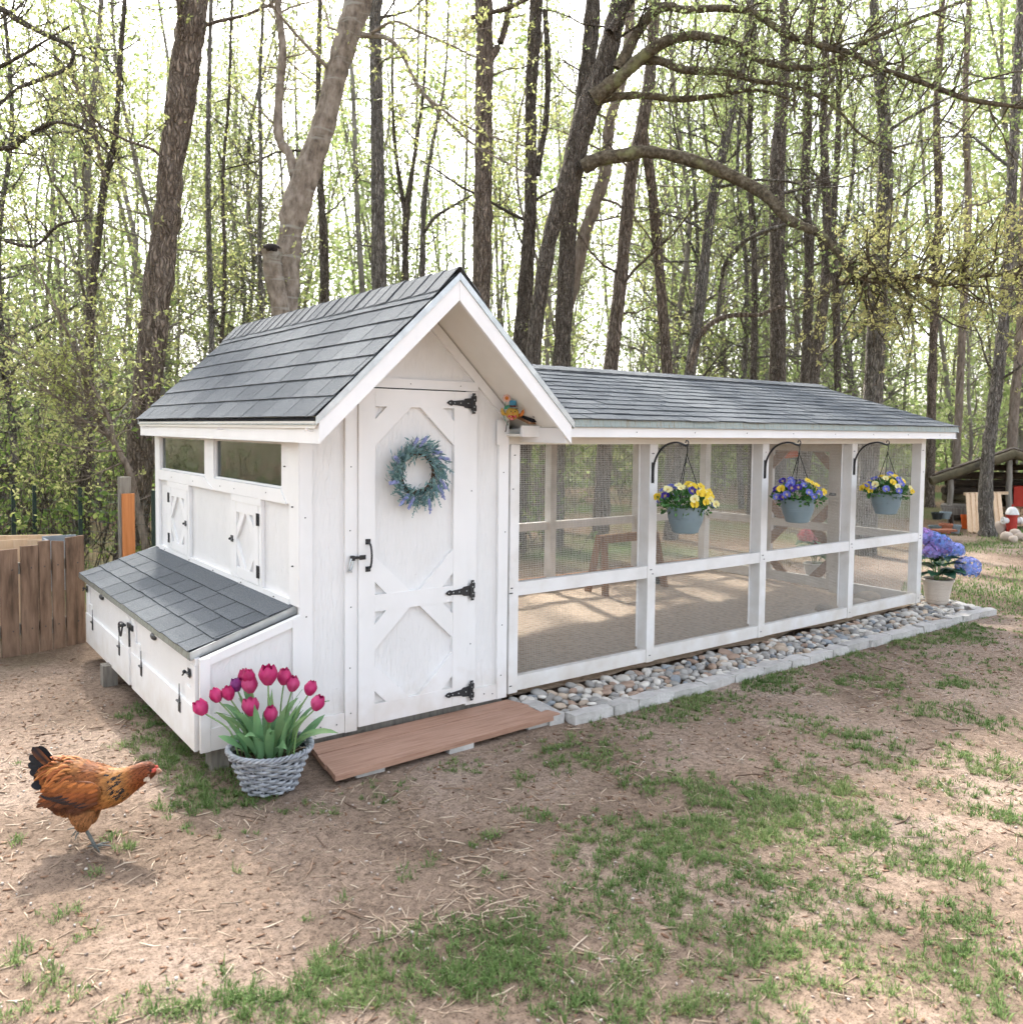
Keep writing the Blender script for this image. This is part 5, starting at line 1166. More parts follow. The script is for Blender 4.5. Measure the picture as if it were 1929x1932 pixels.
# ------------------------------------------------------------------ hydrangeas
def hydrangea(name, label, loc, heads, leaves, potmat, R, H, fcols, seed, S=1.0, leafmat=None):
    t = thing(name, label, 'potted plant', (0, 0, 0))
    m = MB(); prof = [(0, 0), (R * .66, 0), (R * .70, .01), (R * .80, H * .35), (R * .92, H * .75), (R * .97, H * .88), (R * 1.04, H * .89), (R * 1.06, H * .97), (R * 1.0, H), (R * .92, H), (R * .90, H * .9)]
    m.lathe(prof, 44); pot = m.build('pot', potmat, t, auto=40)
    m = MB()
    for k in range(16):
        z = H * (.10 + .76 * k / 15); rr = np.interp(z, [0, .01, H * .35, H * .75, H * .88], [R * .66, R * .70, R * .80, R * .92, R * .97]); m.lathe([(rr, -.002), (rr + .0022, 0), (rr, .002)], 44, (0, 0, z))
    m.build('pot_ribs', potmat, pot)
    m = MB(); m.lathe([(0, H * .94), (R * .92, H * .92)], 20); m.build('soil', SOIL, t)
    r = random.Random(seed); nr = np.random.default_rng(seed)
    for i, (a, b, z, rad_, ci) in enumerate(heads):
        c = RT3 * a + FW3 * b + np.array([0, 0, z]); m = MB()
        pth = smooth_path([(c[0] * .15, c[1] * .15, H * .9), (c[0] * .6, c[1] * .6, H + (z - H) * .6), tuple(c)], 5); m.tube(pth, .005, 6); st = m.build('stem', TSTEM, t, smooth=True)
        n = int(150 * (rad_ / .075) ** 1.3); V = []; F = []; Cc = []
        for k in range(n):
            ph = k * 2.39996; zz = 1 - (k + .5) / n * 1.75; q = math.sqrt(max(0, 1 - zz * zz)); d = np.array([q * math.cos(ph), q * math.sin(ph), zz]) + .12 * nr.standard_normal(3); d /= np.linalg.norm(d)
            p = c + d * rad_ * np.array([1, 1, .88]) * r.uniform(.88, 1.05); s_ = np.cross(d, nr.standard_normal(3)); s_ /= np.linalg.norm(s_); t_ = np.cross(d, s_); f = r.uniform(.013, .019)
            base = np.array(fcols[ci % len(fcols)]); mixc = np.array(fcols[(ci + 1) % len(fcols)]); w = np.clip(.5 - .5 * d[2] + .3 * nr.standard_normal(), 0, 1); col = (base * (1 - w) + mixc * w) * r.uniform(.62, 1.35)
            for e in range(4):
                u_ = s_ * math.cos(e * 1.571) + t_ * math.sin(e * 1.571); w_ = np.cross(d, u_); n0 = len(V); V += [p, p + u_ * f * .6 + w_ * f * .45 + d * .003, p + u_ * f * 1.05 + d * .001, p + u_ * f * .6 - w_ * f * .45 + d * .003]; F.append((n0, n0 + 1, n0 + 2, n0 + 3)); Cc += [col * .8, col, col * 1.1, col]
        obj('flower_head', np_mesh('flower_head', np.array(V), [np.array(F)], PETAL, cols=np.clip(np.array(Cc), 0, 1)), st)
    for i, (a, b, z, ang, L) in enumerate(leaves):
        c = RT3 * a * .35 + FW3 * b * .35 + np.array([0, 0, z]); d = RT3 * math.cos(ang) + FW3 * math.sin(ang)
        m = leaf_blade(c, tuple(d * 1.1 + np.array([0, 0, .45])), L * 1.3, L * .78, r.uniform(.9, 1.5), seed + i, r.uniform(-.3, .3)); m.build('leaf', leafmat or HLEAF, t, smooth=True)
    t.location = loc; t.scale = (S, S, S); return t
HLEAF = pmat('hydrangea_leaf', [(.012, .045, .03), (.022, .075, .045), (.045, .12, .06)], scale=9, rough=.45, rand='object', randamt=.5, translucent=.12)
POTT = pmat('sand_ceramic', [(.42, .34, .27), (.58, .51, .44), (.50, .42, .35)], scale=3.5, rough=.7, stretch=(.2, .2, 12))
LAVC, BLUC, PURC, PINC = (.34, .37, .76), (.20, .36, .78), (.42, .26, .60), (.66, .14, .17)
heads = [(.0, -.02, .56, .105, 1), (-.10, -.06, .50, .075, 2), (-.13, .03, .64, .075, 2), (.05, .02, .50, .08, 0), (.24, -.08, .36, .105, 0), (.20, .08, .50, .075, 0), (-.05, .04, .60, .085, 1)]
leaves = [(-.1, 0, .34, 2.9, .17), (-.1, -.05, .40, 3.5, .19), (0, -.1, .36, -1.9, .17), (.1, -.1, .30, -1.0, .18), (.1, 0, .40, -.3, .17), (-.05, -.1, .28, -2.3, .17), (.05, .1, .34, 1.2, .17), (-.1, .1, .32, 2.2, .16), (.1, 0, .28, .3, .16), (0, -.1, .27, -1.4, .17), (-.08, -.06, .26, -2.8, .15), (.14, -.05, .36, -.7, .17), (.0, -.05, .42, -1.6, .15), (.18, -.06, .28, -.9, .14)]
heads = [(a * 1.0, b, z * 1.0, q * 1.08, c) for a, b, z, q, c in heads]
hydrangea('hydrangea_pot', 'blue and purple hydrangea in a ribbed sand coloured pot at the run corner', (6.06, -.03, .045), heads, leaves, POTT, .138, .235, [LAVC, BLUC, PURC], 40, 1.0)
heads = [(-.11, 0, .50, .085, 0), (.03, -.02, .46, .085, 0), (.16, 0, .38, .075, 0), (-.02, .05, .52, .075, 0), (.20, .03, .22, .06, 0)]
hydrangea('pink_flower_pot', 'coral pink flowering plant in a pale pot seen through the run gate', (6.38, 1.50, .0), heads, leaves, pmat('pale_pot', [(.62, .60, .56)], rough=.6), .12, .20, [PINC, (.72, .22, .22)], 41, 1.0, pmat('green_leaf', [(.04, .12, .03), (.09, .2, .06)], scale=9, rough=.5, translucent=.2))
o = MB().box(-.002, .002, -.085, .085, -.045, .045).build('orange_sign', pmat('orange_card', [(.66, .13, .05)], rough=.6)); o.location = (6.10, 1.65, 1.42); o.rotation_euler = (math.radians(-8), 0, 0); tag(o, 'small plain orange sign hanging beyond the run gate', 'sign')
hang = MB().tube([(0, 0, 0), (0, 0, .3)], .003, 5).build('sign_wire', CORD, None); hang.parent = o; hang.location = (0, 0, .04)

# ------------------------------------------------------------------ things inside the run
sh = thing('sawhorse', 'brown wooden sawhorse roost standing inside the run', 'sawhorse', (4.1, 2.15, 0))
m = MB(); m.box(3.70, 4.50, 2.13, 2.17, .53, .615); m.build('beam', BROWNW, sh)
for x in (3.74, 4.46):
    for s in (-1, 1):
        m = MB(); m.bar((x, 2.15 + s * .035, .60), (x + (-.06 if x < 4 else .06), 2.15 + s * .13, .02), .075, .03, (1, 0, 0)); m.build('leg', BROWNW, sh)
tub = MB(); tub.box(4.50, 4.74, 2.20, 2.40, .03, .20); tub = tub.build('black_box', pmat('black_rubber', [(.02, .022, .022), (.045, .045, .045)], scale=12, rough=.8)); tag(tub, 'dark low box on the floor at the back of the run', 'box')
B(tub, 'lid', pmat('dark_lid', [(.05, .045, .04)], rough=.7), (4.49, 4.75, 2.19, 2.41, .2005, .225))
# ------------------------------------------------------------------ the hen
hen = thing('hen', 'rust brown hen with black tail walking towards the nest box', 'chicken', (0, 0, 0))
def loft(stations, n=18):
    m = MB(); V = []
    st = np.array(stations, float); st = smooth_path(st, 4); k = len(st)
    T = np.gradient(st[:, :2], axis=0); T /= np.linalg.norm(T, axis=1)[:, None] + 1e-9
    for (x, z, h, w), t in zip(st, T):
        nrm = np.array([-t[1], t[0]])
        for i in range(n):
            a = 2 * math.pi * i / n; c, s = math.cos(a), math.sin(a)
            V.append((x + nrm[0] * h * s, w * c, z + nrm[1] * h * s))
    F = [(i * n + j, i * n + (j + 1) % n, (i + 1) * n + (j + 1) % n, (i + 1) * n + j) for i in range(k - 1) for j in range(n)]
    F += [tuple(range(n - 1, -1, -1)), tuple((k - 1) * n + j for j in range(n))]
    m.add(V, F); return m
parts = [loft([(-.205, .315, .018, .016), (-.175, .292, .050, .034), (-.13, .266, .078, .056), (-.07, .246, .092, .072), (-.01, .234, .088, .076), (.05, .231, .078, .068), (.095, .241, .064, .055), (.135, .259, .050, .042), (.170, .277, .042, .035), (.200, .290, .037, .031), (.222, .295, .030, .025), (.236, .296, .017, .015), (.240, .296, .006, .006)]),
         loft([(-.150, .200, .03, .036), (-.125, .180, .045, .05), (-.08, .170, .05, .056), (-.03, .160, .046, .054), (.015, .162, .032, .045)])]
m = MB()
for p in parts: m.add(p.v, p.f)
for s in (-1, 1): m.tube(smooth_path([(-.04, s * .033, .18), (-.035, s * .034, .14), (-.028, s * .033, .100), (-.022, s * .032, .080)], 4), np.interp(np.linspace(0, 1, 13), [0, .4, .8, 1], [.05, .042, .022, .011]), 12)
tmp = obj('tmp_hen', m.mesh('tmp_hen', BLACK))
rm = tmp.modifiers.new('r', 'REMESH'); rm.mode = 'VOXEL'; rm.voxel_size = .006
sm = tmp.modifiers.new('s', 'SMOOTH'); sm.factor = .6; sm.iterations = 6
dg = bpy.context.evaluated_depsgraph_get(); dg.update()
bme = bpy.data.meshes.new_from_object(tmp.evaluated_get(dg)); bme.name = 'body'
bpy.data.objects.remove(tmp)
nv = len(bme.vertices); co = np.empty(nv * 3); bme.vertices.foreach_get('co', co); co = co.reshape(-1, 3)
no_ = np.empty(nv * 3); bme.vertices.foreach_get('normal', no_); no_ = no_.reshape(-1, 3)
def hen_col(P, r):
    x, y, z = P[:, 0], P[:, 1], P[:, 2]; n = len(x)
    RUST, GOLD, ORNG, DARK, BUFF, BLK, HEAD = [np.array(c) for c in ((.26, .075, .020), (.42, .185, .05), (.27, .088, .024), (.10, .032, .012), (.38, .165, .062), (.012, .012, .014), (.22, .056, .016))]
    c = np.tile(ORNG, (n, 1))
    def mixin(w, col):
        nonlocal c; w = np.clip(w, 0, 1)[:, None]; c = c * (1 - w) + col * w
    ns = fbm(x * 30, z * 30 + y * 25, 5, 3)
    mixin((x - .03) / .06, GOLD)
    mixin((x - .125) / .045, RUST); mixin((x - .17) / .04, HEAD)
    mixin((z - .285) / .04 * (x < -.02) * .6, GOLD * .9)
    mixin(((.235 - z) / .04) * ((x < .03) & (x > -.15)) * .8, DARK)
    mixin((.172 - z + .12 * (x + .03) * (x < .05)) / .016, BUFF)
    mixin((.215 - z) / .05 * (x > .02) * .9, BUFF * np.array([1.0, .85, .75]))
    k = (np.abs(x - .112 + (z - .25) * .45) < .026) & (z < .292) & (z > .205) & (r.random(n) < .42); c[k] = BLK + .01
    c *= (.55 + .5 * r.random(n))[:, None]
    return c
r = np.random.default_rng(3)
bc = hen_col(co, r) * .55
ca_ = bme.color_attributes.new('Col', 'FLOAT_COLOR', 'POINT'); c4 = np.ones((nv, 4), np.float32); c4[:, :3] = bc; ca_.data.foreach_set('color', c4.ravel())
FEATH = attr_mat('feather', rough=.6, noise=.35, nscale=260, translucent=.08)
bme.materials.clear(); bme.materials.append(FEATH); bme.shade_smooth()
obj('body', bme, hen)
# overlapping contour feathers
def feathers(name, idx, Lf, Wf, lift, seed, colf=None, flow=None):
    r = np.random.default_rng(seed); P = co[idx]; Nn = no_[idx]; n = len(P)
    D = np.tile(np.array([-1.0, 0, -.22]), (n, 1)) if flow is None else flow(P)
    D = D + .16 * r.standard_normal((n, 3)); D -= Nn * np.sum(D * Nn, 1)[:, None]; D /= np.linalg.norm(D, axis=1)[:, None] + 1e-9
    S = np.cross(Nn, D); L = (Lf(P) * r.uniform(.8, 1.2, n))[:, None]; W = (Wf(P) * r.uniform(.8, 1.2, n))[:, None]
    up = Nn * (lift * r.uniform(.4, 1.4, n))[:, None]; P = P + Nn * .0008
    V = np.stack([P, P + D * L * .4 + S * W * .5 + up * .35, P + D * L * .42 + up * .75, P + D * L * .4 - S * W * .5 + up * .35, P + D * L * .8 + S * W * .32 + up * .7, P + D * L * .8 - S * W * .32 + up * .7, P + D * L + up * .8], 1).reshape(-1, 3)
    b = np.arange(n)[:, None, None] * 7
    f = (b + np.array([[0, 1, 2], [0, 2, 3], [1, 4, 2], [2, 5, 3], [4, 6, 2], [2, 6, 5]])).reshape(-1, 3)
    c = (colf or hen_col)(co[idx], r); tipc = np.where(r.random(n)[:, None] < .25, c * .35, c * 1.25)
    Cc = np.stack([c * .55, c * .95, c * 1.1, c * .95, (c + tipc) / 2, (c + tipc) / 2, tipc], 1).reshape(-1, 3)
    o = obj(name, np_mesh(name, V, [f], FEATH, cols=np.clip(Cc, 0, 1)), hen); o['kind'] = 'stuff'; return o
pick = lambda msk, n: r.choice(np.where(msk)[0], n)
X_, Z_ = co[:, 0], co[:, 2]
legz = Z_ > .084
neck = X_ > .085
fluff = (Z_ < .165) & legz & (X_ < .08)
bodym = ~neck & ~fluff & legz
feathers('body_feathers', pick(bodym, 2300), lambda P: np.full(len(P), .030), lambda P: np.full(len(P), .013), .004, 1)
feathers('neck_feathers', pick(neck & (X_ < .222), 2200), lambda P: np.interp(P[:, 0], [.08, .15, .225], [.032, .024, .010]), lambda P: np.interp(P[:, 0], [.08, .15, .225], [.0075, .006, .0045]), .0028, 2, flow=lambda P: np.tile(np.array([-1.0, 0, -.55]), (len(P), 1)))
feathers('fluff_feathers', pick(fluff, 1700), lambda P: np.full(len(P), .026), lambda P: np.full(len(P), .010), .003, 3, flow=lambda P: np.tile(np.array([-.55, 0, -1.0]), (len(P), 1)))
# folded wings, saddle and tail
def plume(path, W, col, tipc, name, par, tilt=(0, 1, 0), n=9):
    P = smooth_path(np.array(path, float), 4); k = len(P); V = []; Cc = []; sdv = np.array(tilt, float)
    T = np.gradient(P, axis=0); T /= np.linalg.norm(T, axis=1)[:, None]
    for i in range(k):
        t = i / (k - 1); sd = np.cross(T[i], sdv); sd /= np.linalg.norm(sd) + 1e-9
        w = W * (math.sin(math.pi * min(1, .12 + .80 * t)) ** .6) * (1 if t < .98 else .35)
        for s in (-1, 0, 1): V.append(P[i] + sd * w * s * .5 + sdv * (.003 if s == 0 else 0)); Cc.append(np.array(col) * (1 - t) + np.array(tipc) * t if s else np.array(tipc) * 1.3)
    F = [(j * 3 + i, j * 3 + i + 1, j * 3 + i + 4, j * 3 + i + 3) for j in range(k - 1) for i in range(2)]
    return obj(name, np_mesh(name, np.array(V), [np.array(F)], FEATH, cols=np.clip(np.array(Cc), 0, 1), smooth=True), par)
BLK = (.014, .016, .020); BRN = (.26, .09, .03)
rr = random.Random(6)
for i in range(15):
    u = i / 14; y = -.035 + .07 * ((i * 5) % 14) / 13
    tip = np.array([-.212 - .026 * math.sin(u * 3.1), y * 1.3, .412 - .165 * u]); base = np.array([-.15 - .02 * u, y * .5, .315 - .05 * u])
    mid = (base + tip) / 2 + np.array([-.012, y * .2, .016 * (1 - u)])
    plume([base, mid, tip], .037, BRN if i % 5 == 0 else BLK, BLK, 'tail_feather', hen, (0, 1, .15 * rr.uniform(-1, 1)))
for s in (-1, 1):
    wing = loft([(.055, .245, .012, .006), (.03, .240, .040, .010), (-.02, .236, .052, .012), (-.08, .232, .046, .011), (-.13, .228, .028, .008), (-.165, .222, .006, .004)], 14)
    V = np.array(wing.v); V[:, 1] += s * (.075 - .9 * np.maximum(0, -V[:, 0] - .03) * .35); cw_ = hen_col(V, np.random.default_rng(4))
    me = np_mesh('wing', V, [np.array([f for f in wing.f if len(f) == 4])], FEATH, cols=cw_ * .7, smooth=True); wg = obj('wing', me, hen)
    for j in range(5):       # rows of wing coverts and the dark flight feathers below
        for i in range(13):
            x = .045 - i * .0155; z = .277 - j * .0175 - .15 * abs(i - 5) / 13 * .08 + (.004 if i % 2 else 0); y = s * (.084 - .28 * max(0, -x - .03) - .03 * abs(z - .24))
            L = .036 + .006 * j; c = np.array([(.30, .105, .03), (.26, .085, .024), (.20, .06, .018), (.14, .043, .014), (.09, .03, .012)][j]) * rr.uniform(.75, 1.3)
            plume([(x, y, z), (x - L * .55, y + s * .003, z - L * .18), (x - L, y, z - L * .42)], .017, c, c * rr.uniform(.7, 1.5), 'covert', wg, (0, s, 0))
    for i in range(6):
        x = -.005 - i * .022; z = .186 + i * .007
        plume([(x + .03, s * .084, z + .012), (x - .02, s * .086, z + .002), (x - .065, s * (.078 - .003 * i), z - .002 + .010)], .012, (.09, .03, .012), BLK, 'flight_feather', wg, (0, s, 0))
for i in range(60):       # long saddle feathers draping over the tail base
    a = rr.uniform(-1.15, 1.15); x = rr.uniform(-.16, -.055); zc = .240 - (x + .07) * .28; hz = np.interp(x, [-.16, -.12, -.06], [.066, .09, .103]); wz = np.interp(x, [-.16, -.12, -.06], [.042, .062, .078])
    p = np.array([x, math.sin(a) * wz, zc + math.cos(a) * hz + .004]); d = np.array([-1, .25 * math.sin(a), .10 - .55 * abs(a)]); d /= np.linalg.norm(d); L = rr.uniform(.04, .06); c = np.array([(.36, .145, .042), (.30, .10, .028), (.22, .066, .02)][i % 3])
    plume([p, p + d * L * .5 + np.array([0, 0, .007]), p + d * L + np.array([0, 0, -.004])], .011, c, c * 1.3, 'saddle_feather', hen, tuple(np.array([0, math.sin(a), math.cos(a)])))
# head
FACE = pmat('red_face', [(.42, .05, .035), (.60, .13, .09)], scale=120, rough=.6, bump=.5, bscale=200, bdist=.002)
BEAK = pmat('horn_beak', [(.42, .20, .13), (.62, .42, .30)], scale=40, rough=.4)
LEGM = pmat('slate_leg', [(.09, .10, .095), (.17, .18, .165)], scale=90, rough=.65, bump=.6, bscale=160, stretch=(1, 1, 3), bdist=.003)
MUFF = pmat('pale_muff', [(.50, .38, .28), (.66, .54, .42)], scale=60, rough=.8)
m = MB(); m.ball((.226, 0, .299), (.015, .0235, .013), 12, 8); m.ball((.238, 0, .308), (.008, .007, .008), 8, 6); m.build('face', FACE, hen, smooth=True)
m = MB(); m.tube(smooth_path([(.236, 0, .299), (.246, 0, .298), (.254, 0, .293), (.258, 0, .287)], 4), np.linspace(.0085, .001, 13), 8); m.tube([(.236, 0, .291), (.251, 0, .288)], [.006, .002], 7); m.build('beak', BEAK, hen, smooth=True)
for s in (-1, 1):
    m = MB(); m.ball((.224, s * .0235, .302), (.0048, .003, .0048), 10, 8); m.build('eye', pmat('hen_eye', [(.01, .006, .004)], rough=.1, spec=.6), hen, smooth=True)
    V = []; F = []
    for i in range(26):
        p = np.array([.213 + rr.uniform(-.008, .010), s * .0255, .287 + rr.uniform(-.010, .004)]); d = np.array([-.3 + rr.uniform(-.3, .3), s * .2, -1]) * rr.uniform(.012, .026); n0 = len(V); V += [p, p + d * .6 + np.array([.003, 0, 0]), p + d, p + d * .6 - np.array([.003, 0, 0])]; F.append((n0, n0 + 1, n0 + 2, n0 + 3))
    obj('cheek_muff', np_mesh('cheek_muff', np.array(V), [np.array(F)], MUFF), hen)
# legs: near one planted, far one lifted behind
def hen_leg(hip, hock, foot, toes, nm='leg'):
    m = MB(); m.tube(smooth_path([hip, hock, tuple((np.array(hock) + np.array(foot)) / 2), foot], 4), .0066, 8)
    for t in toes:
        P = smooth_path([foot, tuple(np.array(foot) + (np.array(t) - np.array(foot)) * .5 + np.array([0, 0, .004])), t], 4); m.tube(P, np.linspace(.0048, .0018, len(P)), 6)
    m.ball(foot, .0075, 8, 6); m.build(nm, LEGM, hen, smooth=True)
hen_leg((-.026, -.032, .095), (-.020, -.032, .070), (.012, -.034, .008), [(.075, -.028, .004), (.045, -.075, .003), (.050, .006, .003), (-.020, -.030, .003)])
hen_leg((-.108, .033, .125), (-.104, .033, .094), (-.074, .033, .048), [(-.106, .030, .018), (-.092, .056, .014), (-.084, .008, .012), (-.122, .033, .046)])
hx, hy = -1.345, -.405
hen.location = (hx, hy, float(ground_z(hx, hy)) + .002); hen.rotation_euler = (0, 0, -YAW + math.radians(4)); hen.scale = (1.0, 1.0, 1.0)
# ------------------------------------------------------------------ plank fence, posts and wire fence on the left
fe = thing('plank_fence', 'weathered brown vertical plank fence panel at the edge of the woods', 'fence', (-1.0, 2.9, 0))
edges = [-58, -26, 3, 40, 76, 101, 126, 163]
fz = lambda u: 1.65 - (np.interp(u, [0, 163], [1041, 1020]) - np.interp(u, [0, 163], [813, 811])) * 6.3 / F_
rr = random.Random(2)
gp = lambda u: at(u, 1243 - (u - 3) * 30 / 160, 'z', 0)
for a, b in zip(edges[:-1], edges[1:]):
    p, q = gp(a), gp(b); d = (q - p); L = np.linalg.norm(d); d /= L; p = p + d * .007; q = q - d * .007
    n = np.array([-d[1], d[0], 0]); z = fz((a + b) / 2) + rr.uniform(-.012, .012); dz = rr.uniform(-.006, .006)
    m = MB(); m.prism([p + n * .0, q + n * rr.uniform(-.004, .004), q + n * .022, p + n * .022], (0, 0, .01)); 
    m = MB(); lean = rr.uniform(-.006, .006)
    m.prism([(p[0], p[1], -.02), (q[0], q[1], -.02), (q[0] + d[0] * lean, q[1] + d[1] * lean, z + dz), (p[0] + d[0] * lean, p[1] + d[1] * lean, z - dz)], tuple(n * .022)); m.build('plank', FENCEW, fe)
p, q = gp(-58), gp(163); d = (q - p) / np.linalg.norm(q - p); n = np.array([-d[1], d[0], 0])
for z in (.18, .62):
    m = MB(); m.bar(tuple(p + n * .042 + np.array([0, 0, z])), tuple(q + n * .042 + np.array([0, 0, z])), .035, .08); m.build('fence_rail', GREYWOOD, fe)
m = MB()
for i, u in enumerate(edges[1:]):
    for z in (.62, .18): 
        w = gp(u - 14); m.box(w[0] - .004, w[0] + .004, w[1] - .004, w[1] + .002, z - .004, z + .004)
m.build('nail_heads', BLACK, fe)
pal = thing('pallet_rack', 'raw pine slats of a pallet sticking up behind the plank fence', 'pallet', (-1.3, 3.4, 0))
for i, u in enumerate((-18, 10, 40, 66)):
    c = atd(u, 1030, 6.9); m = MB(); m.box(c[0] - .055, c[0] + .055, c[1], c[1] + .018, .0, float(atd(u, 1016, 6.9)[2]) + rr.uniform(-.015, .015)); m.build('slat', PINE, pal)
a, b = atd(-40, 1022, 6.95), atd(118, 1012, 6.95)
m = MB(); m.bar((a[0], a[1] + .04, .70), (b[0], b[1] + .04, .72), .03, .06); m.build('pallet_rail', PINE, pal)
c0, c1 = atd(84, 1020, 6.75), atd(157, 1022, 6.75)
bx_ = thing('planter_box', 'grey weathered wooden box behind the right end of the plank fence', 'box', (float(c0[0]), float(c0[1]), 0))
GB = pmat('grey_blue_board', [(.20, .22, .24), (.33, .35, .36)], scale=6, rough=.8)
zt_ = float(c0[2])
for nm, q in (('front_board', (c0[0], c1[0], c1[1], c1[1] + .02, .35, zt_)), ('back_board', (c0[0], c1[0], c1[1] + .30, c1[1] + .32, .35, zt_ + .02)), ('side_board', (c0[0], c0[0] + .02, c1[1] + .021, c1[1] + .299, .35, zt_ + .01)), ('side_board', (c1[0] - .02, c1[0], c1[1] + .021, c1[1] + .299, .35, zt_ + .01)), ('box_leg', (c0[0] + .03, c0[0] + .08, c1[1] + .03, c1[1] + .08, -.02, .35)), ('box_leg', (c1[0] - .08, c1[0] - .03, c1[1] + .22, c1[1] + .27, -.02, .35))):
    B(bx_, nm, GB, q)
po = thing('gate_post', 'square timber post faced with a bright orange cedar board by the big trunk', 'post', tuple(at(243, 1130, 'z', 0)))
c = atd(242, 980, 7.6); zt_ = float(atd(242, 931, 7.6)[2]); w = 22 * 7.6 / F_ / 2
m = MB(); m.box(c[0] - w, c[0] + w, c[1] - .012, c[1] + .012, -.05, zt_); m.build('cedar_board', CEDAR, po)
zt2 = float(atd(242, 900, 7.6)[2]); m = MB(); m.box(c[0] - w - .012, c[0] + w - .022, c[1] + .013, c[1] + .10, -.05, zt2); m.build('timber', GREYWOOD, po)
wf = thing('wire_fence', 'thin dark wire garden fence on green stakes behind the plank fence', 'wire fence', tuple(at(150, 1180, 'z', 0)))
GST = pmat('green_black_metal', [(.012, .03, .024), (.03, .05, .04)], scale=20, rough=.5)
fp = [atd(u, 1000, d) for u, d in ((-60, 9.2), (26, 8.9), (66, 8.8), (152, 8.6), (290, 8.3), (420, 8.1))]
for q in fp:
    m = MB(); m.box(q[0] - .018, q[0] + .018, q[1] - .018, q[1] + .018, -.1, 1.02); m.build('stake', GST, wf)
m = MB()
for a, b in zip(fp[:-1], fp[1:]):
    for z in np.arange(.08, .98, .10): m.tube([(a[0], a[1], z), (b[0], b[1], z)], .0016, 3, False)
    n = int(np.linalg.norm((b - a)[:2]) / .05)
    for k in range(n + 1):
        w = a + (b - a) * k / n; m.tube([(w[0], w[1], .05), (w[0], w[1], .96)], .0014, 3, False)
o = m.build('fence_wire', GST, wf); o['kind'] = 'stuff'

# ------------------------------------------------------------------ log woodshed and its clutter, far right
S_ = lambda u, v, d=15.2: atd(u, v, d)
shed = thing('log_shed', 'low open log woodshed with mossy pole rafters at the wood edge', 'shed', tuple(at(1850, 1002, 'z', 0)))
def pole(p, q, r0, r1, mat, par, nm, n=9, jit=.01, seed=0):
    r = random.Random(seed); P = [np.array(p) + (np.array(q) - np.array(p)) * t + np.array([r.uniform(-jit, jit) for _ in range(3)]) * (0 < t < 1) for t in np.linspace(0, 1, 6)]
    m = MB(); m.tube(smooth_path(P, 3), np.linspace(r0, r1, 16) * np.array([1 + r.uniform(-.05, .05) for _ in range(16)]), n); return m.build(nm, mat, par, auto=50)
pole(S_(1755, 908), S_(1913, 856), .075, .085, LOGM, shed, 'rafter', seed=1); pole(S_(1910, 857), S_(2065, 900), .085, .075, LOGM, shed, 'rafter', seed=2)
RD = ray(1880, 880); RD[2] = 0; RD = RD / np.linalg.norm(RD) * 2.0
pole(S_(1755, 908) + RD, S_(1913, 856) + RD, .07, .08, LOGM, shed, 'rafter', seed=3)
for (a, b) in (((1757, 900), (1912, 849)), ((1912, 849), (2065, 893))):
    p, q = S_(*a), S_(*b); m = MB(); m.prism([p, q, q + RD, p + RD], (0, 0, .035)); m.build('roof', LOGW, shed)
for i, (u0, u1, v, rd) in enumerate(((1796, 2010, 882, .06), (1787, 2012, 897, .075), (1784, 2012, 911, .07), (1778, 2014, 925, .08), (1779, 2014, 938, .075), (1783, 2014, 950, .06), (1788, 2014, 962, .07), (1788, 2014, 975, .07))):
    pole(S_(u0, v, 16.4), S_(u1, v + 1, 16.4), rd, rd * .9, LOGW if v < 930 or v > 955 else LOGM, shed, 'log', seed=10 + i)
for i, (u, v) in enumerate(((1903, 868), (2010, 870), (1792, 905))): g_ = S_(u, 1000, 15.3); pole((g_[0], g_[1], -.1), S_(u, v, 15.3), .06, .05, GREYWOOD, shed, 'post', seed=30 + i)
p, q = S_(1773, 957), S_(1838, 959); m = MB(); m.prism([p, q, q + RD * .25, p + RD * .25], (0, 0, .04)); m.build('shelf', GREYWOOD, shed)
p, q = S_(1776, 964), S_(1838, 966); m = MB(); m.bar(tuple(p), tuple(q), .08, .12); m.build('shelf_beam', GREYWOOD, shed)
pole(S_(1787, 968), S_(1797, 993), .035, .03, LOGW, shed, 'brace', seed=41)
g_ = S_(1828, 1005, 15.0); pole((g_[0], g_[1], -.05), S_(1829, 945, 15.0), .055, .05, GREYWOOD, shed, 'post', seed=42)
tarp = MB(); p, q = S_(1912, 918, 15.9), S_(1990, 915, 15.9); tarp.prism([p, q, S_(1990, 962, 15.9), S_(1911, 958, 15.9)], tuple(RD * .2)); tarp = tarp.build('red_panel', pmat('red_tarp', [(.42, .03, .02), (.55, .06, .035)], scale=3, rough=.7)); tag(tarp, 'plain red panel standing in the open end of the log shed', 'panel')
fw = thing('firewood_stack', 'stack of split firewood inside the log shed', 'firewood', tuple(at(1940, 1003, 'z', 0)))
CUT = pmat('split_wood_end', [(.34, .21, .12), (.56, .40, .26)], scale=8, rough=.85, rand='object', randamt=.6)
k = 0
for v in range(962, 1003, 7):
    for u in range(1912, 1990, 8):
        c = S_(u + rr.uniform(-2, 2), v + rr.uniform(-1.5, 1.5), 15.5); d = np.array([C_F[0], C_F[1], 0]) * .4; rd = rr.uniform(.03, .042)
        m = MB(); ang = rr.random() * 3; pts = [c + (C_R * math.cos(ang + t) + np.array([0, 0, 1]) * math.sin(ang + t)) * rd * rr.uniform(.75, 1.1) for t in np.linspace(0, 5.2, 6)]; m.prism(pts, tuple(d)); m.build('log', CUT, fw); k += 1
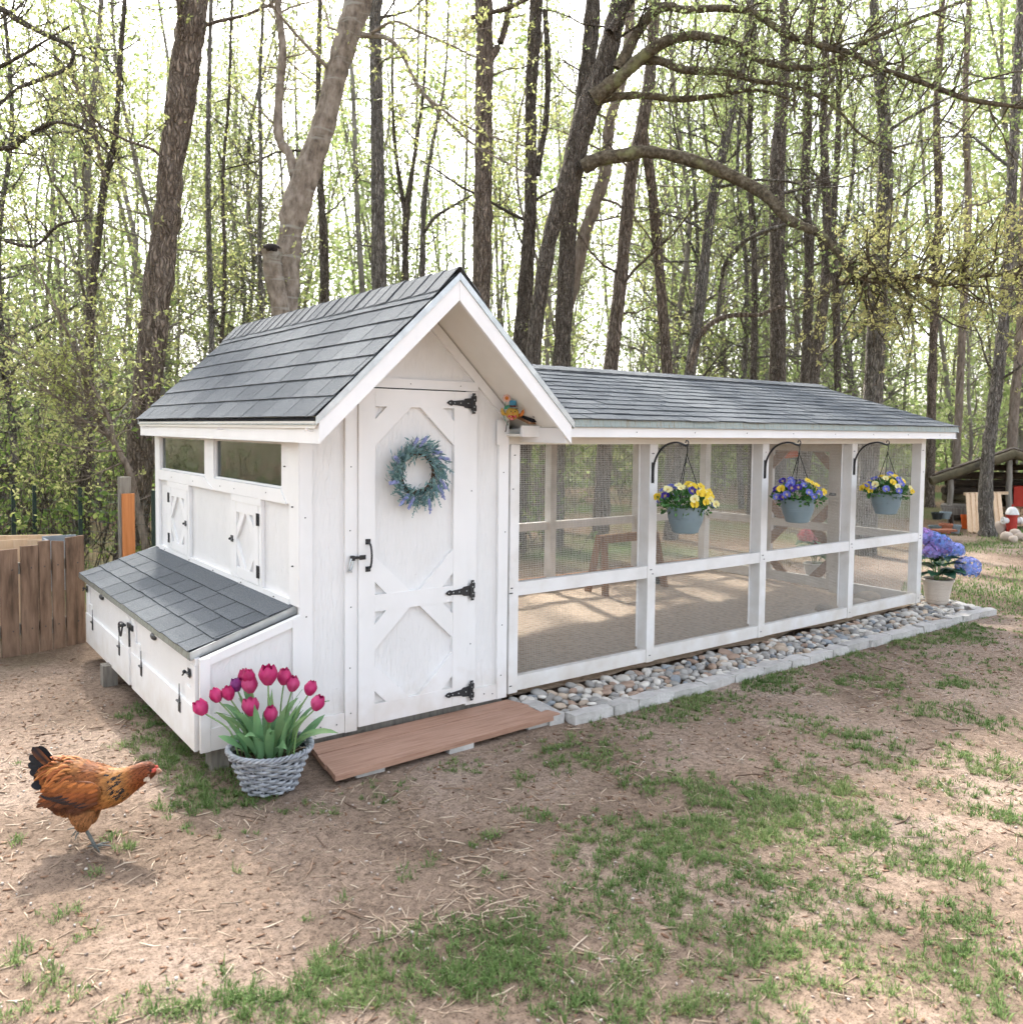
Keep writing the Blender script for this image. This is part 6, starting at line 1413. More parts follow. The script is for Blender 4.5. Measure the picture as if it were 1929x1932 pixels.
for i, (u0, v0, u1, v1, lab) in enumerate(((1822, 932, 1826, 1011, 'pale'), (1831, 931, 1835, 1011, ''), (1840, 931, 1844, 1009, ''), (1872, 930, 1879, 1000, ''), (1880, 930, 1888, 1000, ''))):
    p, q = S_(u0 + 3, v0, 15.0), S_(u1 + 3, v1, 14.35); q[2] = 0.0; m = MB(); m.bar(tuple(p), tuple(q), .075, .022, tuple(C_F)); o = m.build('pine_board', PINE)
    tag(o, ['first pale pine board leaning on the shed, leftmost of five', 'second pale pine board from the left leaning on the shed', 'pale pine board leaning just left of the yard tree trunk', 'pale pine board leaning just right of the yard tree trunk', 'pale pine board leaning nearest the fire hydrant'][i], 'board', 'pale boards leaning on the woodshed')
b_ = MB(); b_.bar(tuple(S_(1818, 932, 15.1)), tuple(S_(1900, 930, 15.1)), .05, .05); tag(b_.build('pole_rail', PINE), 'thin pine rail laid across behind the leaning boards', 'rail')
hy_ = thing('fire_hydrant', 'old red and white fire hydrant beside the yard tree', 'fire hydrant', (0, 0, 0))
HRED, HWH = pmat('hydrant_red', [(.33, .025, .02), (.45, .05, .035)], scale=12, rough=.5), pmat('hydrant_white', [(.55, .54, .52), (.76, .75, .74)], scale=14, rough=.55)
m = MB(); m.lathe([(0, 0), (.12, 0), (.12, .03), (.085, .04), (.085, .34), (.10, .345), (.10, .37)], 20); m.build('barrel', HRED, hy_, auto=40)
m = MB(); m.lathe([(.110, .37), (.110, .39), (.10, .41), (.08, .46), (.05, .495), (.02, .505), (0, .505)], 20); m.build('bonnet', HWH, hy_, auto=40)
m = MB(); m.lathe([(.018, .5), (.018, .55), (0, .55)], 6); m.build('operating_nut', HRED, hy_)
for s in (-1, 1):
    m = MB(); m.tube([(s * .07, 0, .26), (s * .13, 0, .26)], .05, 14); m.tube([(s * .13, 0, .26), (s * .165, 0, .26)], .065, 14); m.tube([(s * .165, 0, .26), (s * .19, 0, .26)], .02, 6); m.build('nozzle', HWH, hy_, auto=40)
g_ = at(1907, 1008, 'z', 0); hy_.location = (g_[0], g_[1], -.02); hy_.rotation_euler = (0, 0, -YAW); hy_.scale = (.95, .95, .95)
for i, (u, v, s, lab) in enumerate(((1885, 1006, .12, 'upright beige boulder between yard tree and hydrant'), (1898, 1018, .10, 'squat beige stone in front of the fire hydrant'), (1914, 1011, .10, 'beige stone leaning against the hydrant foot'), (1910, 1022, .08, 'small beige stone nearest the camera by the hydrant'), (1924, 1018, .09, 'beige stone at the far right by the hydrant'))):
    g_ = at(u, v, 'z', 0); o = obj('boulder', rock_mesh(200 + i, s, s * .8, s * (1.2 if i == 0 else .75), pmat('beige_stone_%d' % i, [(.38, .30, .24), (.55, .47, .39)], scale=4, rough=.85, bump=.4, bscale=15), 12, 9, .22, 'boulder'), loc=(g_[0], g_[1], s * .45)); tag(o, lab, 'stone')
def pot(name, label, u, v, R, H, col, box=False):
    g_ = at(u, v, 'z', 0); m = MB(); t = pmat(name + '_mat%d' % u, [tuple(np.array(col) * .75), col], scale=6, rough=.6)
    if box: m.lathe([(0, 0), (R * .8, 0), (R, H), (R * .9, H), (R * .85, H * .6)], 4)
    else: m.lathe([(0, 0), (R * .7, 0), (R * .93, H * .8), (R, H * .8), (R, H), (R * .85, H), (R * .8, H * .6)], 20)
    o = m.build(name, t); o.location = (g_[0], g_[1], 0); tag(o, label, 'plant pot'); return o
pot('terracotta_pot', 'terracotta pot on the ground below the shed shelf', 1783, 1006, .11, .16, (.36, .13, .07)); pot('grey_pot', 'grey blue pot right of the terracotta pot near the shed', 1800, 1006, .10, .14, (.22, .26, .28)); pot('grey_pot', 'grey blue trough left of the terracotta pot near the shed', 1764, 1005, .12, .12, (.15, .19, .20))
o = pot('window_box', 'pale blue grey planter box set above the terracotta pot', 1782, 998, .10, .12, (.27, .33, .36)); o.location.z = .18
o = pot('window_box', 'black planter box above the grey trough near the shed', 1766, 998, .10, .12, (.03, .035, .035)); o.location.z = .17
b_ = MB(); b_.bar(tuple(at(1758, 1001, 'z', .16)), tuple(at(1796, 1000, 'z', .16)), .2, .03); tag(b_.build('pot_plank', pmat('red_brown_board', [(.20, .07, .04), (.28, .11, .06)], scale=5, rough=.8)), 'reddish plank carrying the planter boxes near the shed', 'plank')
o = pot('orange_bucket', 'bright orange bucket under the shed shelf', 1822, 997, .10, .24, (.66, .12, .02)); o['category'] = 'bucket'
# ------------------------------------------------------------------ trees
BARKS = {}
def bark(name, cols, sc=5.0, st=(1, 1, .30), bump=1.0, lichen=None, bands=False, plates=0.0):
    m = pmat(name, cols, scale=sc, rough=.92, stretch=(st[0] * 4, st[1] * 4, st[2] * 4), bump=bump, bscale=sc * 1.6, bstretch=(st[0] * 4, st[1] * 4, st[2] * 3), spec=.1, detail=5, bdist=.03)
    nt = m.node_tree; N = nt.nodes; L = nt.links; p = N['Principled BSDF']
    src = p.inputs['Base Color'].links[0].from_socket
    tc = N.new('ShaderNodeTexCoord')
    if plates:                                 # furrowed plates with dark cracks between them
        ns = N.new('ShaderNodeTexNoise'); ns.inputs['Scale'].default_value = 6; ns.inputs['Detail'].default_value = 2; L.new(tc.outputs['Object'], ns.inputs['Vector'])
        va = N.new('ShaderNodeVectorMath'); va.operation = 'MULTIPLY_ADD'; va.inputs[1].default_value = (.12, .12, .5); L.new(ns.outputs['Color'], va.inputs[0]); L.new(tc.outputs['Object'], va.inputs[2])
        mp = N.new('ShaderNodeMapping'); mp.inputs['Scale'].default_value = (plates * 1.35, plates * 1.35, plates * .15); L.new(va.outputs[0], mp.inputs[0])
        vo = N.new('ShaderNodeTexVoronoi'); vo.feature = 'DISTANCE_TO_EDGE'; vo.inputs['Scale'].default_value = 1.0; L.new(mp.outputs[0], vo.inputs['Vector'])
        mr = N.new('ShaderNodeMapRange'); mr.inputs['From Max'].default_value = .30; mr.inputs['To Min'].default_value = .50; mr.inputs['To Max'].default_value = 1.25; L.new(vo.outputs['Distance'], mr.inputs['Value'])
        mm = N.new('ShaderNodeVectorMath'); mm.operation = 'MULTIPLY'; L.new(src, mm.inputs[0]); L.new(mr.outputs[0], mm.inputs[1]); src = mm.outputs[0]; L.new(src, p.inputs['Base Color'])
        bn = [n for n in N if n.type == 'BUMP'][0]; hs_ = bn.inputs['Height'].links[0].from_socket
        ad = N.new('ShaderNodeMath'); ad.operation = 'ADD'; L.new(hs_, ad.inputs[0]); L.new(mr.outputs[0], ad.inputs[1]); L.new(ad.outputs[0], bn.inputs['Height'])
    if lichen:
        no = N.new('ShaderNodeTexNoise'); no.inputs['Scale'].default_value = 3.2 if not bands else 2.4; no.inputs['Detail'].default_value = 7
        if bands:
            mp = N.new('ShaderNodeMapping'); mp.inputs['Scale'].default_value = (.9, .9, 6.5); L.new(tc.outputs['Object'], mp.inputs[0]); L.new(mp.outputs[0], no.inputs['Vector'])
        else: L.new(tc.outputs['Object'], no.inputs['Vector'])
        mr = N.new('ShaderNodeMapRange'); mr.inputs['From Min'].default_value = .58; mr.inputs['From Max'].default_value = .70; L.new(no.outputs['Fac'], mr.inputs['Value'])
        mx = N.new('ShaderNodeMix'); mx.data_type = 'RGBA'; mx.inputs[7].default_value = (*lichen, 1); L.new(mr.outputs[0], mx.inputs[0]); L.new(src, mx.inputs[6]); L.new(mx.outputs[2], p.inputs['Base Color'])
    return m
BK_BROWN = bark('furrowed_brown_bark', [(.10, .078, .060), (.205, .163, .128), (.30, .25, .205)], 5, plates=22)
BK_SMOOTH = bark('smooth_maple_bark', [(.10, .08, .062), (.215, .178, .142), (.33, .285, .235)], 3.6, (1, 1, .55), .55, (.30, .29, .25), True)
BK_DARK = bark('dark_bark', [(.07, .058, .046), (.155, .13, .105), (.24, .208, .175)], 6, plates=30)
BK_FAR = pmat('haze_paled_young_bark', [(.12, .105, .086), (.20, .178, .15), (.27, .245, .215)], scale=2, rough=.9, spec=.1)  # young bark, paled further to put distance haze into the colour
BK_GREY = bark('grey_bark', [(.11, .096, .081), (.21, .19, .163), (.31, .285, .252)], 6, plates=26)
BK_RED = bark('reddish_bark', [(.11, .086, .066), (.205, .167, .132), (.28, .235, .19)], 5)
BK_MOSS = bark('mossy_limb_bark', [(.045, .036, .026), (.11, .09, .062), (.19, .165, .12)], 5, (1, 1, 1), .8, (.20, .20, .10))
LEAF_Y = pmat('spring_leaf', [(.26, .29, .085), (.37, .405, .135), (.49, .51, .22), (.52, .475, .23)], scale=.6, rough=.6, rand='island', randamt=.75, translucent=.58, spec=.15, detail=1)
LEAF_G = pmat('green_leaf_wood', [(.17, .235, .08), (.265, .345, .125), (.375, .445, .19), (.48, .505, .26)], scale=.35, rough=.6, rand='island', randamt=.7, translucent=.58, spec=.15, detail=1)
LEAF_O = pmat('young_ochre_leaf', [(.31, .325, .10), (.42, .425, .16), (.51, .50, .225), (.51, .43, .20)], scale=.6, rough=.6, rand='island', randamt=.75, translucent=.58, spec=.15, detail=1)

def batch_tubes(paths, rad, n=3):
    """paths (N,k,3), rad (N,k)"""
    Np, k, _ = paths.shape
    T = np.gradient(paths, axis=1); T /= np.linalg.norm(T, axis=2)[..., None] + 1e-9
    a = np.where(np.abs(T[..., 2:3]) < .9, np.array([0, 0, 1.0]), np.array([1.0, 0, 0]))
    X = np.cross(T, a); X /= np.linalg.norm(X, axis=2)[..., None] + 1e-9; Y = np.cross(T, X)
    an = np.arange(n) * 2 * math.pi / n
    V = paths[:, :, None, :] + rad[:, :, None, None] * (np.cos(an)[:, None] * X[:, :, None, :] + np.sin(an)[:, None] * Y[:, :, None, :])
    i = np.arange(k - 1)[:, None] * n; j = np.arange(n)[None, :]
    q = np.stack([i + j, i + (j + 1) % n, i + n + (j + 1) % n, i + n + j], -1).reshape(-1, 4)
    F = (np.arange(Np)[:, None, None] * (k * n) + q).reshape(-1, 4)
    return V.reshape(-1, 3), F
def grow(O, D, L, R, r, k=5, wob=.18, up=.06, tip=.35):
    Np = len(O); P = np.empty((Np, k, 3)); P[:, 0] = O; d = D / (np.linalg.norm(D, axis=1)[:, None] + 1e-9); s = (L / (k - 1))[:, None]
    for i in range(1, k):
        d = d + wob * r.standard_normal((Np, 3)); d[:, 2] += up; d /= np.linalg.norm(d, axis=1)[:, None]; P[:, i] = P[:, i - 1] + d * s
    rad = R[:, None] * np.linspace(1, tip, k)[None, :]
    return P, rad
def kids(P, rad, m, r, t0=.25, spread=1.0, up=.15):
    """m children per path"""
    Np, k, _ = P.shape; idx = np.repeat(np.arange(Np), m); t = r.uniform(t0, 1, Np * m) * (k - 1); i = np.minimum(t.astype(int), k - 2); f = (t - i)[:, None]
    O = P[idx, i] * (1 - f) + P[idx, i + 1] * f; T = P[idx, i + 1] - P[idx, i]; T /= np.linalg.norm(T, axis=1)[:, None] + 1e-9
    D = T * .7 + spread * r.standard_normal((Np * m, 3)) * .75; D[:, 2] += up
    rr_ = rad[idx, i] * (1 - f[:, 0]) + rad[idx, i + 1] * f[:, 0]
    return O, D, rr_, idx
def leaves_np(O, D, L, r, W=.5):
    n = len(O); D = D + .9 * r.standard_normal((n, 3)); D[:, 2] -= .15; D /= np.linalg.norm(D, axis=1)[:, None]
    S = np.cross(D, r.standard_normal((n, 3))); S /= np.linalg.norm(S, axis=1)[:, None] + 1e-9
    L = L[:, None]; V = np.stack([O, O + D * L * .55 + S * L * W * .5, O + D * L, O + D * L * .55 - S * L * W * .5], 1).reshape(-1, 3)
    return V, np.arange(n * 4).reshape(-1, 4)
class Wood:
    def __init__(s): s.V = []; s.F = []; s.n = 0; s.LV = []; s.ln = 0
    def tubes(s, P, R, n=3):
        V, F = batch_tubes(P, R, n); s.V.append(V); s.F.append(F + s.n); s.n += len(V)
    def one(s, P, R, n=10):
        s.tubes(np.asarray(P, float)[None], np.asarray(R, float)[None], n)
    def leaf(s, V): s.LV.append(V); s.ln += len(V)
    def meshes(s, bk, lf, off=(0, 0, 0), nm='trunk'):
        off = np.array(off, float)
        a = np_mesh(nm, np.concatenate(s.V) - off, [np.concatenate(s.F)], bk, smooth=True)
        b = None
        if s.LV:
            V = np.concatenate(s.LV) - off; b = np_mesh('crown', V, [np.arange(len(V)).reshape(-1, 4)], lf)
        return a, b
def branch_out(w, P, R, r, n1, L1, m2, L2, m3, L3, nl, lsize, t0=.3, t1=1.0, up1=.1, n=4, spread=1.1):
    """side branches off a single path P,R; three orders, leaves on the last"""
    k = len(P); t = r.uniform(t0, t1, n1) * (k - 1); i = np.minimum(t.astype(int), k - 2); f = (t - i)[:, None]
    O = P[i] * (1 - f) + P[i + 1] * f; T = P[i + 1] - P[i]; T /= np.linalg.norm(T, axis=1)[:, None] + 1e-9
    D = r.standard_normal((n1, 3)) * spread; D -= T * np.sum(D * T, 1)[:, None] * .8; D += T * .35; D[:, 2] += up1
    L = r.uniform(.45, 1.15, n1) * L1; Rr = np.minimum(np.interp(t, np.arange(k), R) * .5, .012 * L + .004)
    p1, r1 = grow(O, D, L, Rr, r, 6, .2, .05); w.tubes(p1, r1, n)
    O, D, q, _ = kids(p1, r1, m2, r); p2, r2 = grow(O, D, r.uniform(.4, 1.1, len(O)) * L2, np.maximum(q * .6, .003), r, 5, .22, .04); w.tubes(p2, r2, 3)
    if m3:
        O, D, q, _ = kids(p2, r2, m3, r); p3, r3 = grow(O, D, r.uniform(.4, 1.1, len(O)) * L3, np.maximum(q * .6, .0016), r, 4, .25, .03); w.tubes(p3, r3, 3)
    else: p3, r3 = p2, r2
    if nl:
        O, D, q, _ = kids(p3, r3, nl, r, .35, 1.2); keep = r.random(len(O)) < .85
        V, _ = leaves_np(O[keep], D[keep], r.uniform(.6, 1.25, keep.sum()) * lsize, r); w.leaf(V)
TREES = []
def px_path(pts, d, d1=None):
    d1 = d if d1 is None else d1; n = len(pts)
    return np.array([np.append(atd(u, v, d + (d1 - d) * i / max(1, n - 1)), .90 * w * (d + (d1 - d) * i / max(1, n - 1)) / F_ / 2) for i, (u, v, w) in enumerate(pts)])
def tree(name, label, pts, d, bk, lf, seed, n1=16, L1=1.8, m2=6, L2=.7, m3=4, L3=.35, nl=4, ls=.05, t0=.35, height=None, limbs=(), flare=1.35, group=None, rough=.05, forks=()):
    r = np.random.default_rng(seed); w = Wood()
    A = px_path(pts, d); b = A[0].copy(); dirn = (A[0] - A[1])[:3]; dirn = dirn / max(1e-6, abs(dirn[2])) 
    base = b[:3] + dirn * max(0, b[2]) * .75; base[2] = float(ground_z(base[0], base[1])) - .12
    rows = [np.append(base, b[3] * flare)]
    if b[2] > .6: mid = base * .72 + b[:3] * .28; rows.append(np.append(mid, b[3] * (1 + (flare - 1) * .3)))
    rows += list(A); e = A[-1]; up = (A[-1] - A[-2])[:3]; up /= np.linalg.norm(up); up = up * .6 + np.array([0, 0, .4]); up /= np.linalg.norm(up)
    H = height or (e[2] + (2.2 if -.3 < base[0] - .26 * (base[1] - 1.7) < 6.6 else 4.5))
    k = max(2, int((H - e[2]) / 1.3)); q = e.copy()
    for i in range(k):
        up = up + .08 * r.standard_normal(3); up /= np.linalg.norm(up); q = q.copy(); q[:3] = q[:3] + up * (H - e[2]) / k; q[3] = e[3] * (1 - .8 * (i + 1) / k); rows.append(q)
    if H - e[2] < 3: n1 = max(4, n1 // 2)
    S = smooth_path(np.array(rows), 5); P, R = S[:, :3], np.maximum(S[:, 3], .006)
    R = R * (1 + rough * r.standard_normal(len(R))); nn_ = 16 if pts[0][2] > 24 else 9; w.one(P, R, nn_)
    Vv = w.V[-1].reshape(len(P), nn_, 3); ax_ = P[:, None, :]; lump = 1 + .07 * r.standard_normal((1, nn_, 1)) + .045 * r.standard_normal((len(P), nn_, 1)); w.V[-1] = (ax_ + (Vv - ax_) * lump).reshape(-1, 3)
    branch_out(w, P, R, r, n1, L1, m2, L2, m3, L3, nl, ls, t0)
    # short leafy sprigs straight off the trunk
    branch_out(w, P, R, r, max(3, n1 // 2), .35, 3, .22, 0, 0, nl, ls, .15, .8)
    t = thing(name, label, 'tree', (float(base[0]), float(base[1]), 0.0), group)
    for (lp, ld0, ld1, spec) in limbs:
        B_ = smooth_path(px_path(lp, ld0, ld1), 4); PP, RR_ = B_[:, :3], np.maximum(B_[:, 3], .004); RR_ = RR_ * (1 + .06 * r.standard_normal(len(RR_))); w2 = Wood() if spec.get('part') else w
        w2.one(PP, RR_, 9)
        branch_out(w2, PP, RR_, r, spec.get('n1', 10), spec.get('L1', .7), spec.get('m2', 4), spec.get('L2', .4), spec.get('m3', 3), spec.get('L3', .22), spec.get('nl', 4), spec.get('ls', ls), spec.get('t0', .15), spec.get('t1', 1.0))
        if spec.get('part'):
            a, b2 = w2.meshes(spec.get('bk', bk), spec.get('lf', lf), t.location, 'limb'); lo = obj('limb', a, t)
            if b2: o = obj('limb_leaves', b2, lo); o['kind'] = 'stuff'
    a, b2 = w.meshes(bk, lf, t.location); obj('trunk', a, t)
    if b2: obj('crown', b2, t)
    TREES.append(t); return t

tree('oak_tree', 'thick furrowed brown trunk leaning right, behind the nest box end', [(246, 1040, 66), (262, 900, 58), (274, 770, 60), (288, 640, 57), (303, 500, 57), (316, 400, 55), (324, 300, 53), (340, 200, 60), (353, 100, 60), (366, 0, 57)], 9.6, BK_BROWN, LEAF_Y, 1, n1=12, L1=1.6, t0=.5)
tree('maple_tree', 'smooth pale banded trunk with a cut off stump fork behind the coop roof', [(535, 640, 50), (540, 560, 46), (545, 467, 46), (556, 400, 52), (577, 333, 50), (612, 233, 43), (632, 150, 42), (655, 70, 46), (676, 0, 48)], 9.2, BK_SMOOTH, LEAF_Y, 2, n1=8, L1=1.5, t0=.55,
     limbs=[([(540, 640, 34), (526, 570, 36), (515, 510, 40), (512, 468, 42)], 9.0, 8.8, dict(n1=2, L1=.3, nl=3)),
            ([(556, 335, 22), (545, 290, 20), (527, 262, 20), (525, 200, 18), (533, 100, 17), (526, 30, 15), (518, -40, 13)], 9.2, 9.4, dict(n1=12, L1=.8, t0=.3)),
            ([(682, 66, 13), (712, 68, 11), (735, 74, 10), (758, 100, 9), (776, 140, 8), (803, 180, 7), (843, 213, 6), (883, 240, 5), (926, 257, 4), (993, 277, 3)], 9.1, 8.4, dict(n1=16, L1=.5, part=True, t0=.2)),
            ([(795, 172, 6), (830, 215, 6), (875, 258, 5), (910, 283, 4), (975, 317, 3), (1000, 330, 2)], 8.9, 8.3, dict(n1=12, L1=.4, t0=.2)),
            ([(700, 62, 7), (745, 40, 6), (790, 60, 5), (850, 85, 4), (900, 110, 3)], 9.0, 8.4, dict(n1=12, L1=.5, t0=.2))])
o = MB().ball(tuple(atd(512, 470, 8.78)), (.095, .095, .06), 10, 6).build('hollow', pmat('dark_hollow', [(.012, .01, .009), (.04, .03, .024)], scale=14, rough=.95), TREES[-1], smooth=True)  # near-black cap set on top of the stump fork
tree('poplar_tree', 'slim straight dark trunk rising just left of the coop ridge', [(716, 640, 32), (714, 500, 30), (712, 350, 27), (710, 200, 26), (708, 100, 26), (710, 0, 24)], 13, BK_GREY, LEAF_Y, 3, n1=14, L1=1.6)
tree('poplar_tree', 'straight brown trunk rising right behind the gable peak', [(908, 700, 38), (908, 500, 38), (911, 350, 37), (912, 200, 36), (914, 100, 34), (912, 0, 34)], 12.4, BK_BROWN, LEAF_Y, 4, n1=14, L1=1.5,
     limbs=[([(925, 110, 16), (943, 80, 15), (955, 40, 14), (965, -20, 12)], 12.4, 12.5, dict(n1=6)), ([(888, 33, 11), (930, 22, 10), (960, 14, 10), (1000, -6, 9)], 12.2, 11.8, dict(n1=6, L1=.5))])
tree('ash_tree', 'dark upright trunk behind the right roof slope of the coop', [(975, 720, 34), (983, 633, 33), (994, 500, 29), (1001, 367, 25), (1001, 200, 25), (1008, 60, 26), (1012, 0, 26)], 13, BK_DARK, LEAF_Y, 5, n1=14, limbs=[([(1012, 330, 14), (1030, 220, 13), (1033, 120, 13), (1028, 20, 12)], 13, 13.2, dict(n1=8))])
LIMB = dict(n1=46, L1=.75, m2=4, L2=.42, m3=3, L3=.22, nl=4, ls=.042, part=True, bk=BK_MOSS)
tree('spreading_maple', 'leaning dark tree whose long mossy limbs arch right over the run', [(1008, 640, 30), (1020, 540, 32), (1042, 430, 36), (1070, 350, 44), (1092, 260, 50), (1112, 195, 50), (1140, 120, 44), (1160, 40, 40), (1168, 0, 38)], 11.4, BK_DARK, LEAF_G, 6, n1=10, L1=1.3, t0=.4,
     limbs=[([(1100, 315, 34), (1130, 300, 30), (1176, 293, 28), (1210, 286, 26), (1250, 290, 26), (1306, 303, 26), (1353, 320, 27), (1420, 353, 26), (1453, 377, 25), (1486, 413, 22), (1520, 430, 19), (1546, 441, 17), (1580, 477, 14), (1606, 513, 12), (1646, 530, 12), (1690, 527, 12), (1736, 523, 10), (1780, 537, 10), (1853, 520, 9), (1929, 517, 8), (2010, 510, 6)], 11.2, 9.6, dict(LIMB, n1=105, t0=.60, lf=LEAF_O, nl=10, L1=1.05, ls=.045)),
            ([(1546, 440, 12), (1552, 480, 10), (1563, 515, 9), (1582, 534, 8), (1620, 533, 6), (1680, 520, 4)], 10.6, 10.2, dict(n1=8, L1=.4)),
            ([(1118, 185, 38), (1163, 150, 30), (1210, 108, 28), (1250, 80, 24), (1286, 70, 20), (1319, 67, 18), (1386, 83, 16), (1433, 113, 14), (1473, 123, 14), (1540, 127, 13), (1586, 107, 12), (1640, 75, 9), (1720, 40, 8), (1820, 0, 6)], 11.3, 9.8, dict(LIMB)),
            ([(1200, 112, 20), (1245, 115, 18), (1286, 131, 17), (1346, 134, 16), (1390, 140, 14), (1420, 152, 10), (1486, 160, 9), (1540, 180, 8), (1583, 210, 6), (1625, 255, 5), (1690, 290, 4)], 11.2, 10, dict(LIMB)),
            ([(1166, 130, 26), (1215, 40, 22), (1253, 12, 18), (1290, 18, 16), (1353, 15, 15), (1410, 20, 14), (1446, 40, 14), (1493, 70, 14), (1553, 87, 13), (1603, 100, 12), (1646, 123, 11), (1703, 143, 11), (1770, 167, 11), (1826, 187, 10), (1929, 202, 9), (2010, 206, 7)], 11.2, 9.3, dict(LIMB, n1=90, t0=.3, L1=.95, nl=6)),
            ([(1130, 190, 18), (1163, 182, 16), (1220, 180, 15), (1276, 187, 14), (1330, 183, 12), (1370, 177, 10), (1430, 170, 7), (1500, 190, 5)], 11.4, 11, dict(LIMB, n1=22)),
            ([(1150, 60, 20), (1190, 0, 16)], 11.2, 11.2, dict(n1=4))])
tree('ash_tree', 'dark trunk just right of the gable, tallest behind the first mesh bay', [(1048, 900, 40), (1055, 760, 39), (1062, 633, 38), (1072, 433, 37), (1086, 300, 38), (1098, 200, 36), (1112, 90, 34), (1118, 0, 32)], 12.2, BK_DARK, LEAF_Y, 7, n1=12)
tree('cherry_tree', 'reddish brown trunk leaning right above the start of the run roof', [(1060, 640, 22), (1080, 540, 26), (1103, 440, 26), (1124, 380, 26), (1141, 320, 24), (1150, 230, 22), (1180, 120, 20), (1190, 0, 18)], 14.5, BK_RED, LEAF_Y, 8, n1=12)
tree('ash_tree', 'grey brown trunk leaning right that forks high above the run roof', [(1138, 900, 32), (1146, 760, 31), (1159, 633, 29), (1174, 500, 28), (1190, 333, 27), (1212, 233, 26), (1228, 120, 24), (1234, 0, 22)], 13, BK_BROWN, LEAF_Y, 9, n1=14,
     limbs=[([(1212, 245, 20), (1226, 333, 21), (1237, 433, 22), (1253, 633, 22), (1262, 760, 24)], 13.2, 13.4, dict(n1=6))])
tree('beech_tree', 'slender trunk leaning right over the middle of the run roof', [(1292, 760, 26), (1311, 633, 22), (1325, 520, 21), (1340, 400, 20), (1358, 310, 19), (1374, 233, 17), (1396, 150, 15), (1410, 40, 14), (1414, 0, 13)], 13, BK_GREY, LEAF_G, 10, n1=14,
     limbs=[([(1300, 700, 12), (1312, 650, 12), (1332, 618, 12), (1360, 600, 11), (1392, 594, 10), (1432, 594, 9), (1455, 585, 8), (1474, 578, 7), (1492, 580, 3)], 12.4, 12.2, dict(n1=7, L1=.35, nl=0, part=True, bk=BK_BROWN)),
            ([(1352, 610, 8), (1362, 520, 9), (1372, 490, 9), (1405, 455, 9), (1440, 437, 9), (1486, 423, 8)], 12.6, 11.4, dict(n1=6, L1=.4))])
tree('ash_tree', 'thin dark stem left of the straight mid run trunk', [(1420, 760, 15), (1423, 567, 14), (1420, 430, 13), (1412, 300, 12), (1418, 150, 11), (1424, 0, 10)], 17, BK_DARK, LEAF_G, 11, n1=14)
tree('oak_tree', 'straight dark vertical trunk behind the middle hanging pot', [(1466, 800, 32), (1466, 560, 31), (1465, 400, 30), (1466, 300, 30), (1474, 200, 22), (1480, 100, 18), (1478, 0, 16)], 14.6, BK_DARK, LEAF_G, 12, n1=14)
tree('ash_tree', 'slim dark trunk right of the straight mid run trunk', [(1518, 780, 22), (1522, 640, 20), (1526, 480, 18), (1518, 350, 17), (1524, 220, 16), (1530, 0, 14)], 16.5, BK_DARK, LEAF_G, 13, n1=14)
tree('ash_tree', 'curved dark trunk, left one of the close pair above the run', [(1528, 760, 24), (1545, 620, 23), (1557, 520, 20), (1558, 380, 18), (1552, 240, 16), (1556, 100, 14), (1556, 0, 13)], 15.5, BK_DARK, LEAF_G, 14, n1=14)
tree('ash_tree', 'thin dark trunk, right one of the close pair above the run', [(1580, 760, 15), (1577, 580, 14), (1572, 420, 13), (1580, 260, 12), (1584, 0, 10)], 18, BK_DARK, LEAF_G, 15, n1=14)
tree('oak_tree', 'stout grey furrowed trunk near the end of the run', [(1632, 1040, 46), (1640, 850, 41), (1650, 700, 40), (1656, 560, 39), (1664, 440, 34), (1670, 333, 28), (1666, 200, 26), (1650, 80, 22), (1648, 0, 20)], 11.6, BK_GREY, LEAF_O, 16, n1=16, L1=1.5, t0=.4)
tree('beech_tree', 'grey leaning yard tree in front of the log shed', [(1862, 1000, 30), (1858, 950, 27), (1861, 880, 25), (1871, 790, 25), (1880, 720, 24), (1888, 650, 23), (1898, 540, 22), (1906, 380, 20), (1915, 200, 18), (1925, 0, 16)], 14.0, BK_GREY, LEAF_O, 17, n1=14, flare=1.7)
tree('ash_tree', 'slender brown trunk behind the left end of the woodshed roof', [(1802, 900, 16), (1808, 760, 16), (1818, 560, 15), (1826, 380, 14), (1820, 200, 13), (1828, 0, 12)], 18, BK_RED, LEAF_O, 18, n1=14)
tree('ash_tree', 'brown trunk at the far right behind the woodshed ridge', [(1908, 850, 20), (1914, 760, 20), (1926, 600, 18), (1930, 400, 16), (1940, 200, 15), (1950, 0, 14)], 17, BK_RED, LEAF_O, 19, n1=14)
tree('ash_tree', 'straight brown trunk just right of the stout grey trunk', [(1755, 860, 18), (1758, 700, 17), (1763, 560, 16), (1770, 380, 15), (1766, 200, 14), (1776, 0, 12)], 19, BK_BROWN, LEAF_O, 20, n1=14)
tree('birch_tree', 'thin forked tree left of the thick furrowed trunk', [(168, 700, 16), (173, 567, 15), (187, 433, 14), (197, 350, 14), (208, 300, 12), (218, 260, 11), (223, 180, 10), (230, 67, 9), (236, 0, 8)], 11.8, BK_DARK, LEAF_Y, 21, n1=20, L1=1.1, limbs=[([(198, 340, 10), (188, 295, 9), (173, 217, 8), (147, 167, 7), (123, 133, 5), (100, 100, 3)], 11.6, 11.2, dict(n1=14, L1=.6, part=True, bk=BK_RED))])
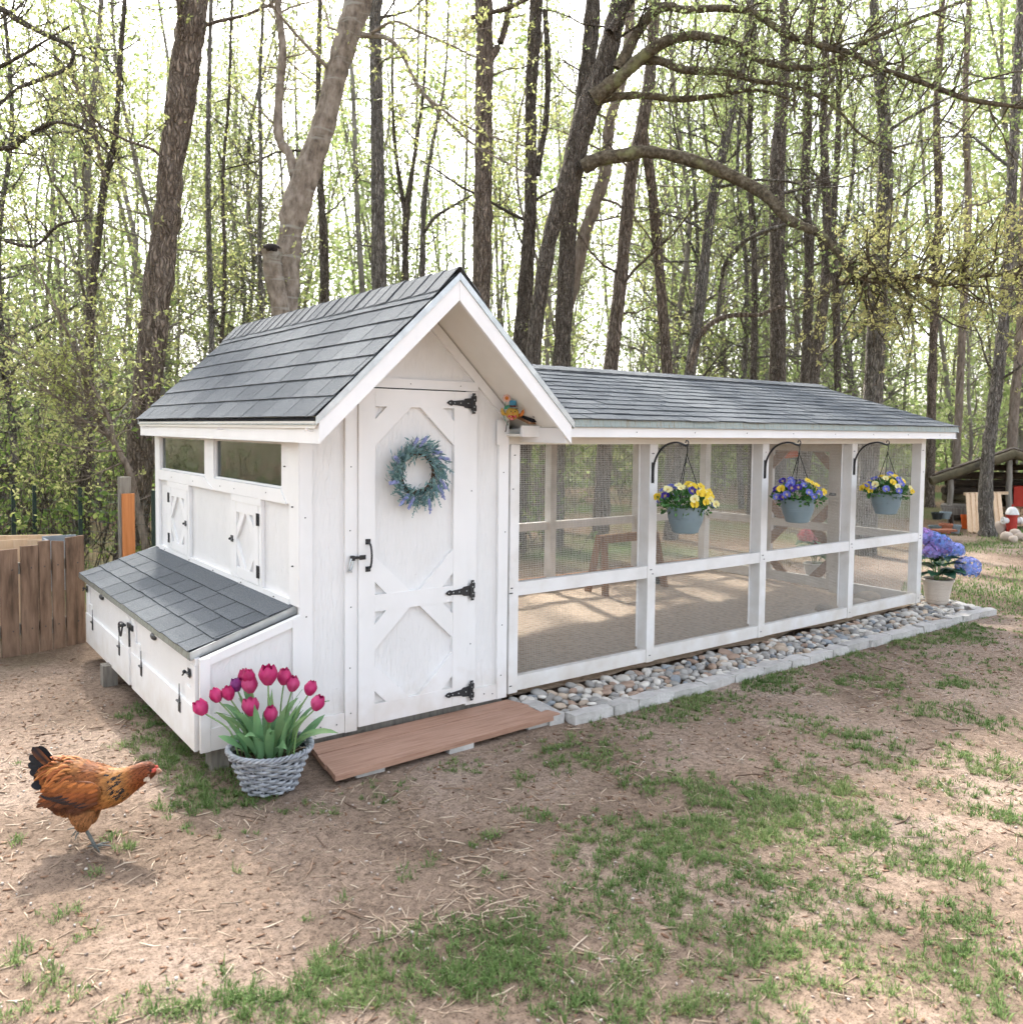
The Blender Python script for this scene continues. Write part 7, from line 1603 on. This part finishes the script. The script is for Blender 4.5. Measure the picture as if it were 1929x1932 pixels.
tree('sapling', 'reddish bent sapling leaning left by the orange post', [(254, 925, 13), (244, 890, 13), (233, 868, 12), (213, 831, 12), (193, 806, 11), (174, 768, 9), (160, 710, 8), (147, 665, 6), (133, 640, 5)], 8.6, BK_RED, LEAF_Y, 22, n1=26, L1=.9, t0=.3, height=4.2,
     limbs=[([(215, 833, 10), (206, 791, 10), (186, 751, 8), (163, 705, 6), (150, 640, 4)], 8.5, 8.4, dict(n1=14)), ([(172, 765, 6), (130, 735, 5), (80, 695, 4), (20, 640, 3), (-30, 620, 2)], 8.5, 8.0, dict(n1=16, L1=.6)), ([(185, 782, 5), (140, 765, 4), (90, 740, 3), (40, 710, 2)], 8.5, 8.0, dict(n1=12, L1=.5)), ([(232, 850, 5), (180, 850, 4), (110, 838, 3), (40, 825, 2)], 8.4, 8.0, dict(n1=12, L1=.5))])
tree('oak_tree', 'dark tree at the far left whose crooked limbs reach into view', [(-110, 900, 40), (-100, 600, 38), (-95, 300, 34), (-80, 100, 30), (-60, -60, 24)], 10.5, BK_DARK, LEAF_Y, 23, n1=12, L1=1.4,
     limbs=[([(-85, 20, 16), (-40, 5, 14), (0, 15, 13), (35, 38, 12), (87, 65, 11), (130, 86, 9), (138, 105, 8), (124, 130, 8), (67, 153, 8), (33, 167, 7), (0, 196, 6), (-30, 220, 5)], 10.2, 9.2, dict(n1=26, L1=.7, part=True, bk=BK_DARK)),
            ([(-90, 290, 14), (-40, 285, 11), (0, 280, 10), (30, 276, 10), (42, 258, 9), (67, 246, 8), (107, 230, 7), (160, 245, 5), (180, 265, 4), (215, 300, 3)], 10.2, 9.4, dict(n1=22, L1=.6)),
            ([(-95, 120, 12), (-40, 140, 9), (0, 125, 8), (40, 105, 7), (80, 80, 5), (130, 50, 4)], 10, 9.5, dict(n1=16, L1=.6)), ([(-95, 420, 11), (-30, 440, 8), (60, 465, 6), (110, 425, 6), (160, 415, 4)], 10.2, 10, dict(n1=14, L1=.6))])
tree('snag', 'dark broken off trunk standing behind the plank fence', [(148, 1040, 24), (152, 960, 22), (157, 900, 20)], 10.6, BK_DARK, LEAF_Y, 24, n1=4, L1=.4, height=1.30)
tree('birch_tree', 'pale grey slender stem between the thick trunk and the stump fork', [(400, 700, 12), (397, 560, 11), (393, 430, 11), (392, 300, 10), (394, 150, 9), (398, 0, 8)], 12.5, BK_GREY, LEAF_Y, 25, n1=20, L1=.9, t0=.2)
tree('birch_tree', 'thin grey stem nearest left of the stump fork', [(494, 640, 9), (490, 480, 9), (492, 320, 8), (490, 160, 7), (496, 0, 6)], 13.5, BK_GREY, LEAF_Y, 26, n1=20, L1=.9, t0=.2)
tree('ash_tree', 'dark stem right behind the banded leaning trunk', [(612, 640, 22), (612, 500, 20), (608, 400, 17), (602, 320, 14), (600, 200, 12), (604, 0, 10)], 15, BK_DARK, LEAF_Y, 27, n1=16)
tree('ash_tree', 'forked slim dark stem between the two trunks left of the gable', [(766, 620, 15), (764, 480, 14), (766, 400, 13), (776, 330, 10), (788, 250, 8), (800, 150, 6), (804, 0, 5)], 16, BK_DARK, LEAF_Y, 28, n1=24, L1=1.2, t0=.15, limbs=[([(765, 410, 10), (752, 330, 9), (742, 240, 7), (740, 120, 5), (744, 0, 4)], 16, 16, dict(n1=16))])
tree('birch_tree', 'slim grey stem just left of the trunk behind the gable peak', [(795, 620, 13), (797, 500, 12), (798, 420, 11), (806, 330, 9), (822, 240, 7), (840, 140, 5), (846, 0, 4)], 15, BK_GREY, LEAF_Y, 29, n1=26, L1=1.2, t0=.15, limbs=[([(799, 440, 8), (820, 410, 7), (860, 385, 6), (890, 368, 4)], 15, 14.6, dict(n1=8))])
tree('birch_tree', 'thin crooked stem right of the pale grey slender stem', [(418, 660, 8), (424, 500, 8), (420, 340, 7), (432, 180, 6), (438, 0, 5)], 14, BK_DARK, LEAF_Y, 30, n1=22, L1=.9, t0=.2)

# ---- the rest of the wood: slender trees that nothing tells apart
VAR = []
for k in range(7):
    r = np.random.default_rng(300 + k); w = Wood(); H = r.uniform(11, 15); n = 9; z = np.linspace(0, H, n)
    P = np.stack([np.cumsum(r.normal(0, .20, n)), np.cumsum(r.normal(0, .20, n)), z - .1], -1); P[0, :2] = 0
    R = np.linspace(r.uniform(.035, .08), .010, n); S = smooth_path(np.column_stack([P, R]), 3); w.one(S[:, :3], S[:, 3], 7)
    branch_out(w, S[:, :3], S[:, 3], r, 46, 2.0, 6, .9, 5, .5, 4, .072, .06, 1.0, .25)
    a, b = w.meshes([BK_FAR, BK_GREY, BK_FAR][k % 3], LEAF_Y if k % 2 else LEAF_G); a.name = 'trunk'; VAR.append((a, b))
r = np.random.default_rng(77); cnt = 0
taken = [np.array(t.location[:2]) for t in TREES]
while cnt < 84:
    d = 11.5 + 24 * r.random() ** 1.1; u = r.uniform(-160, 2090); p = atd(u, 900, d); 
    if p[1] < 5.2 or (p[0] > 6.5 and p[1] < 7.5): continue
    if min(np.hypot(*(p[:2] - q)) for q in taken) < .8: continue
    sx = p[0] - .26 * (p[1] - 1.7)            # keep the clearing the sun comes through open
    if -.3 < sx < 6.6 and p[1] < 15.5: continue
    if u < 700 and r.random() < .35: continue
    taken.append(p[:2].copy())
    t = thing('slender_tree', 'slender young leafing tree standing among others in the woods', 'tree', (float(p[0]), float(p[1]), float(ground_z(p[0], p[1]))), 'slender trees of the wood')
    a, b = VAR[r.integers(len(VAR))]; obj('trunk', a, t); obj('crown', b, t)
    t.rotation_euler = (r.normal(0, .05), r.normal(0, .05), r.uniform(0, 6.28)); s = r.uniform(.75, 1.3); t.scale = (s, s, s); cnt += 1

# the wood goes on round to the left of the yard
r = np.random.default_rng(78)
for k in range(20):
    x, y = r.uniform(-17, -7.5), r.uniform(-2, 10)
    if in_view(np.array([[x, y, 1.0]]), .02)[0] and y < 5: continue
    t = thing('slender_tree', 'slender young leafing tree standing among others in the woods', 'tree', (float(x), float(y), float(ground_z(x, y))), 'slender trees of the wood')
    a, b = VAR[r.integers(len(VAR))]; obj('trunk', a, t); obj('crown', b, t)
    t.rotation_euler = (r.normal(0, .05), r.normal(0, .05), r.uniform(0, 6.28)); s = r.uniform(.8, 1.2); t.scale = (s, s, s)

# ---- undergrowth and the far wood, each one mass
w = Wood(); r = np.random.default_rng(501)
N_ = 4200; d = 9.0 + 22 * r.random(N_) ** 1.2; u = r.uniform(-250, 2180, N_)
O = CAM + (C_F[None] + C_R[None] * ((u - U0) / F_)[:, None]) * d[:, None]; O[:, 2] = ground_z(O[:, 0], O[:, 1])
ok = (O[:, 1] > 4.3) & ~((O[:, 0] > 6.0) & (O[:, 1] < 8.5)) & (fbm(O[:, 0] * .5, O[:, 1] * .5, 9) > .36); O = O[ok]
D = np.tile(np.array([0, 0, 1.0]), (len(O), 1)) + .45 * r.standard_normal((len(O), 3)); D[:, 2] = np.abs(D[:, 2]) + .3
p1, r1 = grow(O, D, r.uniform(.6, 2.4, len(O)), r.uniform(.004, .012, len(O)), r, 5, .16, .02); w.tubes(p1, r1, 3)
O2, D2, q, _ = kids(p1, r1, 3, r, .2); p2, r2 = grow(O2, D2, r.uniform(.2, .7, len(O2)), np.maximum(q * .6, .002), r, 4, .25, .02); w.tubes(p2, r2, 3)
O3, D3, q, _ = kids(p2, r2, 9, r, .15, 1.4); V, _ = leaves_np(O3, D3, r.uniform(.04, .085, len(O3)), r, .6); w.leaf(V)
LEAF_U = pmat('undergrowth_leaf', [(.07, .12, .03), (.13, .20, .05), (.22, .29, .08), (.40, .41, .15)], scale=.5, rough=.6, rand='island', randamt=.75, translucent=.5, spec=.15, detail=1)
a, b = w.meshes(BK_DARK, LEAF_U); ug = obj('undergrowth', b); tag(ug, 'tangled leafy undergrowth filling the woodland floor', 'undergrowth', kind='stuff')
o = obj('stems', a, ug)
w = Wood(); r = np.random.default_rng(502)
N_ = 210; d = 27 + 34 * r.random(N_); u = r.uniform(-250, 2180, N_); O = CAM + (C_F[None] + C_R[None] * ((u - U0) / F_)[:, None]) * d[:, None]; O[:, 2] = ground_z(O[:, 0], O[:, 1]) - .2
D = np.tile(np.array([0, 0, 1.0]), (N_, 1)) + .06 * r.standard_normal((N_, 3)); p1, r1 = grow(O, D, r.uniform(15, 27, N_), r.uniform(.05, .13, N_), r, 7, .06, .02, .2); w.tubes(p1, r1, 5)
O2, D2, q, _ = kids(p1, r1, 17, r, .10, 1.3); p2, r2 = grow(O2, D2, r.uniform(.8, 3.0, len(O2)), np.maximum(q * .3, .012), r, 4, .22, .06); w.tubes(p2, r2, 3)
O3, D3, q, _ = kids(p2, r2, 48, r, .1, 1.6); O3 = O3 + r.normal(0, .45, O3.shape); V, _ = leaves_np(O3, D3, r.uniform(.14, .27, len(O3)), r, .65); w.leaf(V)
# low leafy bushes closing the view between the far trunks
nb = 40000; d = 24 + 36 * r.random(nb); u = r.uniform(-250, 2180, nb); O = CAM + (C_F[None] + C_R[None] * ((u - U0) / F_)[:, None]) * d[:, None]
O[:, 2] = 3.2 * r.random(nb) ** 1.3 * (.4 + 1.2 * fbm(O[:, 0] * .4, O[:, 1] * .4, 13)); V, _ = leaves_np(O, r.standard_normal((nb, 3)), r.uniform(.14, .28, nb), r, .65); w.leaf(V)
a, b = w.meshes(BK_FAR, LEAF_G); fw_ = obj('distant_woods', b); tag(fw_, 'far off spring woodland closing the view in pale green', 'woods', kind='stuff')
obj('far_trunks', a, fw_)
